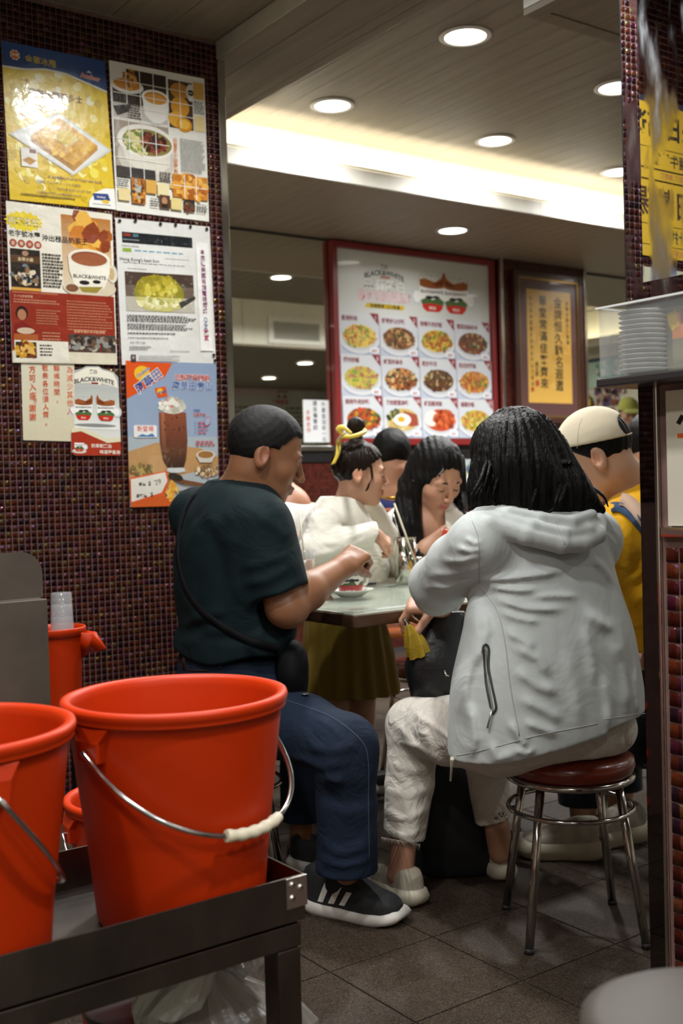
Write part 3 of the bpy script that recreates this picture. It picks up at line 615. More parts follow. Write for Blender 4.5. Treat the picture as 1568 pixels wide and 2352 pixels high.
p.poly([(.3, .185), (.42, .17), (.44, .24), (.33, .25)], '#d8521a'); p.ell(.36, .205, .035, .02, '#e8b82c'); p.text('阿華田', .385, .212, .011, '#1d4c94', .02, rot=.3)
p.text('五穀麥芽特飲', .72, .105, .0235, '#d2482c', .01, outline=('#f0eee8', .03)); p.text('阿華田雪山', .72, .165, .0325, '#1d4c94', .012, outline=('#e8ecf2', .03))
p.poly([(.34, .35), (.64, .35), (.65, .55), (.63, .68), (.6, .735), (.42, .735), (.37, .68), (.34, .55)], ('#8a4a32', '#2c120c')); p.poly([(.36, .35), (.4, .35), (.41, .7), (.39, .68), (.36, .55)], ('#a8684c', '#4a2218')); p.bits(.49, .45, .14, .1, 16, ['#3c1a10', '#5a2c1c'], .004, 1.4, 71)
p.ell(.49, .315, .145, .045, '#dcdad0'); p.bits(.49, .3, .135, .045, 50, ['#efede4', '#c9c6b8', '#e3e0d4', '#b8b4a4', '#c9805c'], .012, 1.4, 72); p.poly([(.4, .3), (.49, .245), (.58, .3)], '#e6e4da')
p.poly([(.42, .735), (.6, .735), (.62, .76), (.55, .77), (.46, .768), (.41, .758)], '#c9ced2')
p.rrect(.06, .44, .31, .525, .006, '#e6e6e4'); p.text('新登場', .185, .465, .021, '#d2482c', .008); p.poly([(.09, .52), (.15, .5), (.2, .51), (.26, .495), (.29, .52)], '#3f78b0')
p.text('阿華田', .76, .335, .009, '#1d4c94', .01); p.text('五穀麥芽', .79, .365, .0125, '#c8502c', .01)
for k in range(4): p.text('✓', .74, .42+k*.023, .009, '#1d4c94', .03); p.lines(.77, .413+k*.023, .88, .425+k*.023, 1, '#c0506a', .8, .03)
p.ell(.88, .41, .035, .035, '#c0506a', 16, .5); p.ell(.88, .41, .03, .03, '#9aaac2', 16, .5); p.lines(.74, .545, .98, .585, 2, '#b8505c', .55, .03)
p.ell(.85, .65, .11, .035, '#d9d6cc'); p.poly([(.74, .65), (.96, .65), (.92, .7), (.78, .7)], '#c9c6ba'); p.ell(.85, .645, .09, .025, '#9a6a34'); p.bits(.86, .76, .13, .04, 70, ['#c9b48c', '#8a6a44', '#e0d4b4', '#a8845c', '#6a4c30'], .009, 2, 73); p.bits(.13, .75, .14, .035, 70, ['#8a7440', '#b59c5c', '#6a5a34'], .009, 2.5, 74)
p.poly([(.42, .775), (.5, .78), (.6, .82), (.92, .86), (.92, .875), (.58, .85), (.46, .82)], '#6a3c26'); p.ell(.5, .8, .085, .026, '#1c1210', rot=.25); p.poly([(.5, .9), (.9, .86), (.8, .92), (.6, .925)], '#5c544c')
p.poly([(0, .8), (.4, .755), (.42, .82), (.36, .94), (0, .97)], '#d8521a'); p.poly([(.01, .81), (.385, .765), (.405, .825), (.34, .905), (.01, .965)], '#dddad0')
p.text('單價', .13, .845, .0135, '#1c1a18', .02); p.text('$', .21, .84, .02, '#1c1a18', .02); p.text('29', .3, .83, .026, '#24201c', -.004, rot=.25); p.text('跟餐價', .12, .925, .0135, '#1c1a18', .02); p.text('$', .23, .915, .02, '#1c1a18', .02)
p.poly([(0, .97), (.34, .925), (.5, .95), (1, .94), (1, 1), (0, 1)], '#c8521e'); p.bits(.46, .9, .05, .05, 30, ['#e0a83c', '#d8922c', '#e8bc5a'], .014, 3, 75); p.ell(.53, .975, .018, .0115, '#f0ece4'); p.text('f', .53, .975, .01, '#c8521e', .03); p.lines(.57, .968, .78, .982, 1, '#e3b494', .7, .02)
p.build('poster', M_lam, 'blue and orange malt drink poster with a tall chocolate glass, behind the seated man', 'poster', group='posters on the mosaic wall')

# ================================================================== BACK WALL: mirrors, menu board, calligraphy
M_mirror = mat('wall_mirror_glass', (0.86, 0.87, 0.78), 0.015, 1.0)
M_red = mat('red_lacquer', (0.22, 0.012, 0.012), 0.35, coat=0.3)
t = thing('wall_mirror', 'tall wall mirror left of the menu board reflecting the ceiling', 'mirror', (3.65, YB, 1.34))
MB().box(-0.55, 0.445, -0.008, -0.001, 0.0, 1.30).build('glass', M_mirror, t)
MB().box(-0.55, 0.46, -0.03, -0.001, -0.035, -0.002).build('bottom_rail', M_chrome, t, 0.004)
MB().box(-0.55, 0.46, -0.012, -0.001, 1.29, 1.306).build('top_rail', mat('dark_rail', (.03, .028, .025), .4), t, 0.002)
t = thing('wall_mirror', 'wall mirror right of the calligraphy reflecting the far end', 'mirror', (7.8, YB, 1.34))
MB().box(-1.41, 1.45, -0.008, -0.001, -0.3, 1.30).build('glass', M_mirror, t)
MB().box(-1.41, 1.45, -0.012, -0.001, 1.29, 1.306).build('top_rail', MATS['dark_rail'], t, 0.002)
tag(MB().box(XE, 9.3, YB-0.012, YB, 1.235, 1.305).build('trim_5', mat('black_band', (.012, .01, .012), .3), bevel=0.002), kind='structure')

# menu board
bt = thing('menu_board', 'large white menu board of twelve numbered dishes in a dark red frame', 'menu board', (4.8, YB-0.03, 1.34))
BX0, BX1, BZ0, BZ1 = 4.10-4.8, 5.50-4.8, 0.0, 1.295
MB().box(BX0, BX0+.04, -.03, .02, BZ0, BZ1).build('frame_side', M_red, bt, 0.004); MB().box(BX1-.04, BX1, -.03, .02, BZ0, BZ1).build('frame_side', M_red, bt, 0.004)
MB().box(BX0+.04, BX1-.04, -.03, .02, BZ1-.04, BZ1).build('frame_top', M_red, bt, 0.004); MB().box(BX0+.04, BX1-.04, -.03, .02, BZ0, BZ0+.045).build('frame_bottom', M_red, bt, 0.004)
yb = YB-0.036
p = Print((4.142, yb, 1.34+BZ1-.042), (5.458, yb, 1.34+BZ1-.042), (5.458, yb, 1.387), (4.142, yb, 1.387), (0, -1, 0))
p.rect(0, 0, 1, 1, ('#d2d4cc', '#d8dade'))
p.text('黑白', .295, .072, .03, '#4a4020', .02); p.text('BLACK&WHITE', .295, .105, .048, '#3a3a30', .03, arc=1.2); p.rect(.27, .125, .33, .135, '#a84838')
p.text('只有黑白', .295, .175, .09, '#f0f0ec', .02, outline=('#70706c', .025)); p.text('奶味香滑濃厚', .29, .235, .072, '#e6d0d2', .03, outline=('#c87880', .02)); p.poly([(.18, .275), (.42, .275), (.41, .3), (.17, .3)], '#d8b41c'); p.text('絲滑醇厚 口口香濃', .295, .288, .03, '#2c2410', .02)
cup(p, .605, .21, .17, .18, True, handle=-1); cup(p, .765, .21, .17, .18, True, handle=1)
names = ['星洲炒米', '鮮蝦炒公仔麵', '咖喱牛肉炒飯', '雪菜肉絲炒米', '揚州炒飯', '鮮茄炒烏冬', '乾炒牛河', '西式炒雜飯', '豉椒牛肉炒麵', '餐肉煎蛋烏麵', '鮮茄雞排飯', '福建炒飯']
PAL = [['#c9a03c', '#e0c25a', '#c07848', '#a85a30', '#d8b46a', '#7c9a3a'], ['#6a3a1c', '#8a5228', '#4a2a14', '#c9a86a', '#3a4a1c', '#a0703c'], ['#c9a428', '#d9bc3c', '#a8501c', '#6a8a2c', '#8a5a1c', '#b8782c'], ['#5a3018', '#7c4424', '#3a2a14', '#8a2c1c', '#3c4a20', '#b09a5c'],
       ['#d0b44a', '#c9be5a', '#c08a6a', '#a86a50', '#b8b03a', '#8aa03c'], ['#7c3c1c', '#9a5428', '#4a2010', '#c98a4a', '#2c4a2c', '#d8b880'], ['#4a2814', '#64381c', '#33190c', '#8a6a3c', '#d0bc84', '#5a4a28'], ['#b06a30', '#c98440', '#a85024', '#d8a83c', '#6a7a2c', '#c87a50'],
       ['#8a4a28', '#b0582c', '#6a3018', '#c8a02c', '#c84a20', '#4a6a2c'], ['#d9c48a', '#c8ae6a', '#e0d0a0', '#b8985a'], ['#a03c1c', '#c04a20', '#8a2c14', '#d86a38', '#b8582c'], ['#d0a83c', '#c8b03a', '#b8784a', '#8a9a30', '#d8bc6a', '#a8582c']]
for r in range(3):
    for c in range(4):
        i = r*4+c; u0, v0 = .01+c*.246, .335+r*.222; u1, v1 = u0+.24, v0+.215; uc, vc = (u0+u1)/2, v0+.122
        p.rect(u0-.002, v0, u1+.003, v1+.006, ('#d6d8da', '#bcc2d0')); p.ell(uc+.005, vc+.05, .115, .05, '#8f9ab8'); p.ell(uc, vc+.02, .12, .075, '#dadcde'); p.ell(uc, vc+.012, .108, .064, '#c8ccd2')
        p.ell(uc, vc, .1, .062, PAL[i][1])
        if i == 9:
            p.bits(uc-.05, vc-.02, .05, .035, 40, ['#2c3a24', '#4a5a34', '#1c2418', '#8a9a3c'], .016, 2, 91); p.poly([(uc, vc-.05), (uc+.09, vc-.03), (uc+.1, vc+.03), (uc+.04, vc+.04)], '#a04a38'); p.bits(uc-.03, vc+.03, .07, .03, 60, PAL[9], .02, 5, 92)
            p.ell(uc-.005, vc+.0, .055, .034, '#f2f0e6'); p.ell(uc-.012, vc-.002, .023, .015, '#e0a81c')
        elif i == 10:
            p.ell(uc-.06, vc-.01, .045, .045, '#e6e4dc'); p.bits(uc+.025, vc, .07, .05, 90, PAL[10], .022, 1.6, 93, dome=.5)
        else:
            p.bits(uc, vc+.005, .1, .056, 150, PAL[i], .017, 4 if i in (0, 1, 3, 6) else 1.7, 80+i, dome=.35)
        p.text(names[i], u0+.012, v0+.03, .036, '#8a1828', .014, 'l', fit=.032*len(names[i])); p.poly([(u1-.055, v0-.004), (u1-.002, v0-.004), (u1-.002, v0+.058)], '#8a1428'); p.text(str(i+1), u1-.02, v0+.018, .036, '#f0e6e6', .02)
        p.rrect(u1-.06, v1-.036, u1-.004, v1-.004, .01, '#eef0f4'); p.text('$6%d' % (0 if i in (0, 2, 4, 6, 8) else 5 if i % 3 else 2), u1-.032, v1-.02, .028, '#9a2430', .015)
o = p.build('printed_panel', M_panel, parent=bt, thick=0.006)

# pillar with calligraphy
structure('wall_pillar', MB().box(5.53, 6.385, YB-0.09, YB, 0, ZLOW), M_mosB)
for i, x in enumerate((5.515, 6.37)): tag(MB().box(x, x+.028, YB-.1, YB-.002, 0, ZLOW).build('trim_%d' % (6+i), M_chrome, bevel=.004), kind='structure')
yc = YB-0.092
ct = thing('framed_calligraphy', 'framed black brush calligraphy on gold paper hanging on the pillar', 'framed calligraphy', (5.965, yc, 1.49))
M_wood = mat('rosewood', (0.045, 0.012, 0.009), 0.3, coat=0.3, noise=(6, .3, (1, 1, .15)))
fx0, fx1, fz0, fz1 = 5.617-5.965, 6.318-5.965, 0.0, 1.085
for a in ((fx0, fx0+.045, fz0, fz1), (fx1-.045, fx1, fz0, fz1)): MB().box(a[0], a[1], -.04, 0, a[2], a[3]).build('frame_side', M_wood, ct, .006)
MB().box(fx0+.045, fx1-.045, -.04, 0, fz1-.045, fz1).build('frame_top', M_wood, ct, .006); MB().box(fx0+.045, fx1-.045, -.04, 0, fz0, fz0+.045).build('frame_bottom', M_wood, ct, .006)
M_gilt = mat('gilt', (0.32, 0.2, 0.07), 0.3, 0.8); g = MB()
for a in ((fx0+.045, fx0+.057, fz0+.045, fz1-.045), (fx1-.057, fx1-.045, fz0+.045, fz1-.045), (fx0+.057, fx1-.057, fz0+.045, fz0+.057), (fx0+.057, fx1-.057, fz1-.057, fz1-.045)): g.box(a[0], a[1], -.034, -.01, a[2], a[3])
g.build('gilt_slip', M_gilt, ct)
q0 = yc-.024
p = Print((5.674, q0, 2.518), (6.261, q0, 2.518), (6.261, q0, 1.547), (5.674, q0, 1.547), (0, -1, 0)); p.rect(0, 0, 1, 1, '#5c3c3a')
a0, a1, b0, b1 = .125, .89, .07, .905
p.rect(a0, b0, a1, b1, '#d8a94e'); p.bits(.5, .5, .37, .4, 60, ['#dcb05a', '#d2a046', '#d9ac54'], .05, 1.5, 61, inside=lambda x, y: .2 < x < .82 and .14 < y < .84)
p.text('金牌恒久馳名遐邇', .665, .155, .086, '#241d16', .01, vert=True, lead=1.0); p.text('華堂常滿佳客齊來', .4, .15, .08, '#241d16', .01, vert=True, lead=1.06)
p.text('金華冰廳主人雅屬', .83, .15, .034, '#3a3024', vert=True, lead=1.2); p.text('辛巳年仲夏書於香港太平山下客次', .19, .14, .03, '#3a3024', vert=True, lead=1.45); p.text('黃石書', .27, .62, .034, '#3a3024', vert=True); p.rect(.25, .74, .3, .78, '#b8442c'); p.rect(.17, .79, .21, .82, '#b8442c')
p.build('gold_paper', M_panel, parent=ct)
# ================================================================== RIGHT SIDE: tiled wall end, steel post, hanging mirror, dishes
XR = 1.45
wr = structure('wall_right', MB().box(XR, XR+0.16, -1.6, 1.146, 0, 2.45), M_grout)
PR = 0.0255; M_mosR = mosaic_mat('glass_mosaic_right', PR, 'y', 1.5)
mosaic(wr, 'tile', (XR, 1.140, 0.0), (0, -1, 0), (0, 0, 1), (-1, 0, 0), 20, 38, PR, M_mosR, single=lambda a, b: (a < 6) & (b >= 8))
structure('trim_8', MB().box(XR-0.012, XR+0.02, -1.6, 1.144, 0.985, 1.001), M_chrome, 0.004)
M_darkmirror = mat('polished_dark_steel', (0.11, 0.10, 0.095), 0.03, 1.0, noise=(5, 0.12, (1, 1, .1)), bump=(3, 0.05, (1, 1, .3), 0.01))
structure('trim_9', MB().box(XR-0.004, XR+0.16, 1.1535, 1.186, 0, 1.236), M_darkmirror, 0.002)
structure('trim_10', MB().box(XR-0.007, XR+0.02, 1.1465, 1.153, 0, 1.24), M_chrome, 0.002)
# white board with tape marks
p = Print((XR-.008, 1.128, 1.215), (XR-.008, 0.75, 1.215), (XR-.008, 0.75, 1.003), (XR-.008, 1.128, 1.003), (-1, 0, 0))
p.rect(0, 0, 1, 1, '#c9c5b4'); p.poly([(.05, .24), (.075, .18), (.095, .2), (.07, .26)], '#14120f'); p.rect(.055, .32, .12, .355, '#d8622a'); p.rect(.3, .3, .5, .34, '#2c2c2c'); p.rect(.2, .5, .6, .53, '#d8622a')
p.build('white_board', M_panel, 'white board with black and orange tape marks on the right wall', 'board', thick=0.007)
# shelf with a clear box of small sauce dishes
structure('trim_11', MB().box(XR-0.07, XR+0.16, 0.3, 1.215, 1.226, 1.240), mat('dark_shelf', (.025, .022, .022), .35), 0.003)
t = thing('clear_box', 'clear plastic box on the dark shelf below the hanging mirror', 'box', (XR-0.02, 1.155, 1.2405))
M_clear = mat('clear_plastic', (0.5, 0.52, 0.51), 0.12, alpha=0.14, spec=0.5); M_clear2 = mat('clear_rim', (0.8, 0.82, 0.8), 0.15, alpha=0.6)
bx = MB(); L_, W_, Hh = 0.055, 0.05, 0.110
for a in ((-.046, -.044, -.14, .055), (.044, .046, -.14, .055), (-.044, .044, -.14, -.138), (-.044, .044, .053, .055)): bx.box(*a, 0.0025, Hh)
bx.build('wall', M_clear, t); MB().box(-.046, .046, -.14, .055, 0, .002).build('base', M_clear, t)
rim = MB()
for a in ((-.05, -.044, -.142, .058), (.044, .05, -.142, .058), (-.044, .044, -.142, -.136), (-.044, .044, .052, .058)): rim.box(*a, Hh, Hh+.003)
rim.build('rim', M_clear2, t)
M_dish = mat('grey_melamine', (0.36, 0.36, 0.34), 0.35)
dish_me = MB().lathe([(0.0005, .0018), (.02, .0018), (.033, .0065), (.0375, .0085), (.038, .0078), (.0335, .005), (.021, 0), (.0005, 0)], n=30).mesh('sauce_dish'); dish_me.materials.append(M_dish)
ORD = ['lowest', 'second from the bottom', 'third from the bottom', 'fourth from the bottom', 'fifth from the bottom', 'sixth from the bottom', 'middle one', 'sixth from the top', 'fifth from the top', 'fourth from the top', 'third from the top', 'second from the top', 'topmost']
for i in range(13):
    o = obj('sauce_dish', dish_me, None, None, (XR-0.022+random.uniform(-.0008, .0008), 1.158+random.uniform(-.0012, .0012), 1.2432+i*.0076))
    tag(o, 'small grey sauce dish, %s of the stack in the clear box' % ORD[i], 'dish', 'stacked sauce dishes in the clear box')
p = Print((XR-.006, 1.125, 1.345), (XR-.006, .85, 1.345), (XR-.006, .85, 1.245), (XR-.006, 1.125, 1.245), (-1, 0, 0)); p.rect(0, 0, 1, 1, '#7a745c'); p.rect(.04, .1, .2, .5, '#c87a3a'); p.poly([(.0, .1), (.07, .05), (.09, .3), (.03, .38)], '#d8b020'); p.rect(.1, .05, .3, .28, '#7a3a34'); p.lines(.12, .32, .26, .4, 1, '#2c3c6c', .8, .02); p.rect(.14, .5, .24, 1, '#c9c4a8')
p.build('price_notes', M_paper, 'pale notes pasted on the wall behind the stacked sauce dishes', 'notes', thick=0.004)

# hanging bevelled mirror
def smeared_mirror():
    m = mat('smeared_mirror_glass', (0.62, 0.68, 0.74), 0.02, 1.0); nt = m.node_tree; b = nt.nodes['Principled BSDF']; L = nt.links.new
    tc = nt.nodes.new('ShaderNodeTexCoord'); mp = nt.nodes.new('ShaderNodeMapping'); mp.inputs['Scale'].default_value = (1, 5, 1.2); mp.inputs['Rotation'].default_value = (0.7, 0, 0); L(tc.outputs['Object'], mp.inputs['Vector'])
    n = nt.nodes.new('ShaderNodeTexNoise'); n.inputs['Scale'].default_value = 6; n.inputs['Detail'].default_value = 5; L(mp.outputs[0], n.inputs['Vector'])
    r = nt.nodes.new('ShaderNodeMapRange'); r.inputs[1].default_value = 0.48; r.inputs[2].default_value = 0.75; r.inputs[3].default_value = 0.012; r.inputs[4].default_value = 0.34; L(n.outputs['Fac'], r.inputs[0]); L(r.outputs[0], b.inputs['Roughness'])
    return m
M_hm = smeared_mirror()
t = thing('hanging_mirror', 'hanging mirror at the upper right edge reflecting yellow menu strips', 'mirror', (1.42, 0.9, 1.353))
bw = 0.034
MB().quad((0, -.35, bw), (0, .283-bw, bw), (0, .283-bw, 1.06-bw), (0, -.35, 1.06-bw)).build('glass', M_hm, t)
MB().add([(0, .283-bw, bw), (0, .283-bw, 1.06-bw), (.0018, .283, 1.06), (.0018, .283, 0)], [(0, 1, 2, 3)]).build('bevel', M_hm, t)
MB().add([(0, -.35, bw), (0, .283-bw, bw), (.0018, .283, 0), (.0018, -.35, 0)], [(0, 1, 2, 3)]).build('bevel', M_hm, t)
MB().add([(0, -.35, 1.06-bw), (0, .283-bw, 1.06-bw), (.0018, .283, 1.06), (.0018, -.35, 1.06)], [(0, 1, 2, 3)]).build('bevel', M_hm, t)
MB().box(.0022, .026, -.35, .287, -.006, 1.066).build('back_board', mat('black_backing', (.01, .012, .012), .4), t, 0.002)
# yellow menu strips on the side wall, seen in that mirror
def mirpt(px, py): q = aty(px, py, 2.315); return np.array([2.84-q[0], 2.3145, q[2]])
strips = [(215, 330, '', '套餐'), (332, 378, '#3a3024', '咖喱牛腩飯'), (382, 404, '#b8743c', '熱奶茶 凍檸茶'), (408, 508, '#4a3020', '是日靚湯'), (510, 556, '#3a4030', '豉汁排骨飯'), (558, 584, '#b8743c', '火腿通粉'), (610, 650, '#1c3a6c', '奶油多士')]
for i, (ya, yb_, c, s_) in enumerate(strips):
    a = mirpt(1466, ya); b = mirpt(1466, yb_); x0 = a[0]; xw = 0.62
    P_ = Print((x0-xw, 2.3145, a[2]), (x0, 2.3145, a[2]), (x0, 2.3145, b[2]), (x0-xw, 2.3145, b[2]), (0, -1, 0)); hh = a[2]-b[2]
    P_.rect(0, 0, 1, 1, '#d8aa2c' if i != 6 else '#c9c0a0')
    if i == 0: P_.rect(0, 0, 1, .12, '#3a3440'); P_.text('是日精選', .8, .55, hh*.55, '#3a2a20', .03)
    elif i == 6: P_.rect(.7, 0, .9, 1, '#23408a'); P_.text(s_, .8, .5, hh*.5, '#e8e0c8', .02)
    else: P_.text(s_, .72, .5, hh*.72, c, .02)
    P_.build('menu_strip', M_paper, '%s menu strip on the side wall, seen in the hanging mirror' % ('tall topmost yellow', 'second yellow', 'narrow third yellow', 'tall middle yellow', 'fifth yellow', 'narrow sixth yellow', 'lowest cream and blue')[i], 'menu strip', group='yellow menu strips on the side wall')

# ================================================================== SEEN IN THE BACK MIRRORS
t = thing('air_vent', 'white framed air vent in the cream face of the ceiling box, seen mirrored', 'air vent', (6.12, YS, 2.49))
M_white = mat('white_enamel', (0.75, 0.75, 0.72), 0.4); M_ventdark = mat('vent_dark', (0.05, 0.055, 0.05), 0.7)
for a in ((-.33, -.27, 0, .26), (.27, .33, 0, .26), (-.27, .27, 0, .045), (-.27, .27, .215, .26)): MB().box(a[0], a[1], 0.001, .02, a[2], a[3]).build('frame_bar', M_white, t, .003)
MB().box(-.27, .27, 0.0005, .002, .045, .215).build('backing', M_ventdark, t)
sl = MB().box(-.0022, .0022, .003, .014, .046, .214).mesh('slat'); sl.materials.append(M_white)
for k in range(36): obj('slat', sl, None, t, (-.262+k*.0149, 0, 0))
# price list on the front wall behind the camera
p = Print((9.28, -1.59, 2.5), (7.6, -1.59, 2.5), (7.6, -1.59, 1.5), (9.28, -1.59, 1.5), (0, 1, 0)); p.rect(0, 0, 1, 1, '#d2d4cc'); p.text('只有黑白', .2, .08, .13, '#f0f0ec', .02, outline=('#9a9a96', .02)); cup(p, .45, .12, .05, .1, True, -1); cup(p, .51, .12, .05, .1, True, 1); p.text('奶味香滑濃厚', .75, .08, .13, '#e6c4c6', .03)
p.text('精美套餐', .5, .22, .07, '#b8283c', .02)
for cx in (.1, .35, .62, .86):
    p.lines(cx-.08, .28, cx+.09, .95, 11, '#2c4a3a' if cx < .5 else '#2c2c34', .4, .03)
p.build('price_list', M_panel, 'white price list with rows of dishes, mirrored beside the menu board', 'price list')
q1, q2 = aty(695, 918, YB-.01), aty(757, 1016, YB-.01)
p = Print((q1[0], YB-.012, q1[2]), (q2[0], YB-.012, q1[2]), (q2[0], YB-.012, q2[2]), (q1[0], YB-.012, q2[2]), (0, -1, 0)); p.rect(0, 0, 1, 1, '#d9dbdc'); p.text('外賣盒加收一元', .78, .1, .033, '#2a2a34', .008, vert=True, lead=1.12); p.text('請自備零錢', .45, .08, .034, '#2a2a34', .008, vert=True, lead=1.12); p.text('多謝合作', .18, .3, .033, '#c8563c', .006, vert=True, lead=1.12)
p.build('small_notice', M_paper, 'small white handwritten notice stuck on the wall mirror', 'notice', thick=.002)
# far wall pictures
def farpt(px, py, X=9.285): q = atx(px, py, X); return np.array([X, 2*YB-q[1], q[2]])
def far_sheet(px0, py0, px1, py1):
    a, b = farpt(px0, py0), farpt(px1, py1); return Print((9.284, b[1], a[2]), (9.284, a[1], a[2]), (9.284, a[1], b[2]), (9.284, b[1], b[2]), (-1, 0, 0))
p = far_sheet(1348, 826, 1462, 880); p.rect(0, 0, 1, 1, '#c3dcd2'); p.rect(0, 0, 1, .12, '#34506c'); p.bits(.5, .4, .42, .25, 40, ['#c8a8a8', '#5aa898', '#e3e8e0', '#4a8a90', '#b8c8c0'], .05, 1.5, 101); p.text('金華冰廳', .5, .75, .08, '#2c7a78', .03)
p.build('banner', M_panel, 'turquoise and pink banner high on the far wall, seen in the right mirror', 'banner')
for i, (x0, y0, x1, y1) in enumerate(((1362, 890, 1378, 912), (1380, 886, 1397, 908), (1399, 884, 1416, 905), (1418, 882, 1434, 903), (1364, 914, 1380, 936), (1382, 910, 1399, 932), (1401, 908, 1418, 930), (1372, 940, 1392, 965), (1396, 936, 1410, 955), (1396, 958, 1416, 974))):
    p = far_sheet(x0, y0, x1, y1); rg = random.Random(i); p.rect(0, 0, 1, 1, rg.choice(['#7a4438', '#b8b0b0', '#5a3450', '#8a6a64', '#3a2c3a'])); p.bits(.5, .5, .4, .4, 26, ['#c9a090', '#3c2a30', '#8a4a3c', '#d8ccc8', '#5c4a78', '#1c1a24'], .035, 1.5, 110+i)
    p.build('pinned_photo', M_panel, 'small pinned photo on the far wall, %s, seen in the right mirror' % ('top row first', 'top row second', 'top row third', 'top row fourth', 'middle row first', 'middle row second', 'middle row third', 'bottom row largest', 'bottom row upper right', 'bottom row lower right')[i], 'photo', group='photos pinned on the far wall', thick=.003)
g = farpt(1340, 930); t = thing('gold_ornament', 'round gold ornament hanging on the far wall, seen in the right mirror', 'ornament', (9.27, g[1], g[2]))
MB().lathe([(.0005, .05), (.06, .045), (.11, .02), (.13, 0), (.0005, 0)], n=24).build('disc', mat('gold', (.55, .36, .06), .25, 1.0, bump=(30, .8, (1, 1, 1), .01)), t).rotation_euler = (0, -math.pi/2, 0)
tb = MB();
for a in range(6): tb.tube([(0, .02*math.cos(a), -.1), (-.01, .03*math.cos(a*2), -.2-.02*(a % 3))], .006, 6)
tb.build('tassel', mat('red_silk', (.4, .02, .03), .5), t)

# ================================================================== FOREGROUND: cart and buckets
M_steel = mat('brushed_steel', (0.15, 0.13, 0.115), 0.36, 1.0, noise=(9, 0.22, (2, 2, 1)), bump=(60, 0.06, (1, 12, 12), 0.002))
M_steel_in = mat('dull_steel', (0.14, 0.125, 0.115), 0.42, 1.0, noise=(6, .3))
M_orange = mat('orange_plastic', (0.46, 0.028, 0.001), 0.42, spec=0.25, noise=(7, 0.07), bump=(40, 0.04, (1, 1, 1), .003), sss=0.0)
M_wire = mat('chromed_wire', (0.6, 0.6, 0.58), 0.14, 1.0); M_grip = mat('cream_grip', (0.72, 0.66, 0.5), 0.45)
cx0, cx1, cy0, cy1, ct0, ctt = -0.25, 0.818, 1.25, 1.56, 0.50, 0.559
t = thing('steel_cart', 'stainless steel tray cart carrying the big orange buckets', 'cart', (0.3, 1.4, 0))
o_ = (0.3, 1.4)
def cb(x0, x1, y0, y1, z0, z1, name, m=M_steel, bev=.0015): return MB().box(x0-o_[0], x1-o_[0], y0-o_[1], y1-o_[1], z0, z1).build(name, m, t, bev)
cb(cx0, cx1, cy0+.002, cy1-.002, ct0-.003, ct0, 'tray_floor', M_steel_in)
cb(cx0, cx1, cy0, cy0+.002, ct0-.002, ctt, 'tray_wall', bev=.0006); cb(cx0, cx1, cy1-.002, cy1, ct0-.002, ctt, 'tray_wall', bev=.0006)
cb(cx1-.002, cx1, cy0+.002, cy1-.002, ct0-.002, ctt, 'tray_wall', bev=.0006); cb(cx0, cx0+.002, cy0+.002, cy1-.002, ct0-.002, ctt, 'tray_wall', bev=.0006)
cb(cx0+.004, cx1-.006, cy0+.0035, cy0+.03, .462, .493, 'apron'); cb(cx0+.004, cx1-.006, cy1-.03, cy1-.003, .462, .493, 'apron')
cb(cx1-.03, cx1-.007, cy0+.03, cy1-.03, .462, .493, 'apron')
for lx in (cx0+.01, cx1-.043):
    for ly in (cy0+.004, cy1-.042): cb(lx, lx+.036, ly, ly+.038, 0, .461, 'leg', bev=.003)
cb(cx0+.05, cx1-.05, cy0+.02, cy1-.02, .10, .108, 'bottom_shelf', M_steel_in)
brk = cb(cx1-.031, cx1+.0025, cy0-.0026, cy0-.0004, .517, .5585, 'corner_plate', mat('bright_steel', (.62, .6, .56), .3, 1.0))
for rx, rz in ((.796, .549), (.796, .531), (.809, .543)):
    MB().lathe([(.0005, .003), (.003, .0028), (.0048, .0008), (.005, 0)], n=16).build('rivet', M_chrome, brk).matrix_local = Matrix.Translation((rx-o_[0], cy0-.0026-o_[1], rz)) @ Matrix.Rotation(math.pi/2, 4, 'X')

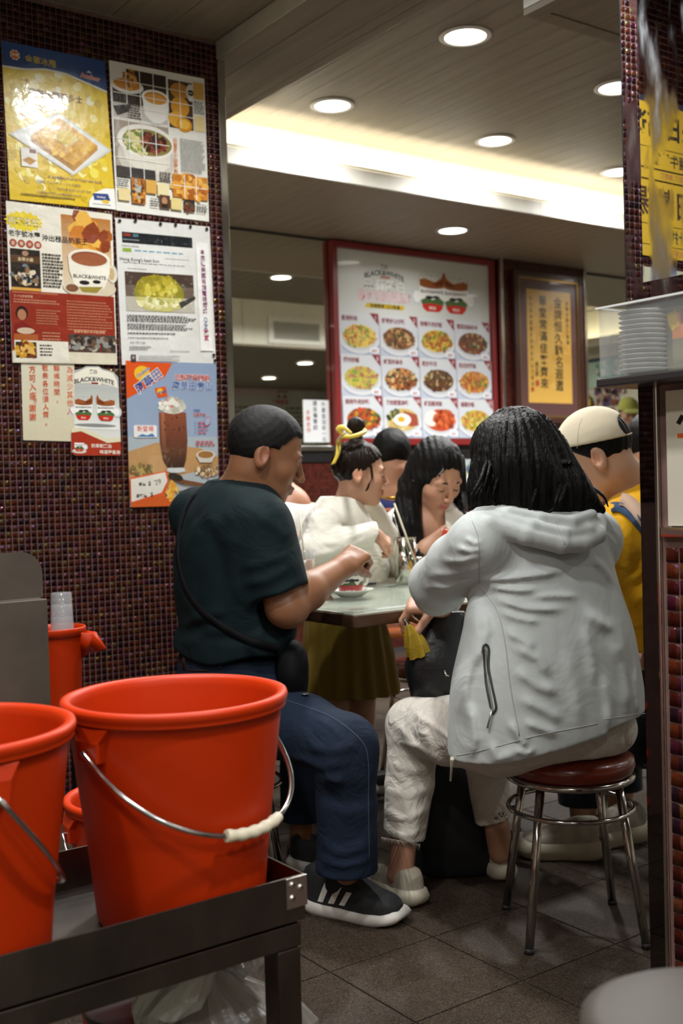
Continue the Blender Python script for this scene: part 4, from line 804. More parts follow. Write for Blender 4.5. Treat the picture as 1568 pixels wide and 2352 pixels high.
def bucket(label, loc, axis_ang, swing, h=0.292, r1=0.149, r0=0.113, bail=True, side=1, grp='orange buckets', bl=0.186, grip=True):
    t = thing('bucket', label, 'bucket', loc, 0, grp); n = 72
    prof = [(.0005, .004), (r0-.012, .004), (r0-.004, .0005), (r0, .004), (r0+.002, .012)]
    prof += [(r0+(r1-.006-r0)*q, .012+(h-.03)*q) for q in (.25, .5, .75, .93)]
    prof += [(r1-.0065, h-.021), (r1-.001, h-.0205), (r1, h-.018), (r1-.001, h-.0155), (r1+.0012, h-.013), (r1+.0028, h-.006), (r1+.0012, h-.0012), (r1-.003, h), (r1-.009, h-.001), (r1-.0125, h-.006), (r1-.0135, h-.015)]
    prof += [(r0-.004+(r1-.0145-r0+.004)*q, .012+(h-.03)*q) for q in (.8, .4, .02)]+[(r0-.012, .008), (.0005, .008)]
    MB().lathe(prof, n=n).build('shell', M_orange, t)
    ax = np.array([math.cos(axis_ang), math.sin(axis_ang), 0]); pe = np.array([-ax[1], ax[0], 0])*side
    hz = h-.052
    rr = r0+(r1-.006-r0)*((hz-.012)/(h-.03))
    for s in (1, -1):
        c = ax*s*(rr+.002)+np.array([0, 0, hz]); e = MB(); tng = np.cross([0, 0, 1], ax*s)
        pts = [c+tng*a+np.array([0, 0, b]) for a, b in ((-.034, .03), (-.022, .012), (-.019, -.014), (.019, -.014), (.022, .012), (.034, .03))]
        outv = [q+ax*s*(.009 if k in (1, 2, 3, 4) else .004) for k, q in enumerate(pts)]; inv = [q-ax*s*.005 for q in pts]; m = len(pts)
        e.add(outv+inv, [tuple(range(m)), tuple(range(2*m-1, m-1, -1))]+[(i, m+i, m+(i+1) % m, (i+1) % m) for i in range(m)]); e.build('lug', M_orange, t, .0015)
    if bail:
        dn = pe*math.cos(swing)+np.array([0, 0, -1])*math.sin(swing)
        R = rr+.017; pts = []
        for k in range(41):
            a = math.pi*k/40; pts.append(ax*R*math.cos(a)*(1 if abs(math.cos(a)) < .97 else 1)+dn*bl*math.sin(a)**.85+np.array([0, 0, hz]))
        pts = [ax*(R-.016)+np.array([0, 0, hz])]+pts+[-ax*(R-.016)+np.array([0, 0, hz])]
        b_ = MB().tube(pts, .0036, 10).build('bail', M_wire, t)
        gp = spline([np.asarray(pts[k]) for k in range(17, 26)], 5); m = len(gp)
        MB().tube(gp, [.0078+.0007*math.sin(i/m*5*2*math.pi) for i in range(m)], 14).build('grip', M_grip, b_) if grip else None
    return t
V1 = math.atan2  # ear direction given in the view frame -> world angle
def vang(a, b): q = v2w((a, b, 0)); return math.atan2(q[1], q[0])
b1 = bucket('big orange bucket in full view with a cream-gripped wire handle', (0.698, 1.378, 0.5005), vang(-.091, -.113), math.radians(38), h=.303, r1=.152)
bucket('orange bucket cut off by the left picture edge, nearest the viewer', (0.386, 1.372, 0.5005), vang(.089, -.114), math.radians(52), h=.303, r1=.152, bl=.2, grip=False)
for k in range(3):
    q = atd(318, 1785, 2.0); o = bucket('orange bucket in the nested stack behind the cart, %s' % ('lowest', 'middle', 'topmost')[k], (q[0], q[1], .001+.115*k), vang(-.13, -.07), math.radians(50), h=.31, r1=.131, r0=.1, bail=(k > 0), grp='nested orange buckets behind the cart', bl=.16)

# ---- steel cabinet at the left edge
t = thing('steel_cabinet', 'stainless steel cabinet with a rounded back panel at the left edge', 'cabinet', (0.68, 2.6, 0)); ox, oy = .68, 2.6
def sb(x0, x1, y0, y1, z0, z1, name, m=M_steel, bev=.002): return MB().box(x0-ox, x1-ox, y0-oy, y1-oy, z0, z1).build(name, m, t, bev)
M_steel2 = mat('stained_steel', (0.22, 0.195, 0.165), 0.42, 0.9, noise=(5, .25), bump=(40, .1, (1, 1, 1), .002))
zt = atd(60, 1266, 2.5)[2]; zs = atd(60, 1376, 2.5)[2]
sb(.44, .915, 2.418, 2.88, .02, zs-.001, 'body', M_steel2)
rp = [(.44, zs+.004), (.905, zs+.004), (.905, zt-.05)]+[(.855+.05*math.cos(a), zt-.05+.05*math.sin(a)) for a in np.linspace(0, math.pi/2, 8)[1:]]+[(.44, zt)]
MB().prism([(a-ox, b) for a, b in rp], 'y', 2.416-oy, 2.419-oy).build('splash_panel', M_steel2, t)
for fx in (.47, .88):
    for fy in (2.45, 2.85): sb(fx-.015, fx+.015, fy-.015, fy+.015, 0, .02, 'foot')
t = thing('low_counter', 'low steel counter behind the cabinet holding the orange jug', 'counter', (1.08, 2.8, 0)); ox, oy = 1.08, 2.8
sb(.94, 1.22, 2.63, 3.0, .47, .5, 'top')
for fx in (.96, 1.2):
    for fy in (2.65, 2.98): sb(fx-.014, fx+.014, fy-.014, fy+.014, 0, .47, 'leg')
# jug with spout, cups standing in it
jq = atd(128, 1440, 2.9); t = thing('jug', 'orange plastic jug with a pouring spout beside the steel cabinet', 'jug', (jq[0], jq[1], .5005)); jh = jq[2]-.5
MB().lathe([(.0005, .004), (.052, .004), (.056, .002), (.058, .01), (.064, jh*.6), (.068, jh*.88), (.069, jh-.022), (.076, jh-.02), (.077, jh-.004), (.0755, jh), (.07, jh-.001), (.066, jh-.02), (.058, .02), (.0005, .012)], n=40).build('body', M_orange, t)
sp = v2w((1, 0, 0)); nrm = np.cross([0, 0, 1], sp)
sv = []
for f_, w_, zz in ((.06, .026, jh-.012), (.1, .016, jh-.018), (.128, .003, jh-.058)): sv.append((np.array(sp)*f_+nrm*w_+[0, 0, zz], np.array(sp)*f_-nrm*w_+[0, 0, zz]))
kb = [np.array(sp)*.06+[0, 0, jh-.085], np.array(sp)*.085+[0, 0, jh-.066], np.array(sp)*.124+[0, 0, jh-.062]]
mb = MB(); vv = []
for (l, r), b in zip(sv, kb): vv += [l, b, r]
mb.add(vv, [(0, 1, 4, 3), (1, 2, 5, 4), (3, 4, 7, 6), (4, 5, 8, 7)], True); o = mb.build('spout', M_orange, t); md = o.modifiers.new('s', 'SOLIDIFY'); md.thickness = .004
M_acr = mat('clear_acrylic', (0.55, 0.56, 0.58), 0.12, alpha=0.30, spec=.6, coat=.3)
cup_me = MB().lathe([(.0305, 0), (.0285, .05), (.0265, .098), (.0235, .1), (.0005, .1)], n=28).mesh('tumbler'); cup_me.materials.append(M_acr)
band_me = MB().lathe([(.0307, 0), (.0313, .0015), (.0306, .003)], n=28).mesh('band'); band_me.materials.append(mat('acrylic_edge', (.75, .76, .78), .15, alpha=.75))
cq = atd(143, 1440, 2.9)
for k, nm in enumerate(('lowest', 'middle', 'top')):
    o = thing('tumbler', 'clear upturned plastic tumbler in the orange jug, %s of the stack' % nm, 'tumbler', (cq[0], cq[1], atd(145, 1360, 2.9)[2]-.1-.032*(2-k)), 0, 'clear tumblers stacked in the jug'); obj('wall', cup_me, None, o); obj('band', band_me, None, o)

# ---- under the cart: bags and a drum
def crumple(name, label, cat, c, size, seed, mtl, squash=(1, 1, 1), amp=.22, sub=4):
    bm = bmesh.new(); bmesh.ops.create_icosphere(bm, subdivisions=sub, radius=1); rg = np.random.default_rng(seed); dirs = rg.normal(size=(60, 3)); dirs /= np.linalg.norm(dirs, axis=1)[:, None]; off = rg.uniform(.5, 1.0, 60)
    for v in bm.verts:
        p_ = np.array(v.co); d = dirs@p_; r = 1+amp*(np.max(d*off)-1)+.05*math.sin(9*p_[0]+5*p_[2]+seed)+.04*math.sin(13*p_[1]-7*p_[2])
        v.co = p_*r*np.array(size)*np.array(squash)
    me = bpy.data.meshes.new(name); bm.to_mesh(me); bm.free(); me.polygons.foreach_set('use_smooth', [False]*len(me.polygons)); me.materials.append(mtl)
    o = link(bpy.data.objects.new(name, me)); o.location = [float(x) for x in c]; return tag(o, label, cat)
M_bag = mat('thin_white_plastic', (0.42, 0.42, 0.38), 0.35, alpha=.9, bump=(25, .5, (1, 1, 1), .01)); M_bag2 = mat('clear_bag_plastic', (0.3, 0.28, 0.25), 0.25, alpha=.6, bump=(25, .5, (1, 1, 1), .01))
def hang_bag(label, P0, rows, m, seed, nn=40):
    """a sagging plastic bag: loft of crumpled rings. rows: (z drop, rx, ry, dx, dy)"""
    rg = np.random.default_rng(seed); ph = rg.uniform(0, 6, 8); v = []; f = []
    for i, (dz, rx, ry, dx, dy) in enumerate(rows):
        for k in range(nn):
            a = 2*math.pi*k/nn; w_ = 1+.10*math.sin(3*a+ph[0]+i*.5)+.09*math.sin(7*a+ph[1]-i*.9)+.06*math.sin(13*a+ph[2]+i*1.7)
            q = v2w((rx*w_*math.cos(a)+dx, ry*w_*math.sin(a)+dy, 0)); v.append((q[0], q[1], -dz+.006*math.sin(5*a+i+ph[3])))
    for i in range(len(rows)-1):
        for k in range(nn): f.append((i*nn+k, i*nn+(k+1) % nn, (i+1)*nn+(k+1) % nn, (i+1)*nn+k))
    f.append(tuple((len(rows)-1)*nn+k for k in range(nn)))
    me = recalc(mesh_from('plastic_bag', v, f, False)); me.materials.append(m); o = link(bpy.data.objects.new('plastic_bag', me)); o.location = [float(x) for x in P0]; return tag(o, label, 'plastic bag', 'plastic bags under the cart')
hang_bag('large translucent plastic bag slumped under the cart', atd(500, 2235, 1.62), [(-.02, .02, .015, -.02, 0), (.01, .035, .03, 0, 0), (.05, .085, .06, .02, 0), (.09, .1, .07, .035, 0), (.15, .105, .075, .04, 0), (.24, .1, .075, .04, 0), (.30, .07, .05, .04, 0)], M_bag2, 3)
hang_bag('crumpled opaque white bag knotted over the drum lid', atd(400, 2235, 1.5), [(-.03, .006, .02, .04, 0), (-.01, .03, .03, .03, 0), (.02, .045, .035, .005, 0), (.045, .043, .035, -.015, 0), (.062, .025, .02, -.03, 0)], M_bag, 5)
hang_bag('small clear bag with orange print drooping beside the cart leg', atd(560, 2175, 1.62), [(-.03, .05, .03, 0, 0), (0, .055, .035, 0, 0), (.02, .045, .03, .0, 0), (.035, .02, .014, .005, 0)], M_bag2, 8)
dq = atd(310, 2300, 1.62); t = thing('drum', 'red tin drum with a dark lid under the cart', 'drum', (dq[0]-.0, dq[1], .1085)); dh = dq[2]-.1085
MB().lathe([(.0005, 0), (.07, 0), (.07, dh-.01)], n=40).build('body', mat('red_tin', (.2, .02, .015), .35, coat=.3), t)
MB().lathe([(.07, dh-.012), (.074, dh-.01), (.0745, dh-.002), (.072, dh), (.068, dh-.004), (.0005, dh-.004)], n=40).build('lid', mat('dark_tin_lid', (.08, .08, .08), .3, .8), t)
# bin in the bottom right corner
q = atd(1630, 2330, 0.92); t = thing('bin', 'rounded grey-brown bin top out of focus in the bottom right corner', 'bin', (q[0], q[1], 0)); bz = q[2]
M_bin = mat('taupe_plastic', (.045, .037, .03), .6)
MB().lathe([(.0005, 0), (.085, 0), (.1, bz-.03)], n=36).build('body', M_bin, t); MB().lathe([(.1, bz-.035), (.106, bz-.03), (.105, bz-.008), (.09, bz), (.05, bz+.006), (.0005, bz+.008)], n=36).build('lid', M_bin, t)

# ================================================================== TABLE AND STOOLS
TX, TY, TX1, TY1, TZ = 1.722, 2.355, 2.86, 2.985, 0.742
t = thing('dining_table', 'worn wooden cafe table with a glass top', 'table', ((TX+TX1)/2, (TY+TY1)/2, 0)); ox, oy = (TX+TX1)/2, (TY+TY1)/2
M_tw = mat('worn_table_wood', (0.055, 0.024, 0.011), 0.4, noise=(12, .5, (1, 1, 3)), bump=(30, .4, (1, 1, 2), .004)); M_leg = mat('black_iron', (.015, .015, .015), .4, .5)
rc = .02
def rrpoly(x0, x1, y0, y1, r):
    P_ = []
    for cx, cy, a in ((x1-r, y0+r, -90), (x1-r, y1-r, 0), (x0+r, y1-r, 90), (x0+r, y0+r, 180)): P_ += [(cx+r*math.cos(math.radians(a+k*22.5)), cy+r*math.sin(math.radians(a+k*22.5))) for k in range(5)]
    return P_
MB().prism(rrpoly(TX-ox, TX1-ox, TY-oy, TY1-oy, .015), 'z', .706, TZ-.004).build('table_top', M_tw, t, .003)
M_formica = mat('green_white_formica', (.42, .44, .36), .35, noise=(18, .12)); MB().prism(rrpoly(TX+.004-ox, TX1-.004-ox, TY+.004-oy, TY1-.004-oy, .012), 'z', TZ-.0038, TZ-.0005).build('laminate', M_formica, t)
M_glass = mat('glass_sheet', (.55, .66, .6), .02, alpha=.25, spec=.8, coat=1.0, coat_rough=.015); MB().prism(rrpoly(TX+.006-ox, TX1-.01-ox, TY+.006-oy, TY1-.01-oy, .01), 'z', TZ+.0006, TZ+.0075).build('glass_sheet', M_glass, t, .001)
MB().box(.06, .1, -.02, .02, .02, .705).build('column', M_leg, t, .003); MB().box(-.14, .3, -.03, .03, 0, .02).build('foot_bar', M_leg, t, .003); MB().box(.05, .11, -.22, -.03, 0, .02).build('foot_bar', M_leg, t, .003); MB().box(.05, .11, .03, .22, 0, .02).build('foot_bar', M_leg, t, .003)
TT = TZ+.0077
q = atz(868, 1398, TZ-.0004); p = Print((q[0]-.02, q[1]+.012, TZ), (q[0]+.2, q[1]+.012, TZ), (q[0]+.2, q[1]-.022, TZ), (q[0]-.02, q[1]-.022, TZ), (0, 0, 1)); p.rect(0, 0, 1, 1, '#cfd6d2'); p.build('paper_slip', M_paper, 'white paper slip under the glass at the table edge', 'paper', thick=.0002)

M_seat = mat('red_vinyl', (0.15, 0.018, 0.005), 0.3, coat=.25, noise=(9, .15)); M_tube = mat('stool_chrome', (.5, .47, .43), .14, 1.0)
def make_stool(zs=.43):
    t = thing('stool', '', 'stool', (0, 0, 0), 0, 'round red stools')
    MB().lathe([(.0005, zs-.05), (.14, zs-.05), (.15, zs-.042), (.1545, zs-.026), (.152, zs-.012), (.14, zs-.003), (.11, zs+.003), (.0005, zs+.005)], n=44).build('seat', M_seat, t)
    MB().tube([(.146*math.cos(a), .146*math.sin(a), zs-.056) for a in np.linspace(0, 2*math.pi, 48, endpoint=False)], .0085, 10, closed=True).build('seat_ring', M_tube, t)
    for k in range(4):
        a = math.radians(12+90*k); c, s = math.cos(a), math.sin(a)
        MB().tube([(.128*c, .128*s, zs-.055), (.192*c, .192*s, .006)], .0105, 14).build('leg', M_tube, t)
        MB().tube([(.1912*c, .1912*s, .012), (.1925*c, .1925*s, 0)], .0118, 12).build('foot_cap', mat('black_rubber', (.015, .014, .013), .6), t)
    MB().tube([(.1475*math.cos(a), .1475*math.sin(a), .298) for a in np.linspace(0, 2*math.pi, 48, endpoint=False)], .0058, 10, closed=True).build('foot_ring', M_tube, t)
    return t
st0 = make_stool()
# ================================================================== SMOOTH BODIES: distance fields turned into one continuous mesh
f32 = np.float32
def smin(a, b, k):
    if k <= 0: return np.minimum(a, b)
    h = np.clip(.5+.5*(b-a)/k, 0, 1); return b+(a-b)*h-k*h*(1-h)
def smax(a, b, k): return -smin(-a, -b, k)
def cone(p, a, b, r1, r2):
    a = np.asarray(a, f32); ba = np.asarray(b, f32)-a; q = p-a; t = np.clip(q@ba/max(float(ba@ba), 1e-9), 0, 1)
    return np.linalg.norm(q-t[:, None]*ba, axis=1)-(r1+(r2-r1)*t)
def chain(p, pts, rs, k=0.0):
    d = None
    for i in range(len(pts)-1):
        e = cone(p, pts[i], pts[i+1], rs[i], rs[i+1]); d = e if d is None else smin(d, e, k)
    return d
def ell(p, c, r, R=None):
    q = p-np.asarray(c, f32)
    if R is not None: q = q@np.asarray(R, f32)
    r = np.asarray(r, f32); k0 = np.linalg.norm(q/r, axis=1); k1 = np.linalg.norm(q/(r*r), axis=1)+1e-6
    return k0*(k0-1)/k1
def loft(p, secs, axis=2, sharp=2.0):
    """stack of ellipses: secs = rows (z, ca, cb, ra, rb), z ascending"""
    S = np.asarray(secs, f32); z = np.clip(p[:, 2], S[0, 0], S[-1, 0])
    ca, cb, ra, rb = [np.interp(z, S[:, 0], S[:, i]).astype(f32) for i in range(1, 5)]
    x, y = np.abs(p[:, 0]-ca)/ra, np.abs(p[:, 1]-cb)/rb
    k = (x**sharp+y**sharp)**(1/sharp)
    d = (k-1)*np.minimum(ra, rb)
    over = np.maximum(S[0, 0]-p[:, 2], p[:, 2]-S[-1, 0])
    return np.maximum(d, over)
def plane(p, c, n): n = np.asarray(n, f32); n = n/np.linalg.norm(n); return (p-np.asarray(c, f32))@n
def smooth_secs(rows, n=5):
    rows = sorted(rows); return [tuple(q) for q in spline(rows, n)]
def crease(p, lines):
    """raised folds in the cloth: lines = [(list of (a,z) points, height, width)]"""
    d = np.zeros(len(p), f32); q = p[:, [0, 2]]
    for pts, amp, wd in lines:
        P_ = np.asarray(pts, f32); lo, hi = P_.min(0)-3*wd, P_.max(0)+3*wd
        m = np.all((q > lo) & (q < hi), axis=1)
        if not m.any(): continue
        s = q[m]; best = np.full(len(s), 9, f32); L_ = 0; tot = sum(np.linalg.norm(P_[i+1]-P_[i]) for i in range(len(P_)-1)); tt = np.zeros(len(s), f32)
        for i in range(len(P_)-1):
            ba = P_[i+1]-P_[i]; l = np.linalg.norm(ba); t = np.clip((s-P_[i])@ba/max(l*l, 1e-9), 0, 1); e = np.linalg.norm(s-P_[i]-t[:, None]*ba, axis=1)
            u = e < best; best = np.where(u, e, best); tt = np.where(u, (L_+t*l)/tot, tt); L_ += l
        d[m] += amp*np.exp(-(best/wd)**2)*np.clip(4*np.minimum(tt, 1-tt)+.15, 0, 1)
    return d
def wob(p, s, seed=0):
    rg = np.random.default_rng(seed); d = 0
    for i in range(5):
        k = rg.normal(size=3); k *= s*(1+.6*i)/np.linalg.norm(k); d = d+np.sin(p@k.astype(f32)+rg.uniform(0, 6))/(1+.5*i)
    return d/3
def sdf_mesh(f, lo, hi, h, name='m', smooth=True, color=None, relax=1):
    lo, hi = np.asarray(lo, float), np.asarray(hi, float); B = 8; nb = np.ceil((hi-lo)/(h*B)).astype(int)+1
    g = np.stack(np.meshgrid(*[np.arange(n) for n in nb], indexing='ij'), -1).reshape(-1, 3)
    cen = (lo+(g+.5)*h*B).astype(f32); d = f(cen); act = g[np.abs(d) < h*B*.5*1.733*1.35+.004]
    off = np.stack(np.meshgrid(*[np.arange(B+1)]*3, indexing='ij'), -1).reshape(-1, 3)
    verts = []; keys = []; corner = np.array([[i, j, k] for i in (0, 1) for j in (0, 1) for k in (0, 1)])
    N = (nb*B+2).astype(np.int64); edges = [(a, b) for a in range(8) for b in range(a+1, 8) if np.abs(corner[a]-corner[b]).sum() == 1]
    E = []
    for s in range(0, len(act), 400):
        blk = act[s:s+400]; idx = blk[:, None]*B+off[None]; D = f((lo+idx.reshape(-1, 3)*h).astype(f32)).reshape(len(blk), B+1, B+1, B+1)
        C = np.stack([D[:, c[0]:c[0]+B, c[1]:c[1]+B, c[2]:c[2]+B] for c in corner], -1)
        sg = C < 0; m = sg.any(-1) & ~sg.all(-1); bi, i, j, k = np.nonzero(m)
        if not len(bi): continue
        cv = C[m]; acc = np.zeros((len(bi), 3)); cnt = np.zeros(len(bi))
        for a, b in edges:
            va, vb = cv[:, a], cv[:, b]; q = (va < 0) != (vb < 0); t = np.where(q, va/(va-vb+1e-20), 0)
            acc += np.where(q[:, None], corner[a]+t[:, None]*(corner[b]-corner[a]), 0); cnt += q
        cell = blk[bi]*B+np.stack([i, j, k], -1); verts.append(lo+(cell+acc/cnt[:, None])*h)
        keys.append((cell[:, 0]*N[1]+cell[:, 1])*N[2]+cell[:, 2])
        for ax in range(3):
            e = cv[:, 0] < 0; q = e != (cv[:, [4, 2, 1][ax]] < 0); E.append((ax, cell[q], e[q]))
    v = np.concatenate(verts); k = np.concatenate(keys); o = np.argsort(k); k = k[o]; v = v[o]
    quads = []
    for ax, cell, e in E:
        b, c = [(1, 2), (2, 0), (0, 1)][ax]; cs = []
        for db, dc in ((0, 0), (1, 0), (1, 1), (0, 1)):
            q = cell.copy(); q[:, b] -= db; q[:, c] -= dc; cs.append((q[:, 0]*N[1]+q[:, 1])*N[2]+q[:, 2])
        cs = np.stack(cs, 1); ix = np.clip(np.searchsorted(k, cs), 0, len(k)-1); ok = (k[ix] == cs).all(1)
        ix = ix[ok]; ee = e[ok]; ix = np.where(ee[:, None], ix[:, ::-1], ix); quads.append(ix)
    fq = np.concatenate(quads)[:, ::-1]
    for _ in range(relax):                                   # a little smoothing of the grid steps
        ed = np.concatenate([fq[:, [0, 1]], fq[:, [1, 2]], fq[:, [2, 3]], fq[:, [3, 0]]]); s_ = np.zeros_like(v); n_ = np.zeros(len(v))
        for a_, b_ in ((0, 1), (1, 0)):
            for c_ in range(3): s_[:, c_] += np.bincount(ed[:, a_], v[ed[:, b_], c_], len(v))
            n_ += np.bincount(ed[:, a_], minlength=len(v))
        v = .45*v+.55*s_/np.maximum(n_, 1)[:, None]
    me = mesh_np(name, v, fq[:, ::-1], smooth)
    if color is not None:
        at = me.color_attributes.new('Col', 'FLOAT_COLOR', 'POINT'); c = np.ones((len(v), 4), f32); c[:, :3] = color(v.astype(f32)); at.data.foreach_set('color', c.ravel())
    return me
def part(name, me, m, base, parent, label=None, kind=None):
    """mesh built in the view frame -> child of a thing whose Empty stands at `base` (view frame)"""
    me.transform(Matrix.Translation([-float(x) for x in base])); recalc(me) if len(me.polygons) < 400 else None
    return obj(name, me, m, parent, label=label, kind=kind)
def vmesh(mb, name, base, material, parent, bevel=0.0, label=None):
    me = mb.mesh(name, bevel); me.transform(Matrix.Translation([-float(x) for x in base])); return obj(name, me, material, parent, label=label)
def person(label, base): return thing('person', label, 'person', v2w((base[0], base[1], 0)), VROT)
def frame(fwd, up):
    """head frame: columns forward, left, up"""
    f = np.asarray(fwd, float); f /= np.linalg.norm(f); u = np.asarray(up, float); u -= f*(u@f); u /= np.linalg.norm(u); return np.stack([f, np.cross(u, f), u], 1)
def skin_mat(name, c, rough=.45):
    m = mat(name, c, rough, spec=.4, sss=.12, bump=(220, .12, (1, 1, 1), .002)); nt = m.node_tree; a = nt.nodes.new('ShaderNodeVertexColor'); a.layer_name = 'Col'
    nt.links.new(a.outputs['Color'], nt.nodes['Principled BSDF'].inputs['Base Color']); return m
M_skin = skin_mat('skin', (.4, .22, .13))

def head_field(q, jaw=1.0, cheek=1.0, nose=1.0):
    """q in head space: x to the nose, y left, z up, adult metres"""
    d = smin(ell(q, (-.014, 0, .036), (.097, .076, .087)), ell(q, (.022, 0, -.028), (.066, .061, .084)), .03)
    d = smin(d, ell(q, (.036, 0, -.082), (.044*jaw, .044*jaw, .031)), .03); d = smin(d, ell(q, (.064, 0, -.104), (.02, .022, .016)), .022)
    qa = q.copy(); qa[:, 1] = np.abs(qa[:, 1])
    d = smin(d, ell(qa, (.052, .04, -.026), (.026, .022*cheek, .024)), .022)
    d = smin(d, cone(qa, (.083, .012, .021), (.073, .042, .02), .0095, .009), .014)
    d = smax(d, -ell(qa, (.1, .031, .001), (.022, .017, .0105)), .012)
    d = smin(d, ell(qa, (.0745, .031, -.001), (.0135, .0155, .0115)), .004)
    d = smin(d, cone(q, (.086, 0, .014), (.103*1.0+.007*nose, 0, -.031), .0065, .0105*nose), .012); d = smin(d, ell(qa, (.096, .0115, -.036), (.012, .008, .0085)), .006)
    d = smin(d, cone(qa, (.0945, 0, -.0605), (.083, .021, -.0655), .0062, .0035), .007); d = smin(d, cone(qa, (.0915, 0, -.0735), (.081, .018, -.069), .0075, .004), .007)
    d = smax(d, -cone(qa, (.102, 0, -.0668), (.084, .024, -.0675), .0023, .0016), .003)
    ear = ell(qa, (-.022, .0795, -.006), (.021, .0085, .034), _EARR); ear = smax(ear, -ell(qa, (-.0175, .088, -.004), (.0115, .0075, .022), _EARR), .004); ear = smin(ear, ell(qa, (-.018, .078, -.034), (.009, .006, .01)), .008)
    d = smin(d, ear, .006)
    return d
_EARR = frame((1, .35, .12), (-.12, -.18, 1))
def face_color(q, base, lips=(.30, .075, .06), cheek=.12):
    qa = np.abs(q[:, 1]); c = np.repeat(np.asarray(base, f32)[None], len(q), 0)
    r = np.exp(-(((q[:, 0]-.06)/.03)**2+((qa-.04)/.025)**2+((q[:, 2]+.03)/.025)**2)); c = c*(1+cheek*np.outer(r, [.6, -.3, -.3]))
    l = np.exp(-np.maximum(0, np.abs(q[:, 2]+.0675)-.006)**2/.003**2-np.maximum(0, qa-.016)**2/.004**2)*(q[:, 0] > .076); c += l[:, None]*(np.asarray(lips, f32)-c)*.85
    e = np.exp(-(((q[:, 0]+.005)/.03)**2+((qa-.085)/.01)**2+((q[:, 2]+.005)/.035)**2)); c = c*(1+np.outer(e, [.15, -.1, -.12]))
    return c
class Head:
    def __init__(s, c, fwd, up, sc=1.0, **kw): s.c = np.asarray(c, f32); s.R = frame(fwd, up).astype(f32); s.sc = sc; s.kw = kw
    def q(s, p): return ((p-s.c)@s.R)/s.sc
    def w(s, q): return s.c+s.sc*(s.R@np.asarray(q, float))
    def field(s, p):
        r = np.linalg.norm(p-s.c, axis=1); m = r < .24*s.sc; d = r-.155*s.sc
        if m.any(): d[m] = head_field(s.q(p[m]), **s.kw)*s.sc
        return d
    def brows(s, base, parent, m, eye=True, lash=.0012):
        for sg in (1, -1):
            pts = spline([s.w((.0895, .012*sg, .021)), s.w((.088, .026*sg, .0265)), s.w((.076, .044*sg, .022))], 6); vmesh(MB().tube(pts, [.0012+.0022*math.sin(math.pi*min(1, .15+.8*i/len(pts))) for i in range(len(pts))], 6), 'eyebrow', base, m, parent)
            if eye:
                pts = spline([s.w((.082, .0175*sg, -.0035)), s.w((.0878, .03*sg, -.0065)), s.w((.078, .0445*sg, -.003))], 6); vmesh(MB().tube(pts, lash, 6), 'eyelashes', base, m, parent)
def hand_field(d0, p, wrist, *a, **k):
    m = np.linalg.norm(p-np.asarray(wrist, f32), axis=1) < .27; d = d0.copy()
    if m.any(): d[m] = _hand_field(d0[m], p[m], wrist, *a, **k)
    return d
def _hand_field(d0, p, wrist, dirv, palm, side, sc=1.0, curl=(.5, .7, .5), thumb=(.5, .3), spread=.06):
    """adds a hand to the field d0: palm block, four jointed fingers of unequal length, thumb from the side of the palm.
    dirv wrist->knuckles, palm = direction the palm faces, side=+1/-1 picks the thumb's side"""
    D = np.asarray(dirv, float); D /= np.linalg.norm(D); N = np.asarray(palm, float); N -= D*(N@D); N /= np.linalg.norm(N); S = np.cross(D, N)*side; W = np.asarray(wrist, float)
    d = smin(d0, chain(p, [W, W+D*.03*sc], [.027*sc, .026*sc]), .02)
    for o in (-.026, -.009, .009, .026): d = smin(d, cone(p, W+D*.012*sc+S*o*.7*sc, W+D*(.085-.12*abs(o-.006))*sc+S*o*sc, .0155*sc, .0118*sc), .012)
    L_ = ((.026, .043, .026, .021), (.009, .047, .03, .023), (-.009, .044, .028, .022), (-.026, .034, .021, .019))
    for i, (o, a, b, c) in enumerate(L_):
        P0 = W+D*(.085-.12*abs(o-.006))*sc+S*o*sc; ang = 0; P_ = [P0]; dr = D+S*o*spread/.026
        for l, cu in zip((a, b, c), curl if not hasattr(curl[0], '__len__') else curl[i]):
            ang += cu; v = dr*math.cos(ang)+N*math.sin(ang); v /= np.linalg.norm(v); P_.append(P_[-1]+v*l*sc)
        d = smin(d, chain(p, P_, [.0098*sc, .0093*sc, .0085*sc, .0072*sc], .003), .005)
    T0 = W+D*.022*sc+S*.022*sc; v1 = D*math.cos(thumb[0])+S*math.sin(thumb[0])+N*thumb[1]; v1 /= np.linalg.norm(v1); T1 = T0+v1*.04*sc; v2 = v1*.8+D*.5*math.cos(thumb[0])+N*thumb[1]*.8; v2 /= np.linalg.norm(v2)
    return smin(d, chain(p, [T0, T1, T1+v2*.033*sc, T1+v2*.055*sc], [.0145*sc, .0118*sc, .0105*sc, .008*sc], .004), .009)
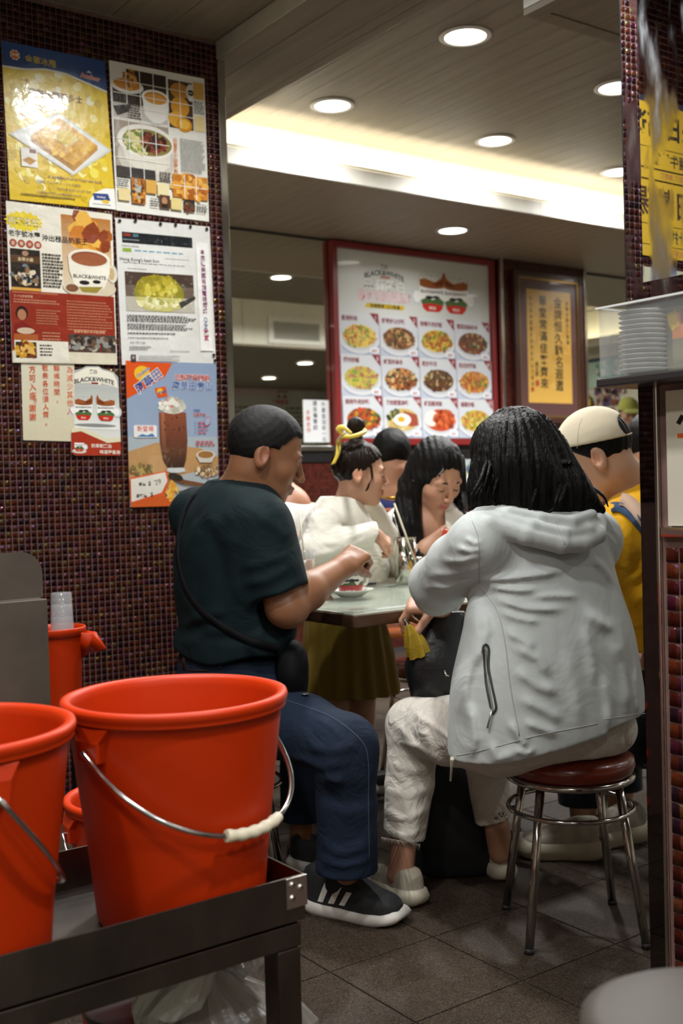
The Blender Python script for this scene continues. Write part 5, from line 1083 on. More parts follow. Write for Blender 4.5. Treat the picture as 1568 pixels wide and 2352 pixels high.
# ================================================================== PEOPLE
from mathutils.bvhtree import BVHTree
class Surf:
    """a built mesh (view frame) to lay straps, zips and patches on"""
    def __init__(s, me):
        v = np.empty(len(me.vertices)*3, f32); me.vertices.foreach_get('co', v); me.calc_loop_triangles()
        t = np.empty(len(me.loop_triangles)*3, np.int32); me.loop_triangles.foreach_get('vertices', t)
        s.t = BVHTree.FromPolygons(v.reshape(-1, 3).tolist(), t.reshape(-1, 3).tolist()); s.last = 2.6
    def __call__(s, px, py, off=0.001):
        o = np.array([0, 0, HC]); d = w2v(atd(px, py, 1.0))-o; L_ = np.linalg.norm(d); d /= L_
        h = s.t.ray_cast(Vector(o), Vector(d))
        if h[0] is None: return o+d*s.last
        s.last = h[3]; return o+d*(h[3]-off)
    def ribbon(s, pts, wpx, off=.002, n=8, th=.0015):
        P_ = spline([np.array(q, float) for q in pts], n); L_ = []; R_ = []; m = len(P_)
        ws = wpx if hasattr(wpx, '__len__') else [wpx]*2
        for i, q in enumerate(P_):
            t = P_[min(i+1, m-1)]-P_[max(i-1, 0)]; t /= np.linalg.norm(t)+1e-9; w_ = np.interp(i/(m-1), np.linspace(0, 1, len(ws)), ws)/2
            nn = np.array([-t[1], t[0]])*w_; L_.append(s(*(q+nn), off)); R_.append(s(*(q-nn), off))
        tw = np.array([0, 0, HC])-L_[0]; tw = tw/np.linalg.norm(tw)*th
        v = L_+R_+[q-tw*-1 for q in L_]+[q-tw*-1 for q in R_]; f = []
        for i in range(m-1): f += [(2*m+i, 2*m+i+1, 3*m+i+1, 3*m+i), (i, m+i, m+i+1, i+1), (i, i+1, 2*m+i+1, 2*m+i), (m+i, 3*m+i, 3*m+i+1, m+i+1)]
        return MB().add(v, f, True)
    def line(s, pts, r, off=.001, n=8): return MB().tube([s(*q, off) for q in spline([np.array(q, float) for q in pts], n)], r, 6)
    def text(s, body, px, py, size, rot=0.0, off=.002, bold=.02):
        g, f = glyphs(body, bold); g = g.copy(); g[:, 0] -= (g[:, 0].min()+g[:, 0].max())/2; g[:, 1] -= .36; g *= size; c, q = math.cos(rot), math.sin(rot)
        return MB().add([s(px+c*x+q*y, py+q*x-c*y, off) for x, y in g], f)
def az(px, py, d): q = V(px, py, d); return (q[0], q[2])
def loc2(p, o, ang):
    c, s = math.cos(ang), math.sin(ang); x, y = p[:, 0]-o[0], p[:, 1]-o[1]; return np.stack([c*x+s*y, -s*x+c*y, p[:, 2]], 1)
def torso_rows(rows, d, o, ang, w, lean=0.0):
    """pixel extents (py, left, right[, depth]) -> ellipse rows in the torso's own frame; w = width/depth ratio"""
    out = []; c, s = math.cos(ang), math.sin(ang)
    for r in rows:
        dd = r[3] if len(r) > 3 else d; a0, a1 = V(r[1], r[0], dd), V(r[2], r[0], dd); A = (a1[0]-a0[0])/2; m = (a0+a1)/2; ww = r[4] if len(r) > 4 else w
        rx = A/math.sqrt((s*ww)**2+c*c); x, y = m[0]-o[0], m[1]-o[1]; out.append((m[2], c*x+s*y, -s*x+c*y, rx, rx*ww))
    return smooth_secs(out, 4)
def fabric(name, c, rough=.75, fine=350, wr=9, ws=.35, sheen=.15, stretch=(1, 1, 1), nz=.06):
    """woven cloth: small wrinkles plus thread-fine grain"""
    m = mat(name, c, rough, sheen=sheen, spec=.2, noise=(4, nz)); nt = m.node_tree; b = nt.nodes['Principled BSDF']; L = nt.links.new
    tc = nt.nodes.new('ShaderNodeTexCoord'); mp = nt.nodes.new('ShaderNodeMapping'); mp.inputs['Scale'].default_value = stretch; L(tc.outputs['Object'], mp.inputs[0])
    n1 = nt.nodes.new('ShaderNodeTexNoise'); n1.inputs['Scale'].default_value = wr; n1.inputs['Detail'].default_value = 3; n1.inputs['Distortion'].default_value = 1.2; L(mp.outputs[0], n1.inputs['Vector'])
    n2 = nt.nodes.new('ShaderNodeTexNoise'); n2.inputs['Scale'].default_value = fine; L(tc.outputs['Object'], n2.inputs['Vector'])
    b1_ = nt.nodes.new('ShaderNodeBump'); b1_.inputs['Strength'].default_value = ws; b1_.inputs['Distance'].default_value = .03; L(n1.outputs[0], b1_.inputs['Height'])
    b2_ = nt.nodes.new('ShaderNodeBump'); b2_.inputs['Strength'].default_value = .15; b2_.inputs['Distance'].default_value = .002; L(n2.outputs[0], b2_.inputs['Height']); L(b1_.outputs[0], b2_.inputs['Normal']); L(b2_.outputs[0], b.inputs['Normal']); return m
def hair_mat(name, c, rough=.32):
    m = mat(name, c, rough, spec=.16); nt = m.node_tree; b = nt.nodes['Principled BSDF']; L = nt.links.new
    tc = nt.nodes.new('ShaderNodeTexCoord'); mp = nt.nodes.new('ShaderNodeMapping'); mp.inputs['Scale'].default_value = (1, 1, .06); L(tc.outputs['Object'], mp.inputs[0])
    n1 = nt.nodes.new('ShaderNodeTexNoise'); n1.inputs['Scale'].default_value = 170; n1.inputs['Detail'].default_value = 3; L(mp.outputs[0], n1.inputs['Vector'])
    bp = nt.nodes.new('ShaderNodeBump'); bp.inputs['Strength'].default_value = .7; bp.inputs['Distance'].default_value = .006; L(n1.outputs[0], bp.inputs['Height']); L(bp.outputs[0], b.inputs['Normal']); return m
M_hair = hair_mat('black_hair', (.0035, .003, .003), .45); M_hairg = mat('cropped_hair', (.007, .006, .0055), .6, spec=.2, noise=(90, .4), bump=(420, .5, (1, 1, 1), .003)); M_hairb = hair_mat('dark_brown_hair', (.012, .007, .0045)); M_brow = mat('brow_hair', (.015, .011, .009), .6)

def shoe(parent, base, heel, toe, side, m_up, m_sole, w=.048, h=.1, stripes=None, sock=None, name='shoe', chunky=0.0, col=None):
    """a sneaker: sole + upper, as one part with sub-parts"""
    H0, T0 = w2v(np.array([heel[0], heel[1], 0])), w2v(np.array([toe[0], toe[1], 0])); L_ = float(np.linalg.norm(T0-H0)); ang = math.atan2(T0[1]-H0[1], T0[0]-H0[0]); ch = chunky
    def W_(x): return w*np.interp(x, [0, .03, .1, .25, .45, .7, .86, .95, 1], [.3, .52, .7, .8, .78, 1.0, .92, .66, .34])
    def f(p):
        q = loc2(p, H0, ang); q[:, 0] /= L_; x, y, z = q[:, 0], q[:, 1], q[:, 2]
        top = np.interp(x, [0, .1, .3, .5, .72, .92, 1.02], [h*.86, h*.98, h*.98, h*.84, .072, .06, .044]); wd = W_(np.clip(x, 0, 1))*.97
        d = (np.abs(y/wd)**5+(np.maximum(z-.02, 0)/np.maximum(top-.02, .01))**4)**(1/4.5)-1; d = d*.032; d = np.maximum(d, np.maximum(-x, x-1)*L_); d = smax(d, .018-z, .004)
        op = loc2(p, H0, ang); d = smax(d, -cone(op, (.27*L_, 0, h*.75), (.25*L_, 0, h*1.6), .024, .036), .005)
        return d
    c, s = math.cos(ang), math.sin(ang)
    lo = np.minimum(H0, T0)-.08; hi = np.maximum(H0, T0)+.08; lo[2] = -.01; hi[2] = h+.05
    up = part(name, sdf_mesh(f, lo, hi, .0034, name, color=(lambda v: col(loc2(v, H0, ang)/np.array([L_, 1, 1], f32))) if col else None), m_up, base, parent)
    if stripes is not None:
        tp = lambda x: np.interp(x, [0, .1, .3, .5, .72, .92, 1.02], [h*.86, h*.98, h*.98, h*.84, .072, .06, .044])
        def sp_(x, z):
            y = W_(x)*.97*max(0, 1-((z-.02)/(tp(x)-.02))**4)**.2+.0018; y = -y if math.cos(ang) > 0 else y
            return np.array([H0[0]+c*x*L_-s*y, H0[1]+s*x*L_+c*y, z])
        for k in range(3):
            x0 = .2+.115*k; zt = .092-.008*k; rows_ = [(sp_(x0+.085*t+.0, .04+(zt-.04)*t), sp_(x0+.085*t+.06, .04+(zt-.04)*t)) for t in np.linspace(0, 1, 7)]
            vmesh(MB().add([q for r in rows_ for q in r], [(2*i, 2*i+1, 2*i+3, 2*i+2) for i in range(6)]), 'stripe', base, stripes, up)
    out = []; xs = np.concatenate([np.linspace(0, 1, 26), np.linspace(1, 0, 26)[1:-1]])
    rows = []
    for z, k, e in ((0.0, .92, .0), (.006, 1.04, .012), (.018+ch*.3, 1.1, .018), (.028+ch, 1.03, .008), (.03+ch, .9, 0)):
        ring = []
        for i, x in enumerate(xs):
            sg = 1 if i < 26 else -1; y = (W_(x)*k+.002)*sg; xx = x*L_+e*(2*x-1)
            zz = z+ (.008*np.interp(x, [0, .15, .5, .9, 1], [1.2, .6, 0, .3, 1.4]) if z > .001 else .012*np.interp(x, [0, .1, .8, 1], [.5, 0, 0, 1.0]))
            ring.append((H0[0]+c*xx-s*y, H0[1]+s*xx+c*y, zz))
        rows.append(ring)
    n = len(xs); v = [q for r in rows for q in r]; ff = [(i*n+k, i*n+(k+1) % n, (i+1)*n+(k+1) % n, (i+1)*n+k) for i in range(len(rows)-1) for k in range(n)]+[tuple(range(n-1, -1, -1)), tuple((len(rows)-1)*n+k for k in range(n))]
    vmesh(MB().add(v, ff, True), 'sole', base, m_sole, up); return up

# ---------------------------------------------------------------- the man in the dark teal T-shirt
def build_man():
    d = 2.98; base = V(505, 1600, d); base[2] = 0; P = person('seated man in a dark teal T-shirt and jeans bending over his cup', base)
    ang = math.radians(30); hd = V(611, 1047, 2.955); H_ = Head(hd, (.97*math.cos(.34), .22*math.cos(.34), -math.sin(.34)), (.08, 0, 1), 1.0, jaw=1.04, cheek=1.05)
    Sr, Sl = V(590, 1210, 2.82), V(452, 1185, 3.14); El, Wr = V(655, 1392, 2.80), V(783, 1306, 2.975); Nb = V(548, 1145, 2.98)
    hdv = Wr-El; hdv /= np.linalg.norm(hdv)
    hr, kr, ar = V(515, 1610, 2.93), V(793, 1716, 2.70), V(796, 2000, 2.74); hl, kl, al = V(520, 1610, 3.1), V(698, 1700, 3.16), V(692, 1910, 3.2)
    def body(p):
        x = H_.field(p); x = smin(x, chain(p, [H_.w((-.03, 0, -.05)), (Nb+H_.w((-.03, 0, -.05)))/2+np.array([.0, 0, 0]), Nb], [.058, .06, .068]), .03)
        x = smin(x, chain(p, [Sl, Nb, Sr], [.05, .06, .05]), .03)
        x = smin(x, chain(p, [Sr, El, El+hdv*.09, Wr], [.05, .05, .05, .031], .012), .02); x = smin(x, ell(p, V(664, 1404, 2.80), (.046, .046, .04)), .02)
        x = hand_field(x, p, Wr, hdv+np.array([.15, .1, .25]), (.1, .75, -.5), -1, 1.0, (1.0, 1.35, .9), (.35, .8), .02)
        x = smin(x, chain(p, [Sl, V(585, 1385, 3.28), V(690, 1368, 3.30)], [.05, .045, .03]), .02)
        x = hand_field(x, p, V(690, 1368, 3.30), (1, .5, -.05), (0, .2, -1), 1, .95, (.7, .9, .6))
        x = np.minimum(x, chain(p, [Nb, V(505, 1400, 3.0), hr, kr, ar], [.05, .06, .055, .05, .034])); return smin(x, chain(p, [hr, hl, kl, al, V(688, 1960, 3.21)], [.05, .05, .05, .034, .032]), .02)
    base_c = (.24, .105, .05)
    def colr(v):
        q = H_.q(v); c = face_color(q, base_c, (.2, .07, .05)); far = np.linalg.norm(q, axis=1) > .17; c[far] = base_c; return c
    lo, hi = V(380, 900, 3.0), V(980, 2100, 3.0); lo, hi = np.array([lo[0]-.05, 2.5, .0]), np.array([hi[0]+.0, 3.6, 1.4])
    part('body', sdf_mesh(body, lo, hi, .0042, 'body', color=colr), M_skin, base, P)
    H_.brows(base, P, M_brow, lash=.0014)
    # hair: cropped, higher at the temples
    def hair(p):
        q = H_.q(p); x = ell(q, (-.014, 0, .037), (.105, .084, .095)); x += .0006*np.sin(q[:, 0]*260+3*np.sin(q[:, 1]*90))*np.sin(q[:, 2]*240)
        qa = np.abs(q[:, 1]); hl_ = np.interp(q[:, 0], [-.12, -.075, -.03, .0, .03, .055, .09], [-.075, -.07, -.022, .012, .03, .075, .085])+.01*np.sin(q[:, 1]*60)
        hl_ = np.where((q[:, 0] > -.04) & (q[:, 0] < .02) & (qa > .06), np.minimum(hl_, .02), hl_)
        x = smax(x, (hl_-q[:, 2])*.7, .01); return smax(x, -(ell(q, (-.014, 0, .036), (.09, .07, .08))), .002)*1.04
    part('hair', sdf_mesh(hair, hd-.16, hd+.17, .0036, 'hair'), M_hairg, base, P)
    # T-shirt
    rows = [(1104, 478, 602), (1130, 450, 630), (1170, 423, 652), (1215, 407, 672), (1281, 397, 684), (1368, 399, 688), (1433, 408, 680), (1462, 398, 675), (1495, 396, 668), (1530, 402, 662)]
    S = torso_rows(rows, d, base, ang, 1.5); sh = V(640, 1362, 2.805); sdir = sh-Sr; sdir /= np.linalg.norm(sdir)
    nk = H_.w((-.03, 0, -.05)); hem = V(520, 1497, d); nkd = nk-Nb; nkd = nkd/np.linalg.norm(nkd)
    folds = [([az(588, 1398, 2.8), az(620, 1375, 2.8), az(690, 1330, 2.8)], .006, .012), ([az(545, 1200, 2.9), az(540, 1290, 2.9), az(560, 1380, 2.9)], .006, .02), ([az(415, 1440, 3), az(470, 1405, 3), az(540, 1380, 3)], .007, .016), ([az(430, 1470, 3), az(500, 1430, 3), az(560, 1425, 3)], .006, .014), ([az(560, 1300, 2.8), az(610, 1290, 2.8), az(660, 1270, 2.8)], .005, .014), ([az(560, 1340, 2.8), az(620, 1325, 2.8), az(675, 1295, 2.8)], .006, .013),
             ([az(600, 1420, 3), az(620, 1450, 3), az(650, 1470, 3)], .008, .018), ([az(580, 1440, 3), az(610, 1480, 3), az(650, 1495, 3)], .007, .015), ([az(480, 1170, 3), az(520, 1210, 3), az(545, 1250, 3)], .005, .02), ([az(600, 1180, 2.85), az(640, 1210, 2.85), az(660, 1240, 2.85)], .005, .014), ([az(405, 1300, 3), az(430, 1360, 3), az(480, 1420, 3)], .005, .02)]
    def shirt(p):
        q = loc2(p, base, ang); x = loft(q, S, sharp=2.3); x = smin(x, chain(p, [Sl+np.array([.02, 0, .0]), Nb+np.array([0, 0, -.02]), Sr], [.07, .075, .075]), .05)
        sl = smax(chain(p, [Sr+np.array([0, 0, .005]), (Sr+sh)/2, sh+sdir*.03], [.082, .085, .077]), plane(p, sh, sdir), .006); x = smin(x, sl, .035)
        s2 = V(560, 1330, 3.25); d2 = s2-Sl; d2 /= np.linalg.norm(d2); x = smin(x, np.maximum(chain(p, [Sl, s2], [.08, .07]), plane(p, s2, d2)), .03)
        x = x-crease(p, folds)-.0025*wob(p, 28, 3); x = smax(x, (hem[2]+.012*np.sin(p[:, 0]*22)-p[:, 2]), .008)
        x = smax(x, -chain(p, [Nb-nkd*.05, nk+nkd*.1], [.066, .075]), .006)
        inn = smax(chain(p, [Sr+sdir*.1, sh+sdir*.06], [.068, .066]), -plane(p, sh-sdir*.05, sdir), .01); return smax(x, -inn, .004)
    sm = sdf_mesh(shirt, np.array([base[0]-.25, 2.65, .6]), np.array([base[0]+.33, 3.45, 1.2]), .0048, 'shirt'); surf = Surf(sm)
    M_teal = fabric('teal_cotton', (.0022, .0095, .0115), .8, wr=7, ws=.3, sheen=.0)
    so = part('t_shirt', sm, M_teal, base, P)
    cc = [Nb+nkd*.012+(.068*(np.cos(a)*np.array([1, 0, .25])+np.sin(a)*np.array([0, 1, .1]))) for a in np.linspace(0, 2*math.pi, 40, endpoint=False)]
    vmesh(MB().tube(cc, .0075, 8, closed=True), 'collar', base, M_teal, so)
    # strap and bag: things of their own
    # jeans
    jf = [([az(650, 1618, 2.75), az(760, 1655, 2.72), az(835, 1715, 2.7), az(845, 1800, 2.7), az(848, 1960, 2.7)], .0028, .005), ([az(660, 1735, 2.75), az(740, 1745, 2.7), az(790, 1730, 2.7)], .009, .014), ([az(700, 1700, 2.75), az(770, 1705, 2.7), az(820, 1690, 2.7)], .006, .014), ([az(740, 1770, 2.7), az(790, 1775, 2.7)], .01, .014), ([az(735, 1830, 2.7), az(790, 1850, 2.7), az(850, 1840, 2.7)], .004, .015), ([az(735, 1930, 2.7), az(790, 1945, 2.7), az(860, 1925, 2.7)], .006, .014), ([az(735, 1965, 2.7), az(790, 1972, 2.7), az(860, 1960, 2.7)], .006, .01)]
    JR = torso_rows([(1500, 412, 655), (1540, 408, 662), (1600, 405, 665), (1660, 415, 660), (1715, 430, 640)], d, base, ang, 1.35)
    def jeans(p):
        q = loc2(p, base, ang); x = loft(q, JR, sharp=2.4); x = smin(x, chain(p, [V(570, 1640, 2.9), V(700, 1676, 2.79), kr, V(793, 1760, 2.69)], [.1, .085, .076, .074], .02), .05)
        x = smin(x, chain(p, [kr, V(796, 1850, 2.71), V(797, 2020, 2.735)], [.074, .073, .077], .01), .02)
        y = chain(p, [hl, kl, V(694, 1880, 3.18)], [.085, .07, .062]); cut = V(796, 1997, 2.735)[2]
        x = np.where(p[:, 2] < cut, np.maximum(x, cut-p[:, 2]), x); x = smax(x, -chain(p, [V(796, 1930, 2.735), V(797, 2060, 2.74)], [.06, .07]), .003)
        cy = V(694, 1882, 3.18)[2]; y = smax(y, cy-p[:, 2], .003); y = smax(y, -cone(p, V(694, 1850, 3.18), V(694, 1920, 3.18), .05, .055), .003)
        x = smin(x, y, .03); return x-crease(p, jf)-.002*wob(p, 34, 9)
    M_jean = fabric('blue_denim', (.0085, .0155, .032), .85, fine=500, wr=14, ws=.3, nz=.35, sheen=.0)
    jm = sdf_mesh(jeans, np.array([base[0]-.25, 2.5, .06]), np.array([base[0]+.5, 3.45, .72]), .005, 'jeans'); js = Surf(jm); jo = part('jeans', jm, M_jean, base, P)
    vmesh(js.line([(640, 1604), (700, 1622), (770, 1652), (828, 1700), (845, 1745), (846, 1850), (848, 1980)], .0011, .0006), 'seam', base, mat('seam_thread', (.05, .065, .09), .8), jo)
    pt = js.ribbon([(419, 1516), (448, 1517), (478, 1517)], 46, .003); vmesh(pt, 'leather_patch', base, mat('brown_leather', (.095, .034, .018), .5), jo)
    vmesh(js.text('JEANS', 448, 1508, 24, 0.0, .0052), 'patch_lettering', base, mat('dark_stamp', (.01, .006, .005), .6), jo)
    vmesh(js.ribbon([(503, 1493), (504, 1535)], 12, .004), 'belt_loop', base, M_jean, jo)
    # shoes
    M_blk = mat('black_knit', (.008, .008, .009), .8, bump=(300, .4, (1, 1, 1), .002)); M_foam = mat('white_foam_sole', (.52, .49, .45), .6, noise=(18, .12))
    hR, tR = atz(706, 2086, 0), atz(922, 2122, 0); s1 = shoe(P, base, hR, tR, 1, M_blk, M_foam, .054, .128, stripes=mat('white_stripe', (.6, .58, .54), .6))
    hL, tL = atz(672, 1990, 0), atz(820, 2008, 0); shoe(P, base, hL, tL, 1, M_blk, M_foam, .05, .1)
    vmesh(MB().tube([V(778, 2002, 2.79), V(772, 2035, 2.81), V(767, 2065, 2.818)], [.0352, .0352, .034], 20), 'sock', base, M_blk, P); vmesh(MB().tube([V(690, 1945, 3.21), V(688, 1975, 3.21)], [.038, .038], 20), 'sock', base, M_blk, P)
    # crossbody bag
    M_black = mat('black_nylon', (.004, .004, .005), .7, spec=.1, bump=(60, .3, (1, 1, 1), .004))
    q = V(672, 1540, 2.85); B = thing('crossbody_bag', 'black crossbody bag hanging at the hip of the man in teal', 'bag', v2w((q[0], q[1], .5)), VROT); bb = np.array([q[0], q[1], .5])
    def bag(p): return smax(ell(p, V(672, 1545, 2.86), (.047, .075, .085)), ell(p, V(668, 1530, 2.86), (.05, .08, .11)), .01)-.004*wob(p, 40, 2)
    part('pouch', sdf_mesh(bag, q-.16, q+.16, .005, 'pouch'), M_black, bb, B)
    vmesh(surf.ribbon([(452, 1128), (425, 1175), (408, 1240), (410, 1300), (430, 1360), (470, 1410), (520, 1445), (570, 1470), (640, 1492)], [5, 7, 11, 16, 18, 20], .003, 8), 'strap', bb, M_black, B)
    vmesh(MB().lathe([(.0005, .002), (.009, .0015), (.01, 0), (.0005, -.002)], c=V(700, 1594, 2.77), n=16), 'pendant', bb, mat('grey_disc', (.3, .3, .3), .3, .8), B)
    return P, base
def _abs_mesh(o, base):
    me = o.data.copy(); me.transform(Matrix.Translation([float(x) for x in base])); return me
MAN, MAN_B = build_man()
sq = v2w((MAN_B[0]+.01, MAN_B[1], 0)); st0.location = (sq[0], sq[1], 0); st0['label'] = 'red stool under the man in the teal T-shirt, mostly hidden'
# ---------------------------------------------------------------- the woman in the pale grey jacket, seen from behind
def build_woman():
    base = V(1308, 1720, 2.68); base[2] = 0; P = person('seated woman in a pale grey hooded jacket with long black hair, back to the viewer', base)
    ang = math.radians(126); hd = V(1187, 1062, 2.71); H_ = Head(hd, (-.58, .81, -.35), (-.1, .15, 1), .92)
    Sl, Sr = V(1102, 1245, 2.54), V(1362, 1240, 2.76); El, Wr = V(1003, 1340, 2.78), V(1013, 1392, 2.97); Nb = V(1222, 1190, 2.68)
    kl, al = V(950, 1668, 2.93), V(925, 1950, 2.90); kr, ar = V(1110, 1720, 3.08), V(1140, 1895, 3.0)
    hl, hr = V(1150, 1690, 2.64), V(1300, 1690, 2.72)
    def body(p):
        x = H_.field(p); x = smin(x, chain(p, [H_.w((-.03, 0, -.05)), Nb], [.05, .055]), .03); x = smin(x, chain(p, [Sl, Nb, Sr], [.045, .05, .045]), .03)
        x = smin(x, chain(p, [Sl, El, Wr], [.04, .036, .027]), .02); x = hand_field(x, p, Wr, (-1, .12, .02), (0.05, .35, -1), 1, .98, ((1.0, .75, .45), (1.05, .8, .45), (1.1, .85, .5), (1.15, .9, .5)), (.95, .55), .05)
        x = smin(x, chain(p, [Sr, V(1300, 1330, 3.0), V(1200, 1370, 3.1)], [.04, .036, .028]), .02); x = hand_field(x, p, V(1200, 1370, 3.1), (-.8, .5, 0), (0, .2, -1), -1, .95, (.6, .7, .5))
        x = smin(x, chain(p, [Nb, V(1235, 1450, 2.64), hl, kl, al, V(918, 2010, 2.9)], [.05, .06, .05, .045, .034, .034]), .02); return smin(x, chain(p, [hl, hr, kr, ar, V(1150, 1955, 3.02)], [.05, .05, .045, .034, .034]), .02)
    bc = (.42, .215, .135)
    part('body', sdf_mesh(body, np.array([base[0]-.52, 2.3, 0]), np.array([base[0]+.22, 3.3, 1.35]), .0042, 'body', color=lambda v: np.repeat(np.array([bc], f32), len(v), 0)), M_skin, base, P)
    # ---- hair
    HS = smooth_secs([(V(1180, 1178, 2.66)[2], V(1215, 1178, 2.66)[0], 2.63, .118, .062), (V(1180, 1124, 2.66)[2], V(1209, 1124, 2.66)[0], 2.645, .126, .085), (V(1200, 1062, 2.66)[2], V(1193, 1062, 2.66)[0], 2.675, .11, .115), (V(1200, 1010, 2.66)[2], V(1184, 1010, 2.66)[0], 2.70, .096, .116), (V(1200, 968, 2.66)[2], V(1183, 968, 2.66)[0], 2.71, .066, .085), (V(1200, 946, 2.66)[2], V(1182, 946, 2.66)[0], 2.715, .02, .03)], 4)
    def hair(p):
        x = smin(loft(p, HS), ell(p, V(1184, 1030, 2.715), (.1, .122, .096)), .03); x = smin(x, ell(H_.q(p), (-.016, 0, .034), (.112, .092, .1))*.9, .02)
        x = smin(x, chain(p, [V(1270, 1040, 2.66), V(1310, 1100, 2.645), V(1345, 1140, 2.64), V(1383, 1172, 2.65)], [.04, .035, .024, .006]), .03); x = smin(x, chain(p, [V(1110, 1080, 2.66), V(1095, 1130, 2.65), V(1083, 1168, 2.65)], [.03, .024, .008]), .02)
        a = np.arctan2(p[:, 1]-2.72, p[:, 0]-V(1184, 1028, 2.7)[0]); return x-.0022*np.sin(a*34+p[:, 2]*14)-.0016*np.sin(a*71-p[:, 2]*23)-.002*wob(p, 30, 5)
    ho = part('hair', sdf_mesh(hair, np.array([hd[0]-.2, 2.45, .95]), np.array([hd[0]+.26, 2.95, 1.3]), .0042, 'hair'), M_hair, base, P)
    rg = random.Random(4); lk = MB()
    ends = [(1085+i*9.2+rg.uniform(-5, 5), 1150+rg.uniform(0, 22)) for i in range(33)]
    for i, (x, y) in enumerate(ends):
        x0 = 1120+(x-1085)*.62; dd = 2.545+.00045*(x-1085)+rg.uniform(0, .02)
        pts = spline([V(x0, 1060, 2.60), V(x0+(x-x0)*.45, 1105, dd+.01), V(x, y-14, dd), V(x+rg.uniform(-10, 14), y+rg.uniform(4, 16), dd+.004)], 6); lk.tube(pts, [.006*(1-.85*(k/len(pts))**2) for k in range(len(pts))], 6)
    for x, y, dx in ((1278, 1165, -18), (1268, 1172, -40), (1215, 1172, -12)): pts = spline([V(x+20, 1110, 2.575), V(x+10, 1145, 2.55), V(x, y, 2.55), V(x+dx, y+8, 2.553)], 8); lk.tube(pts, [.006*(1-.85*(k/len(pts))**2) for k in range(len(pts))], 6)
    vmesh(lk, 'locks', base, M_hair, ho)
    # ---- jacket
    d = 2.64
    rows = [(1175, 1092, 1378, 2.68, 1.45), (1205, 1082, 1392, 2.67, 1.6), (1245, 1084, 1402, 2.66, 1.65), (1300, 1086, 1416, 2.65, 1.6), (1361, 1081, 1431, 2.645, 1.5), (1451, 1064, 1458, 2.64, 1.45), (1549, 1042, 1474, 2.64, 1.4), (1634, 1031, 1485, 2.645, 1.35), (1700, 1030, 1490, 2.65, 1.35), (1770, 1036, 1492, 2.65, 1.35)]
    S = torso_rows(rows, d, base, ang, 1.5); cuff = V(997, 1362, 2.86); cd = V(1013, 1395, 2.97)-El; cd /= np.linalg.norm(cd)
    A = lambda *q: [az(x, y, 2.55) for x, y in q]
    fl = [(A((1100, 1332), (1170, 1322), (1290, 1308)), .007, .008), (A((1115, 1344), (1180, 1350), (1225, 1348)), .006, .007), (A((1130, 1370), (1190, 1388), (1280, 1392)), .007, .008), (A((1210, 1364), (1260, 1362), (1320, 1366)), .005, .007), (A((1140, 1398), (1175, 1410), (1225, 1418)), .005, .008), (A((1190, 1276), (1250, 1280), (1310, 1300)), .004, .012), (A((1150, 1440), (1190, 1460), (1210, 1475)), .006, .009), (A((1165, 1470), (1215, 1495), (1240, 1535)), .007, .012), (A((1165, 1520), (1215, 1555), (1260, 1570)), .007, .012), (A((1175, 1580), (1215, 1600), (1270, 1630)), .006, .012), (A((1180, 1630), (1220, 1645), (1260, 1660)), .006, .01),
          (A((1350, 1400), (1400, 1450), (1420, 1520)), .007, .016), (A((1330, 1430), (1345, 1500), (1350, 1560)), .006, .014), (A((1370, 1540), (1385, 1600), (1385, 1660)), .008, .014), (A((1420, 1440), (1435, 1540), (1440, 1640)), .008, .016), (A((1460, 1540), (1468, 1600), (1470, 1650)), .006, .012), (A((1280, 1480), (1300, 1560), (1310, 1650)), .005, .018), (A((1090, 1370), (1085, 1450), (1062, 1560), (1052, 1640)), .009, .014), (A((1105, 1390), (1108, 1440), (1085, 1520)), .006, .012), (A((1070, 1600), (1078, 1680), (1070, 1730)), .007, .012), (A((1110, 1680), (1125, 1715), (1165, 1700)), .007, .012), (A((1150, 1630), (1170, 1660), (1190, 1690)), .008, .01), (A((1160, 1690), (1185, 1700), (1205, 1690)), .007, .009), (A((1370, 1290), (1400, 1310), (1420, 1340)), .005, .01), (A((1330, 1400), (1380, 1430), (1415, 1440)), .005, .012),
          (A((1060, 1232), (1080, 1245), (1095, 1240)), .006, .006), (A((1040, 1255), (1070, 1262), (1098, 1255)), .006, .007), (A((1015, 1290), (1060, 1285), (1095, 1268)), .005, .008), (A((990, 1325), (1040, 1322), (1095, 1300)), .004, .01), (A((985, 1360), (1030, 1358), (1085, 1330)), .005, .009)]
    hl_ = [(-1.0, 1747), (1030, 1747), (1043, 1748), (1125, 1732), (1231, 1703), (1300, 1688), (1376, 1674), (1382, 1664), (1487, 1651), (1600, 1640)]
    hz = np.array([(V(x, y, 2.55)[0], V(x, y, 2.55)[2]) for x, y in hl_])
    hoodp = [[V(1072, 1196, 2.56), V(1125, 1205, 2.50), V(1206, 1232, 2.485), V(1288, 1251, 2.50), V(1335, 1250, 2.53), V(1371, 1228, 2.57), V(1382, 1196, 2.63)], [V(1085, 1185, 2.57), V(1150, 1196, 2.52), V(1220, 1212, 2.50), V(1290, 1228, 2.51), V(1345, 1218, 2.55), V(1375, 1190, 2.62)], [V(1100, 1176, 2.58), V(1170, 1180, 2.54), V(1240, 1192, 2.525), V(1310, 1200, 2.53), V(1358, 1182, 2.58)]]
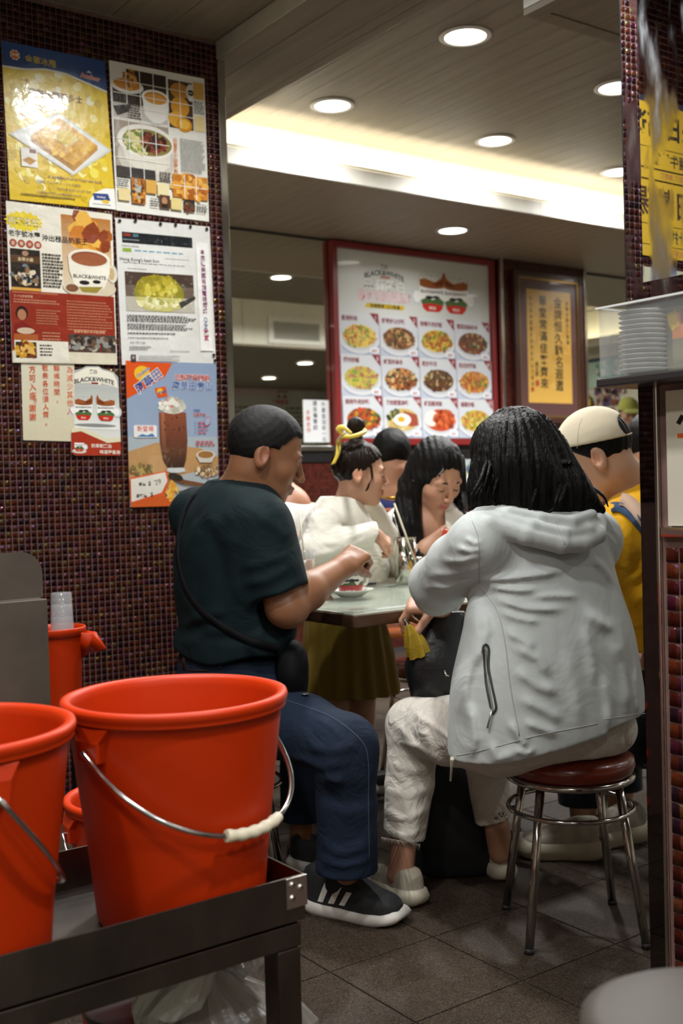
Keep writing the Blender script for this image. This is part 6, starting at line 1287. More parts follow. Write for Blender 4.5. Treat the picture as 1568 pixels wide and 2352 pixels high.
    def jacket(p):
        q = loc2(p, base, ang); x = loft(q, S, sharp=2.25)
        x = smin(x, chain(p, [Sl+np.array([.005, .01, 0]), Nb+np.array([0, 0, -.02]), Sr+np.array([-.01, 0, 0])], [.062, .075, .06]), .05)
        sl = smax(chain(p, [Sl, (Sl+El)/2, El, cuff+cd*.05], [.068, .07, .067, .055], .02), plane(p, cuff+cd*.02, cd), .004); x = smin(x, sl, .03)
        x = smin(x, chain(p, [Sr, V(1320, 1330, 2.98), V(1230, 1365, 3.06)], [.07, .06, .05]), .03)
        for i, hp in enumerate(hoodp): x = smin(x, chain(p, hp, [.012]+[.02-.002*i]*(len(hp)-2)+[.014], .006), .008)
        x = x-1.35*crease(p, fl)-.0018*wob(p, 22, 8)
        zz = np.interp(p[:, 0], hz[:, 0], hz[:, 1]).astype(f32); x = smax(x, zz-p[:, 2], .004)
        # the open front: the cloth hangs as a shell around the lap
        inn = loft(q, [(a, b, c, r1-.014, r2-.014) for a, b, c, r1, r2 in S], sharp=2.25); inn = np.maximum(inn, p[:, 2]-(V(1200, 1640, 2.6)[2])); x = smax(x, -inn, .003)
        fr = np.maximum(np.maximum(plane(p, V(1060, 1500, 2.7), (.35, -.94, 0)), -plane(p, V(1060, 1500, 2.72), (.35, -.94, 0))-.25), p[:, 2]-V(1200, 1400, 2.6)[2])
        return smax(x, -np.minimum(9, chain(p, [V(1222, 1120, 2.72), Nb+np.array([0, .0, .0])], [.06, .06])), .01)
    jm = sdf_mesh(jacket, np.array([base[0]-.42, 2.35, .33]), np.array([base[0]+.26, 3.2, 1.12]), .0044, 'jacket'); sf = Surf(jm)
    M_jk = fabric('grey_shell_fabric', (.50, .53, .52), .55, fine=600, wr=6, ws=.25, sheen=.1, nz=.03); jo = part('jacket', jm, M_jk, base, P)
    M_dk = mat('grey_tape', (.035, .037, .038), .5); M_zip = mat('zip_metal', (.55, .56, .54), .3, .9); M_st = mat('seam_grey', (.42, .435, .43), .7)
    zo = [(1111, 1486), (1118, 1482), (1122, 1492), (1121, 1530), (1128, 1570), (1137, 1615), (1137, 1632), (1128, 1640)]
    vmesh(sf.ribbon([(1108, 1500), (1110, 1484), (1117, 1481), (1122, 1492), (1121, 1530), (1128, 1570), (1137, 1612), (1138, 1628), (1130, 1640)], 5, .002, 8), 'pocket_tape', base, M_dk, jo); vmesh(sf.ribbon([(1110, 1490), (1112, 1530), (1116, 1575), (1126, 1625)], 4, .002, 8), 'pocket_tape', base, M_dk, jo)
    vmesh(sf.ribbon([(1115, 1490), (1116, 1530), (1121, 1572), (1130, 1628)], 4, .0025, 8), 'zip', base, M_zip, jo)
    vmesh(MB().tube([sf(1129, 1632, .006), sf(1124, 1652, .008), sf(1119, 1672, .008)], [.003, .0022, .0028], 8), 'zip_pull', base, M_zip, jo)
    vmesh(MB().tube([sf(1038, 1742, .004), V(1037, 1762, 2.58), V(1034, 1794, 2.58)], [.0045, .003, .0028], 8), 'zip_pull', base, mat('pale_zip_pull', (.55, .53, .42), .5), jo)
    vmesh(sf.line([(1084, 1196), (1096, 1230), (1100, 1280), (1100, 1338)], .0014, .0002), 'seam', base, M_st, jo); vmesh(sf.line([(1101, 1345), (1140, 1400), (1160, 1480), (1172, 1580), (1192, 1690)], .0014, .0002), 'seam', base, M_st, jo)
    vmesh(sf.line([(1048, 1736), (1125, 1719), (1231, 1690), (1300, 1676), (1372, 1662)], .001, .0002), 'seam', base, M_st, jo); vmesh(sf.line([(1388, 1652), (1430, 1646), (1484, 1638)], .001, .0002), 'seam', base, M_st, jo)
    vmesh(sf.line([(1273, 1196), (1284, 1222), (1296, 1250)], .0012, .0002), 'seam', base, M_st, jo)
    # ---- trousers
    B_ = lambda dd, *q: [az(x, y, dd) for x, y in q]
    tf = [(B_(2.9, (900, 1700), (950, 1690), (1000, 1715)), .006, .012), (B_(2.9, (900, 1750), (950, 1760), (1005, 1750)), .006, .012), (B_(2.9, (885, 1810), (940, 1815), (995, 1800)), .005, .012), (B_(2.9, (880, 1860), (930, 1868), (985, 1850)), .006, .01), (B_(2.9, (885, 1900), (930, 1905), (970, 1895)), .006, .009), (B_(2.9, (960, 1640), (985, 1700), (1010, 1740)), .007, .012), (B_(2.9, (940, 1620), (1000, 1640), (1040, 1650)), .005, .008), (B_(2.9, (900, 1650), (935, 1680), (960, 1740)), .006, .012), (B_(3, (1090, 1800), (1120, 1820), (1150, 1815)), .004, .01)]
    def tr(p):
        x = ell(p, V(1270, 1672, 2.67), (.2, .15, .105)); x = smax(x, (.437-p[:, 2]), .01)
        x = smin(x, ell(p, V(1180, 1690, 2.66), (.15, .12, .09)), .05); x = smax(x, V(1200, 1763, 2.6)[2]-p[:, 2], .02)
        L1 = chain(p, [hl, V(1040, 1678, 2.80), kl], [.095, .085, .072], .02); L2 = smax(chain(p, [kl, V(940, 1800, 2.92), al], [.07, .062, .053], .01), plane(p, V(916, 1917, 2.9), (-.25, 0, -1)), .002); x = smin(smin(x, L1, .04), L2, .02)
        R1 = chain(p, [hr, kr], [.09, .07]); R2 = smax(chain(p, [kr, V(1135, 1905, 3.0)], [.066, .046]), plane(p, V(1135, 1884, 3.0), (0.2, 0, -1)), .002); x = smin(smin(x, R1, .04), R2, .02)
        x = smax(x, -cone(p, V(922, 1905, 2.905), V(921, 1990, 2.9), .036, .038), .002); x = smax(x, -cone(p, V(1135, 1875, 3.0), V(1136, 1930, 3.0), .034, .036), .002)
        return x-crease(p, tf)-.0022*wob(p, 40, 12)
    M_tr = fabric('cream_cotton', (.60, .555, .49), .8, fine=450, wr=16, ws=.5, nz=.05); tm = sdf_mesh(tr, np.array([base[0]-.52, 2.4, .12]), np.array([base[0]+.24, 3.3, .62]), .0046, 'trousers'); ts = Surf(tm); to = part('trousers', tm, M_tr, base, P)
    rg = random.Random(2); fb_ = MB()
    for i in range(46):
        t_ = i/45; x = 876+t_*88; y = 1926+t_*16; fb_.tube([ts(x, y-3, .0005), V(x+rg.uniform(-5, 5), y+rg.uniform(3, 13), 2.86+.02*math.sin(t_*3.1))], .0005, 4)
    vmesh(fb_, 'frayed_hem', base, M_tr, to)
    # ---- shoes
    M_kn = mat('cream_knit', (.42, .38, .30), .8, bump=(120, .8, (1, 1, .5), .004)); M_so = mat('cream_sole', (.5, .46, .36), .6, noise=(12, .1))
    h1 = atz(962, 2085, 0); dirv = np.array([.06, .99]); shoe(P, base, h1, h1[:2]+dirv*.25, 1, M_kn, M_so, .046, .095, chunky=.008)
    h2 = atz(1163, 2026, 0); shoe(P, base, h2, h2[:2]+np.array([.42, .91])*.25, 1, M_kn, M_so, .045, .095, chunky=.008)
    return P, base
WOM, WOM_B = build_woman()
def stool_copy(x, y, label, rz=0.0):
    o = copy_tree(st0); o.location = (x, y, 0); o.rotation_euler = (0, 0, rz); o['label'] = label; return o
stool_copy(1.984, 1.857, 'red stool under the woman in the grey jacket, in full view')

# handbag on her lap, with a folded yellow umbrella
M_blkl = mat('black_leather', (.007, .007, .008), .32, bump=(30, .5, (1, 1, 1), .006))
q = V(1000, 1540, 2.98); qb = np.array([q[0], q[1], V(1000, 1625, 2.98)[2]]); B = thing('handbag', 'black leather handbag on the lap of the woman in the grey jacket', 'bag', v2w(qb), VROT)
def hb(p):
    x = loft(p, smooth_secs([(V(1000, 1640, 2.98)[2], V(1005, 1530, 2.98)[0], q[1], .06, .055), (V(1000, 1560, 2.98)[2], V(1000, 1530, 2.98)[0], q[1], .078, .06), (V(1000, 1500, 2.98)[2], V(1004, 1530, 2.98)[0], q[1], .08, .055), (V(1000, 1440, 2.98)[2], V(1022, 1530, 2.98)[0], q[1]+.01, .062, .04), (V(1000, 1405, 2.98)[2], V(1030, 1530, 2.98)[0], q[1]+.02, .05, .03)], 4), sharp=2.6)
    return x-.004*wob(p, 30, 3)
part('body', sdf_mesh(hb, q-.2, q+.2, .005, 'body'), M_blkl, qb, B)
vmesh(MB().tube(spline([V(985, 1612, 2.90), V(998, 1632, 2.895), V(1020, 1630, 2.895), V(1040, 1600, 2.90)], 8), .008, 8), 'handle', qb, M_blkl, B); vmesh(MB().tube(spline([V(1020, 1540, 2.91), V(1024, 1550, 2.905), V(1030, 1552, 2.91)], 6), .003, 8), 'buckle', qb, M_chrome, B)
u0 = V(955, 1475, 2.93); U_ = thing('umbrella', 'folded yellow umbrella sticking out of the black handbag', 'umbrella', v2w((u0[0], u0[1], u0[2]-.03)), VROT); ub = np.array([u0[0], u0[1], u0[2]-.03])
ua, uc = V(935, 1437, 2.922), V(963, 1502, 2.945); ax = (uc-ua)/np.linalg.norm(uc-ua); s1 = np.cross(ax, [0, 1, 0]); s1 /= np.linalg.norm(s1); s2 = np.cross(ax, s1); v = []; nn = 18
for i in range(9):
    t_ = i/8; r0_ = np.interp(t_, [0, .25, .6, 1], [.009, .02, .03, .034])
    for k in range(nn): an = 2*math.pi*k/nn+t_*.9; r_ = r0_*(1.0 if k % 3 else .72); v.append(ua+ax*t_*.085+(s1*math.cos(an)+s2*math.sin(an))*r_)
f = [(i*nn+k, i*nn+(k+1) % nn, (i+1)*nn+(k+1) % nn, (i+1)*nn+k) for i in range(8) for k in range(nn)]+[tuple(range(nn-1, -1, -1)), tuple(8*nn+k for k in range(nn))]
vmesh(MB().add(v, f), 'canopy', ub, mat('yellow_nylon', (.36, .235, .012), .5), U_); vmesh(MB().tube([ua-ax*.022, ua-ax*.01, ua+ax*.01], [.006, .004, .009], 10), 'cap', ub, M_chrome, U_)
# ---------------------------------------------------------------- things on the table
mq = atz(806, 1370, TT); S_ = thing('saucer', 'white saucer under the milk tea cup on the table', 'saucer', (mq[0], mq[1], TT))
M_porc = mat('white_porcelain', (.62, .61, .55), .22, coat=.4)
MB().lathe([(.0005, .0), (.034, .0), (.037, .003), (.06, .016), (.0685, .021), (.069, .0225), (.059, .019), (.036, .007), (.0005, .006)], n=48).build('plate', M_porc, S_)
C_ = thing('tea_cup', 'white milk tea cup with cow picture and red base under the man\'s fist', 'cup', (mq[0], mq[1], TT+.0065))
MB().lathe([(.0005, 0), (.03, 0), (.034, .004), (.0375, .03), (.0395, .07), (.04, .078), (.0385, .078), (.036, .03), (.031, .007), (.0005, .006)], n=40).build('body', M_porc, C_)
MB().lathe([(.0347, .004), (.0372, .018), (.0381, .03)], n=40).build('red_base', mat('red_glaze', (.33, .018, .02), .25, coat=.4), C_)
gl = MB(); n = 40; v = []; 
for k in range(n+1):
    a = 2*math.pi*k/n; z1 = .037+.006*math.sin(a*5)+.004*math.sin(a*9+1)
    for z in (.0295, z1): r_ = .0382+(z-.03)*.05+.0002; v.append((r_*math.cos(a), r_*math.sin(a), z))
gl.add(v, [(2*k, 2*k+2, 2*k+3, 2*k+1) for k in range(n)], True).build('green_band', mat('green_glaze', (.06, .09, .035), .3), C_)
def on_cup(body, z, size, m, a0, name, r0=.0384):
    g, f = glyphs(body, .02); g = g.copy(); g[:, 0] -= (g[:, 0].min()+g[:, 0].max())/2; g[:, 1] -= .36; g *= size
    MB().add([((r0+(y+z-.02)*.06+.0006)*math.cos(a0+x/r0), (r0+(y+z-.02)*.06+.0006)*math.sin(a0+x/r0), z+y) for x, y in g], f).build(name, m, C_)
ca = math.atan2(-mq[1], -mq[0]); on_cup('MILK', .012, .013, mat('cream_ink', (.6, .5, .45), .4), ca, 'lettering', .0378); on_cup('BLACK&WHITE', .06, .009, mat('black_ink', (.01, .01, .01), .4), ca, 'lettering', .0392)
for da, w_ in ((-.35, .009), (.1, .011), (.5, .008)):
    MB().add([((.0394)*math.cos(ca+da+w_*math.cos(t)/.039), .0394*math.sin(ca+da+w_*math.cos(t)/.039), .044+w_*.45*math.sin(t)) for t in np.linspace(0, 6.283, 14, endpoint=False)], [tuple(range(14))]).build('cow_patch', MATS['black_ink'], C_)
q = v2w((.8, .6, 0)); MB().tube(spline([(.039*q[0], .039*q[1], .065), (.062*q[0], .062*q[1], .058), (.06*q[0], .06*q[1], .03), (.037*q[0], .037*q[1], .022)], 8), .0048, 10).build('handle', M_porc, C_)
# steel tumbler with straw and spoon
tq = atz(931, 1337, TT); th_ = atd(931, 1236, 3.72)[2]-TT
T_ = thing('steel_tumbler', 'tall stainless steel tumbler holding drinking straws in the table middle', 'tumbler', (tq[0], tq[1], TT))
MB().lathe([(.0005, 0), (.032, 0), (.0345, .004), (.039, th_), (.0375, th_), (.033, .006), (.0005, .005)], n=44).build('body', mat('mirror_steel', (.6, .57, .5), .13, 1.0), T_)
MB().lathe([(.0392, th_-.004), (.0403, th_-.001), (.0392, th_+.001)], n=44).build('rim', M_chrome, T_)
for nm, a, b, r_, m_ in (('drinking_straw', (905, 1156), (934, 1236), .0034, mat('paper_straw', (.6, .55, .42), .6)), ('stirring_spoon', (902, 1176), (920, 1238), .0016, M_chrome)):
    A_, B2 = atd(*a, 3.72), atd(*b, 3.72); D_ = B2-A_; o = MB().tube([A_-B2-D_*.9+D_*.9, (B2-B2), D_*.9], r_, 8).build(nm, m_); o.location = B2
    tag(o, 'cream paper straw leaning in the steel tumbler' if nm[0] == 'd' else 'thin metal spoon handle leaning in the steel tumbler', 'straw' if nm[0] == 'd' else 'spoon')
# condiment caddy
cq = atz(972, 1330, TT); K_ = thing('condiment_caddy', 'dark condiment caddy with chrome-lidded jars beside the steel tumbler', 'caddy', (cq[0], cq[1], TT)); M_cad = mat('black_wire', (.012, .012, .012), .35)
MB().box(-.06, .06, -.045, .045, 0, .008).build('tray', M_cad, K_, .003)
for i, (x, y) in enumerate(((-.032, -.02), (.032, -.02), (-.032, .022), (.032, .022))):
    j = MB().lathe([(.0005, 0), (.022, 0), (.024, .004), (.024, .05), (.02, .056), (.0005, .056)], c=(x, y, .008), n=20).build('jar', mat('dark_glass', (.02, .015, .012), .1, coat=.6), K_); MB().lathe([(.021, .056), (.0225, .058), (.0225, .07), (.019, .073), (.0005, .073)], c=(x, y, .008), n=20).build('lid', M_chrome, j)
MB().tube([(-.05, 0, .08), (.0, 0, .11), (.05, 0, .1)], .004, 6).build('handle', M_cad, K_)

# ---------------------------------------------------------------- generic smaller figures
def colfun(H_, bc, lips=(.3, .08, .065)):
    def c(v):
        q = H_.q(v); r = face_color(q, bc, lips); r[np.linalg.norm(q, axis=1) > .17] = bc; return r
    return c
# ---- man in the yellow top and cream cap
def build_yellow():
    d = 3.150; base = V(1530, 1700, d); base[2] = 0; P = person('man in a yellow top and backwards cream cap bending over the table', base); ang = math.radians(140)
    hd = V(1368, 1050, 3.130); H_ = Head(hd, (-.86, .42, -.40), (-.45, .1, 1), 1.0); Nb = V(1480, 1150, 3.170); Sl, Sr = V(1430, 1225, 3.010), V(1590, 1210, 3.350); El, Wr = V(1425, 1380, 3.150), V(1330, 1385, 3.350)
    hl, hr, kl, al, kr, ar = V(1480, 1690, 3.100), V(1590, 1690, 3.250), V(1330, 1690, 3.350), V(1340, 1880, 3.370), V(1420, 1700, 3.550), V(1425, 1860, 3.500)
    def body(p):
        x = H_.field(p); nk = H_.w((-.035, 0, -.05)); x = smin(x, chain(p, [nk, (nk+Nb)/2+np.array([0, 0, .0]), Nb], [.06, .063, .075]), .03); x = smin(x, chain(p, [Sl, Nb, Sr], [.05, .06, .05]), .04)
        x = smin(x, chain(p, [Sl, El, Wr], [.045, .04, .028]), .02); x = hand_field(x, p, Wr, (-.8, .5, 0), (0, .2, -1), 1, .98, (.5, .6, .4)); x = smin(x, chain(p, [Nb, V(1525, 1500, 3.200), hl, kl, al, V(1330, 1930, 3.370)], [.05, .06, .05, .05, .04, .04]), .02)
        x = smin(x, chain(p, [Sr, V(1560, 1370, 3.500), V(1440, 1380, 3.600)], [.045, .04, .028]), .02)
        return smin(x, chain(p, [hl, hr, kr, ar, V(1430, 1900, 3.500)], [.05, .05, .05, .04, .04]), .02)
    part('body', sdf_mesh(body, np.array([base[0]-.36, 2.750, 0]), np.array([base[0]+.3, 3.850, 1.3]), .0048, 'body', color=colfun(H_, (.5, .285, .175))), M_skin, base, P)
    def hair(p):
        q = H_.q(p); x = ell(q, (-.014, 0, .036), (.102, .081, .092)); x = smax(x, (np.interp(q[:, 0], [-.12, -.08, -.03, .0, .04], [-.085, -.085, -.04, .0, .04])-q[:, 2])*.7, .01); return x-.0012*np.sin(q[:, 1]*300)
    part('hair', sdf_mesh(hair, hd-.16, hd+.16, .004, 'hair'), M_hair, base, P)
    capn = np.array([.18, 0, .98]); capn /= np.linalg.norm(capn)
    def cap(p):
        q = H_.q(p); x = ell(q, (-.012, 0, .04), (.109, .089, .1)); x = smax(x, -((q-np.array([0, 0, .044], f32))@np.array([-.24, 0, .97], f32)), .004)
        x = smax(x, -ell(q, (-.012, 0, .04), (.1, .08, .092)), .002); x = smax(x, -smax(ell(q, (-.115, 0, .045), (.05, .046, .034)), -(q[:, 2]-.022), .002), .003)
        br = smax(ell(q, (.105, 0, .052), (.075, .072, .03)), -ell(q, (.1, 0, .044), (.08, .08, .03)), .002); return np.minimum(x, smax(br, .06-q[:, 0], .003))
    M_cap = fabric('cream_twill', (.66, .58, .42), .8, fine=500, wr=8, ws=.1); cm_ = sdf_mesh(cap, hd-.22, hd+.22, .0036, 'cap'); cf = Surf(cm_); co = part('cap', cm_, M_cap, base, P)
    vmesh(cf.line([(1337, 960), (1328, 985), (1325, 1030)], .0008, .0002), 'seam', base, mat('cap_thread', (.5, .43, .3), .8), co)
    rows = [(1118, 1440, 1600), (1160, 1408, 1640), (1220, 1392, 1665), (1300, 1396, 1670), (1400, 1410, 1665), (1480, 1425, 1660), (1520, 1430, 1655)]; S = torso_rows(rows, d, base, ang, 1.4)
    fl = [([az(1405, 1200, 3.050), az(1420, 1260, 3.050), az(1425, 1330, 3.050)], .007, .014), ([az(1430, 1340, 3.050), az(1455, 1310, 3.050), az(1480, 1260, 3.050)], .01, .014), ([az(1425, 1400, 3.050), az(1455, 1370, 3.050), az(1485, 1330, 3.050)], .01, .014), ([az(1430, 1440, 3.050), az(1455, 1430, 3.050), az(1485, 1400, 3.050)], .009, .014), ([az(1400, 1170, 3.050), az(1430, 1190, 3.050), az(1460, 1180, 3.050)], .006, .012)]
    def top(p):
        q = loc2(p, base, ang); x = loft(q, S, sharp=2.3); x = smin(x, chain(p, [Sl, Nb, Sr], [.075, .08, .07]), .05); x = smin(x, chain(p, [Sl, El, Wr+(El-Wr)*.2], [.085, .078, .06]), .03)
        x = smin(x, chain(p, [Sr, V(1560, 1370, 3.500), V(1440, 1380, 3.600)], [.075, .065, .05]), .03)
        x = x-crease(p, fl)-.003*wob(p, 24, 5); x = smax(x, V(1480, 1487, d)[2]-p[:, 2], .01); nk = H_.w((-.035, 0, -.05)); return smax(x, -chain(p, [Nb+(Nb-nk)*.1, nk+(nk-Nb)*.5], [.072, .075]), .006)
    tm = sdf_mesh(top, np.array([base[0]-.36, 2.750, .6]), np.array([base[0]+.3, 3.850, 1.2]), .005, 'top'); sf = Surf(tm); M_y = fabric('yellow_cotton', (.78, .40, .008), .75, wr=8, ws=.35); part('top', tm, M_y, base, P)
    vmesh(sf.ribbon([(1402, 1165), (1420, 1164), (1442, 1176), (1462, 1196), (1485, 1224)], 22, .009), 'denim_strap', base, fabric('strap_denim', (.04, .075, .15), .8, wr=20, ws=.1), P); vmesh(sf.ribbon([(1424, 1146), (1440, 1150), (1458, 1166), (1476, 1190), (1492, 1214)], 30, .012), 'beige_strap', base, mat('beige_webbing', (.5, .34, .24), .8), P)
    def tr(p):
        x = ell(p, V(1520, 1650, 3.170), (.18, .16, .15)); x = smax(x, .437-p[:, 2], .01); x = smin(x, chain(p, [hl, kl, V(1338, 1885, 3.370)], [.09, .075, .07]), .04); x = smin(x, chain(p, [hr, kr, V(1425, 1862, 3.500)], [.09, .075, .065]), .04); return x-.003*wob(p, 30, 4)
    part('trousers', sdf_mesh(tr, np.array([base[0]-.4, 2.850, .1]), np.array([base[0]+.3, 3.850, .75]), .0065, 'trousers'), fabric('dark_navy_denim', (.005, .007, .012), .85), base, P)
    M_ch = mat('chunky_cream', (.36, .33, .26), .65, noise=(30, .2), bump=(40, .6, (1, 1, 1), .006)); M_cs = mat('chunky_sole', (.45, .41, .3), .6, noise=(14, .15))
    a = atz(1388, 1968, 0); b = atz(1192, 1962, 0); shoe(P, base, a, b, 1, M_ch, M_cs, .058, .115, chunky=.018)
    a = atz(1478, 1925, 0); b = atz(1402, 1935, 0); b = a[:2]+(b[:2]-a[:2])/np.linalg.norm(b[:2]-a[:2])*.2; shoe(P, base, a, b, 1, M_ch, M_cs, .056, .115, chunky=.018)
    return base
YB_ = build_yellow(); sq = v2w((V(1520, 1700, 3.17)[0], V(1520, 1700, 3.17)[1], 0)); stool_copy(sq[0], sq[1], 'red stool under the man in yellow, half hidden by the steel post', .3)

# ---- girl in the white cardigan
def build_girl():
    d = 3.800; base = V(775, 1300, d); base[2] = 0; P = person('girl in a white cardigan with a yellow ribbon on her hair bun', base); sc = .865
    hd = V(827, 1088, 3.780); H_ = Head(hd, (.97, .12, -.1), (-.02, 0, 1), sc, jaw=.92, nose=.9, cheek=1.1); Nb = V(790, 1178, 3.820); Sr, Sl = V(745, 1205, 3.660), V(812, 1212, 3.940); El, Wr = V(724, 1266, 3.600), V(858, 1226, 3.640)
    def body(p):
        x = H_.field(p); nk = H_.w((-.03, 0, -.05)); x = smin(x, chain(p, [nk, Nb], [.042, .046]), .025); x = smin(x, chain(p, [Sl, Nb, Sr], [.035, .04, .035]), .02); x = smin(x, chain(p, [Sr, El, Wr], [.03, .028, .02]), .02)
        x = hand_field(x, p, Wr, (.8, .3, -.5), (.2, .5, -.8), -1, .7, (.7, .9, .6)); x = smin(x, chain(p, [Sl, V(880, 1285, 3.95), V(900, 1300, 3.93)], [.03, .028, .02]), .02)
        x = smin(x, chain(p, [Nb, V(780, 1400, 3.850), V(770, 1600, 3.850), V(770, 1860, 3.850)], [.05, .06, .05, .035]), .02); return smin(x, chain(p, [V(780, 1400, 3.850), V(830, 1600, 3.900), V(830, 1860, 3.900)], [.05, .05, .035]), .02)
    part('body', sdf_mesh(body, np.array([base[0]-.2, 3.400, .04]), np.array([base[0]+.25, 4.150, 1.32]), .004, 'body', color=colfun(H_, (.50, .27, .175), (.38, .06, .06))), M_skin, base, P); H_.brows(base, P, M_brow, lash=.0016)
    def hair(p):
        q = H_.q(p); x = ell(q, (-.016, 0, .038), (.106, .084, .094)); qa = np.abs(q[:, 1]); hl_ = np.interp(q[:, 0], [-.12, -.08, -.04, -.01, .03, .06, .1], [-.05, -.06, -.03, .0, .03, .06, .075]); x = smax(x, (hl_-q[:, 2])*.7, .012)
        x = smin(x, ell(q, (-.03, 0, .185), (.036, .034, .036)), .012); x = smin(x, cone(q, (-.02, 0, .11), (-.028, 0, .17), .03, .02), .01); x = smin(x, chain(q, [np.array(z_) for z_ in ((.03, -.078, .03), (.035, -.08, -.02), (.02, -.078, -.06), (.0, -.07, -.085))], [.004, .0035, .003, .0015]), .006)
        a = np.arctan2(q[:, 2]-.16, q[:, 0]+.02); return (x-.0016*np.sin(a*40)-.0012*np.sin(q[:, 1]*220))*sc
    part('hair', sdf_mesh(hair, hd-.15, hd+.17, .0035, 'hair'), M_hairb, base, P)
    M_rb = mat('yellow_satin', (.72, .53, .06), .35, sheen=.3); R_ = MB(); bp = H_.w((-.02, -.01, .128))
    rbp = [V(765, 1066, 3.700), V(776, 1040, 3.700), V(778, 1010, 3.700), V(790, 995, 3.405)]; rb = spline(rbp, 8); w_ = np.array([.008, .0, .003])
    v = [q+w_*s for q in rb for s in (-1, 1)]; R_.add(v, [(2*i, 2*i+1, 2*i+3, 2*i+2) for i in range(len(rb)-1)], True); ro = vmesh(R_, 'ribbon_tail', base, M_rb, P); ro.modifiers.new('s', 'SOLIDIFY').thickness = .002
    vmesh(MB().tube(spline([V(783, 1002, 3.720), V(800, 1003, 3.700), V(822, 999, 3.710), V(838, 990, 3.750), V(825, 985, 3.800), V(795, 990, 3.790)], 6), .0075, 10), 'ribbon_band', base, M_rb, P); vmesh(MB().tube(spline([V(786, 1000, 3.710), V(778, 985, 3.710), V(792, 984, 3.700), V(806, 996, 3.700)], 6), [.006]*4+[.011]*8+[.006]*7, 8), 'ribbon_loop', base, M_rb, P)
    # cardigan, dress
    fl = [([az(720, 1270, 3.700), az(770, 1262, 3.700), az(840, 1235, 3.700)], .006, .012), ([az(735, 1240, 3.700), az(780, 1245, 3.700), az(850, 1210, 3.700)], .005, .01), ([az(700, 1220, 3.700), az(690, 1270, 3.700), az(680, 1320, 3.700)], .006, .014), ([az(715, 1180, 3.700), az(745, 1220, 3.700)], .005, .012), ([az(860, 1200, 3.800), az(880, 1250, 3.800), az(905, 1290, 3.800)], .006, .012), ([az(850, 1240, 3.800), az(875, 1290, 3.800)], .005, .01)]
    def R_(py, l, r, rb, bo=0.0): return (V(780, py, d)[2], V((l+r)/2, py, d)[0], d+bo, (r-l)/2*d/F_PX, rb)
    CS = smooth_secs([R_(1345, 664, 890, .13, .03), R_(1300, 668, 895, .13, .03), R_(1230, 684, 872, .125, .02), R_(1180, 705, 845, .11), R_(1140, 735, 825, .07)], 4)
    def card(p):
        x = loft(p, CS); x = smin(x, chain(p, [Sl, Nb+np.array([-.01, 0, -.01]), Sr], [.05, .052, .05]), .03); x = smin(x, smax(chain(p, [Sr, El, (El+Wr)/2, Wr], [.054, .05, .047, .04], .02), plane(p, Wr, (.9, .2, -.2)), .004), .008)
        x = smin(x, chain(p, [Sl, V(845, 1170, 3.900), V(880, 1230, 3.95), V(898, 1298, 3.94)], [.05, .05, .055, .045]), .02); nk = H_.w((-.03, 0, -.05)); x = smax(x, -chain(p, [Nb, nk+(nk-Nb)], [.048, .05]), .005)
        return smax(x-crease(p, fl)-.002*wob(p, 40, 6), V(780, 1348, d)[2]-p[:, 2], .01)
    part('cardigan', sdf_mesh(card, np.array([base[0]-.2, 3.450, .75]), np.array([base[0]+.25, 4.150, 1.12]), .0046, 'cardigan'), fabric('white_knit', (.68, .66, .58), .85, wr=14, ws=.35, fine=700), base, P)
    DS = smooth_secs([(V(780, 1610, d)[2], V(800, 1400, d)[0], d+.08, .17, .15), (V(780, 1480, d)[2], V(795, 1400, d)[0], d+.08, .15, .13), (V(780, 1380, d)[2], V(785, 1400, d)[0], d+.06, .12, .11), (V(780, 1300, d)[2], V(785, 1400, d)[0], d+.04, .08, .09), (V(780, 1190, d)[2], V(790, 1400, d)[0], d+.01, .055, .07)], 4)
    def dress(p):
        x = loft(p, DS); a = np.arctan2(p[:, 1]-d-.08, p[:, 0]-V(800, 1400, d)[0]); return smax(x-.009*np.sin(a*16)*np.clip((.75-p[:, 2])*2.5, 0, 1), V(780, 1605, d)[2]-p[:, 2], .004)
    part('dress', sdf_mesh(dress, np.array([base[0]-.2, 3.500, .35]), np.array([base[0]+.3, 4.150, 1.05]), .005, 'dress'), mat('yellow_tulle', (.26, .17, .012), .7, sheen=.1), base, P)
    M_bk = mat('girl_shoe', (.02, .02, .02), .5)
    for x, dd in ((770, 3.850), (830, 3.900)):
        q = v2w((V(x, 1860, dd)[0]-.05, V(x, 1860, dd)[1], 0)); t_ = q+v2w((.19, .04, 0)); shoe(P, base, q, t_, 1, M_bk, mat('pale_sole', (.4, .38, .34), .6), .036, .08)
    return base
build_girl()

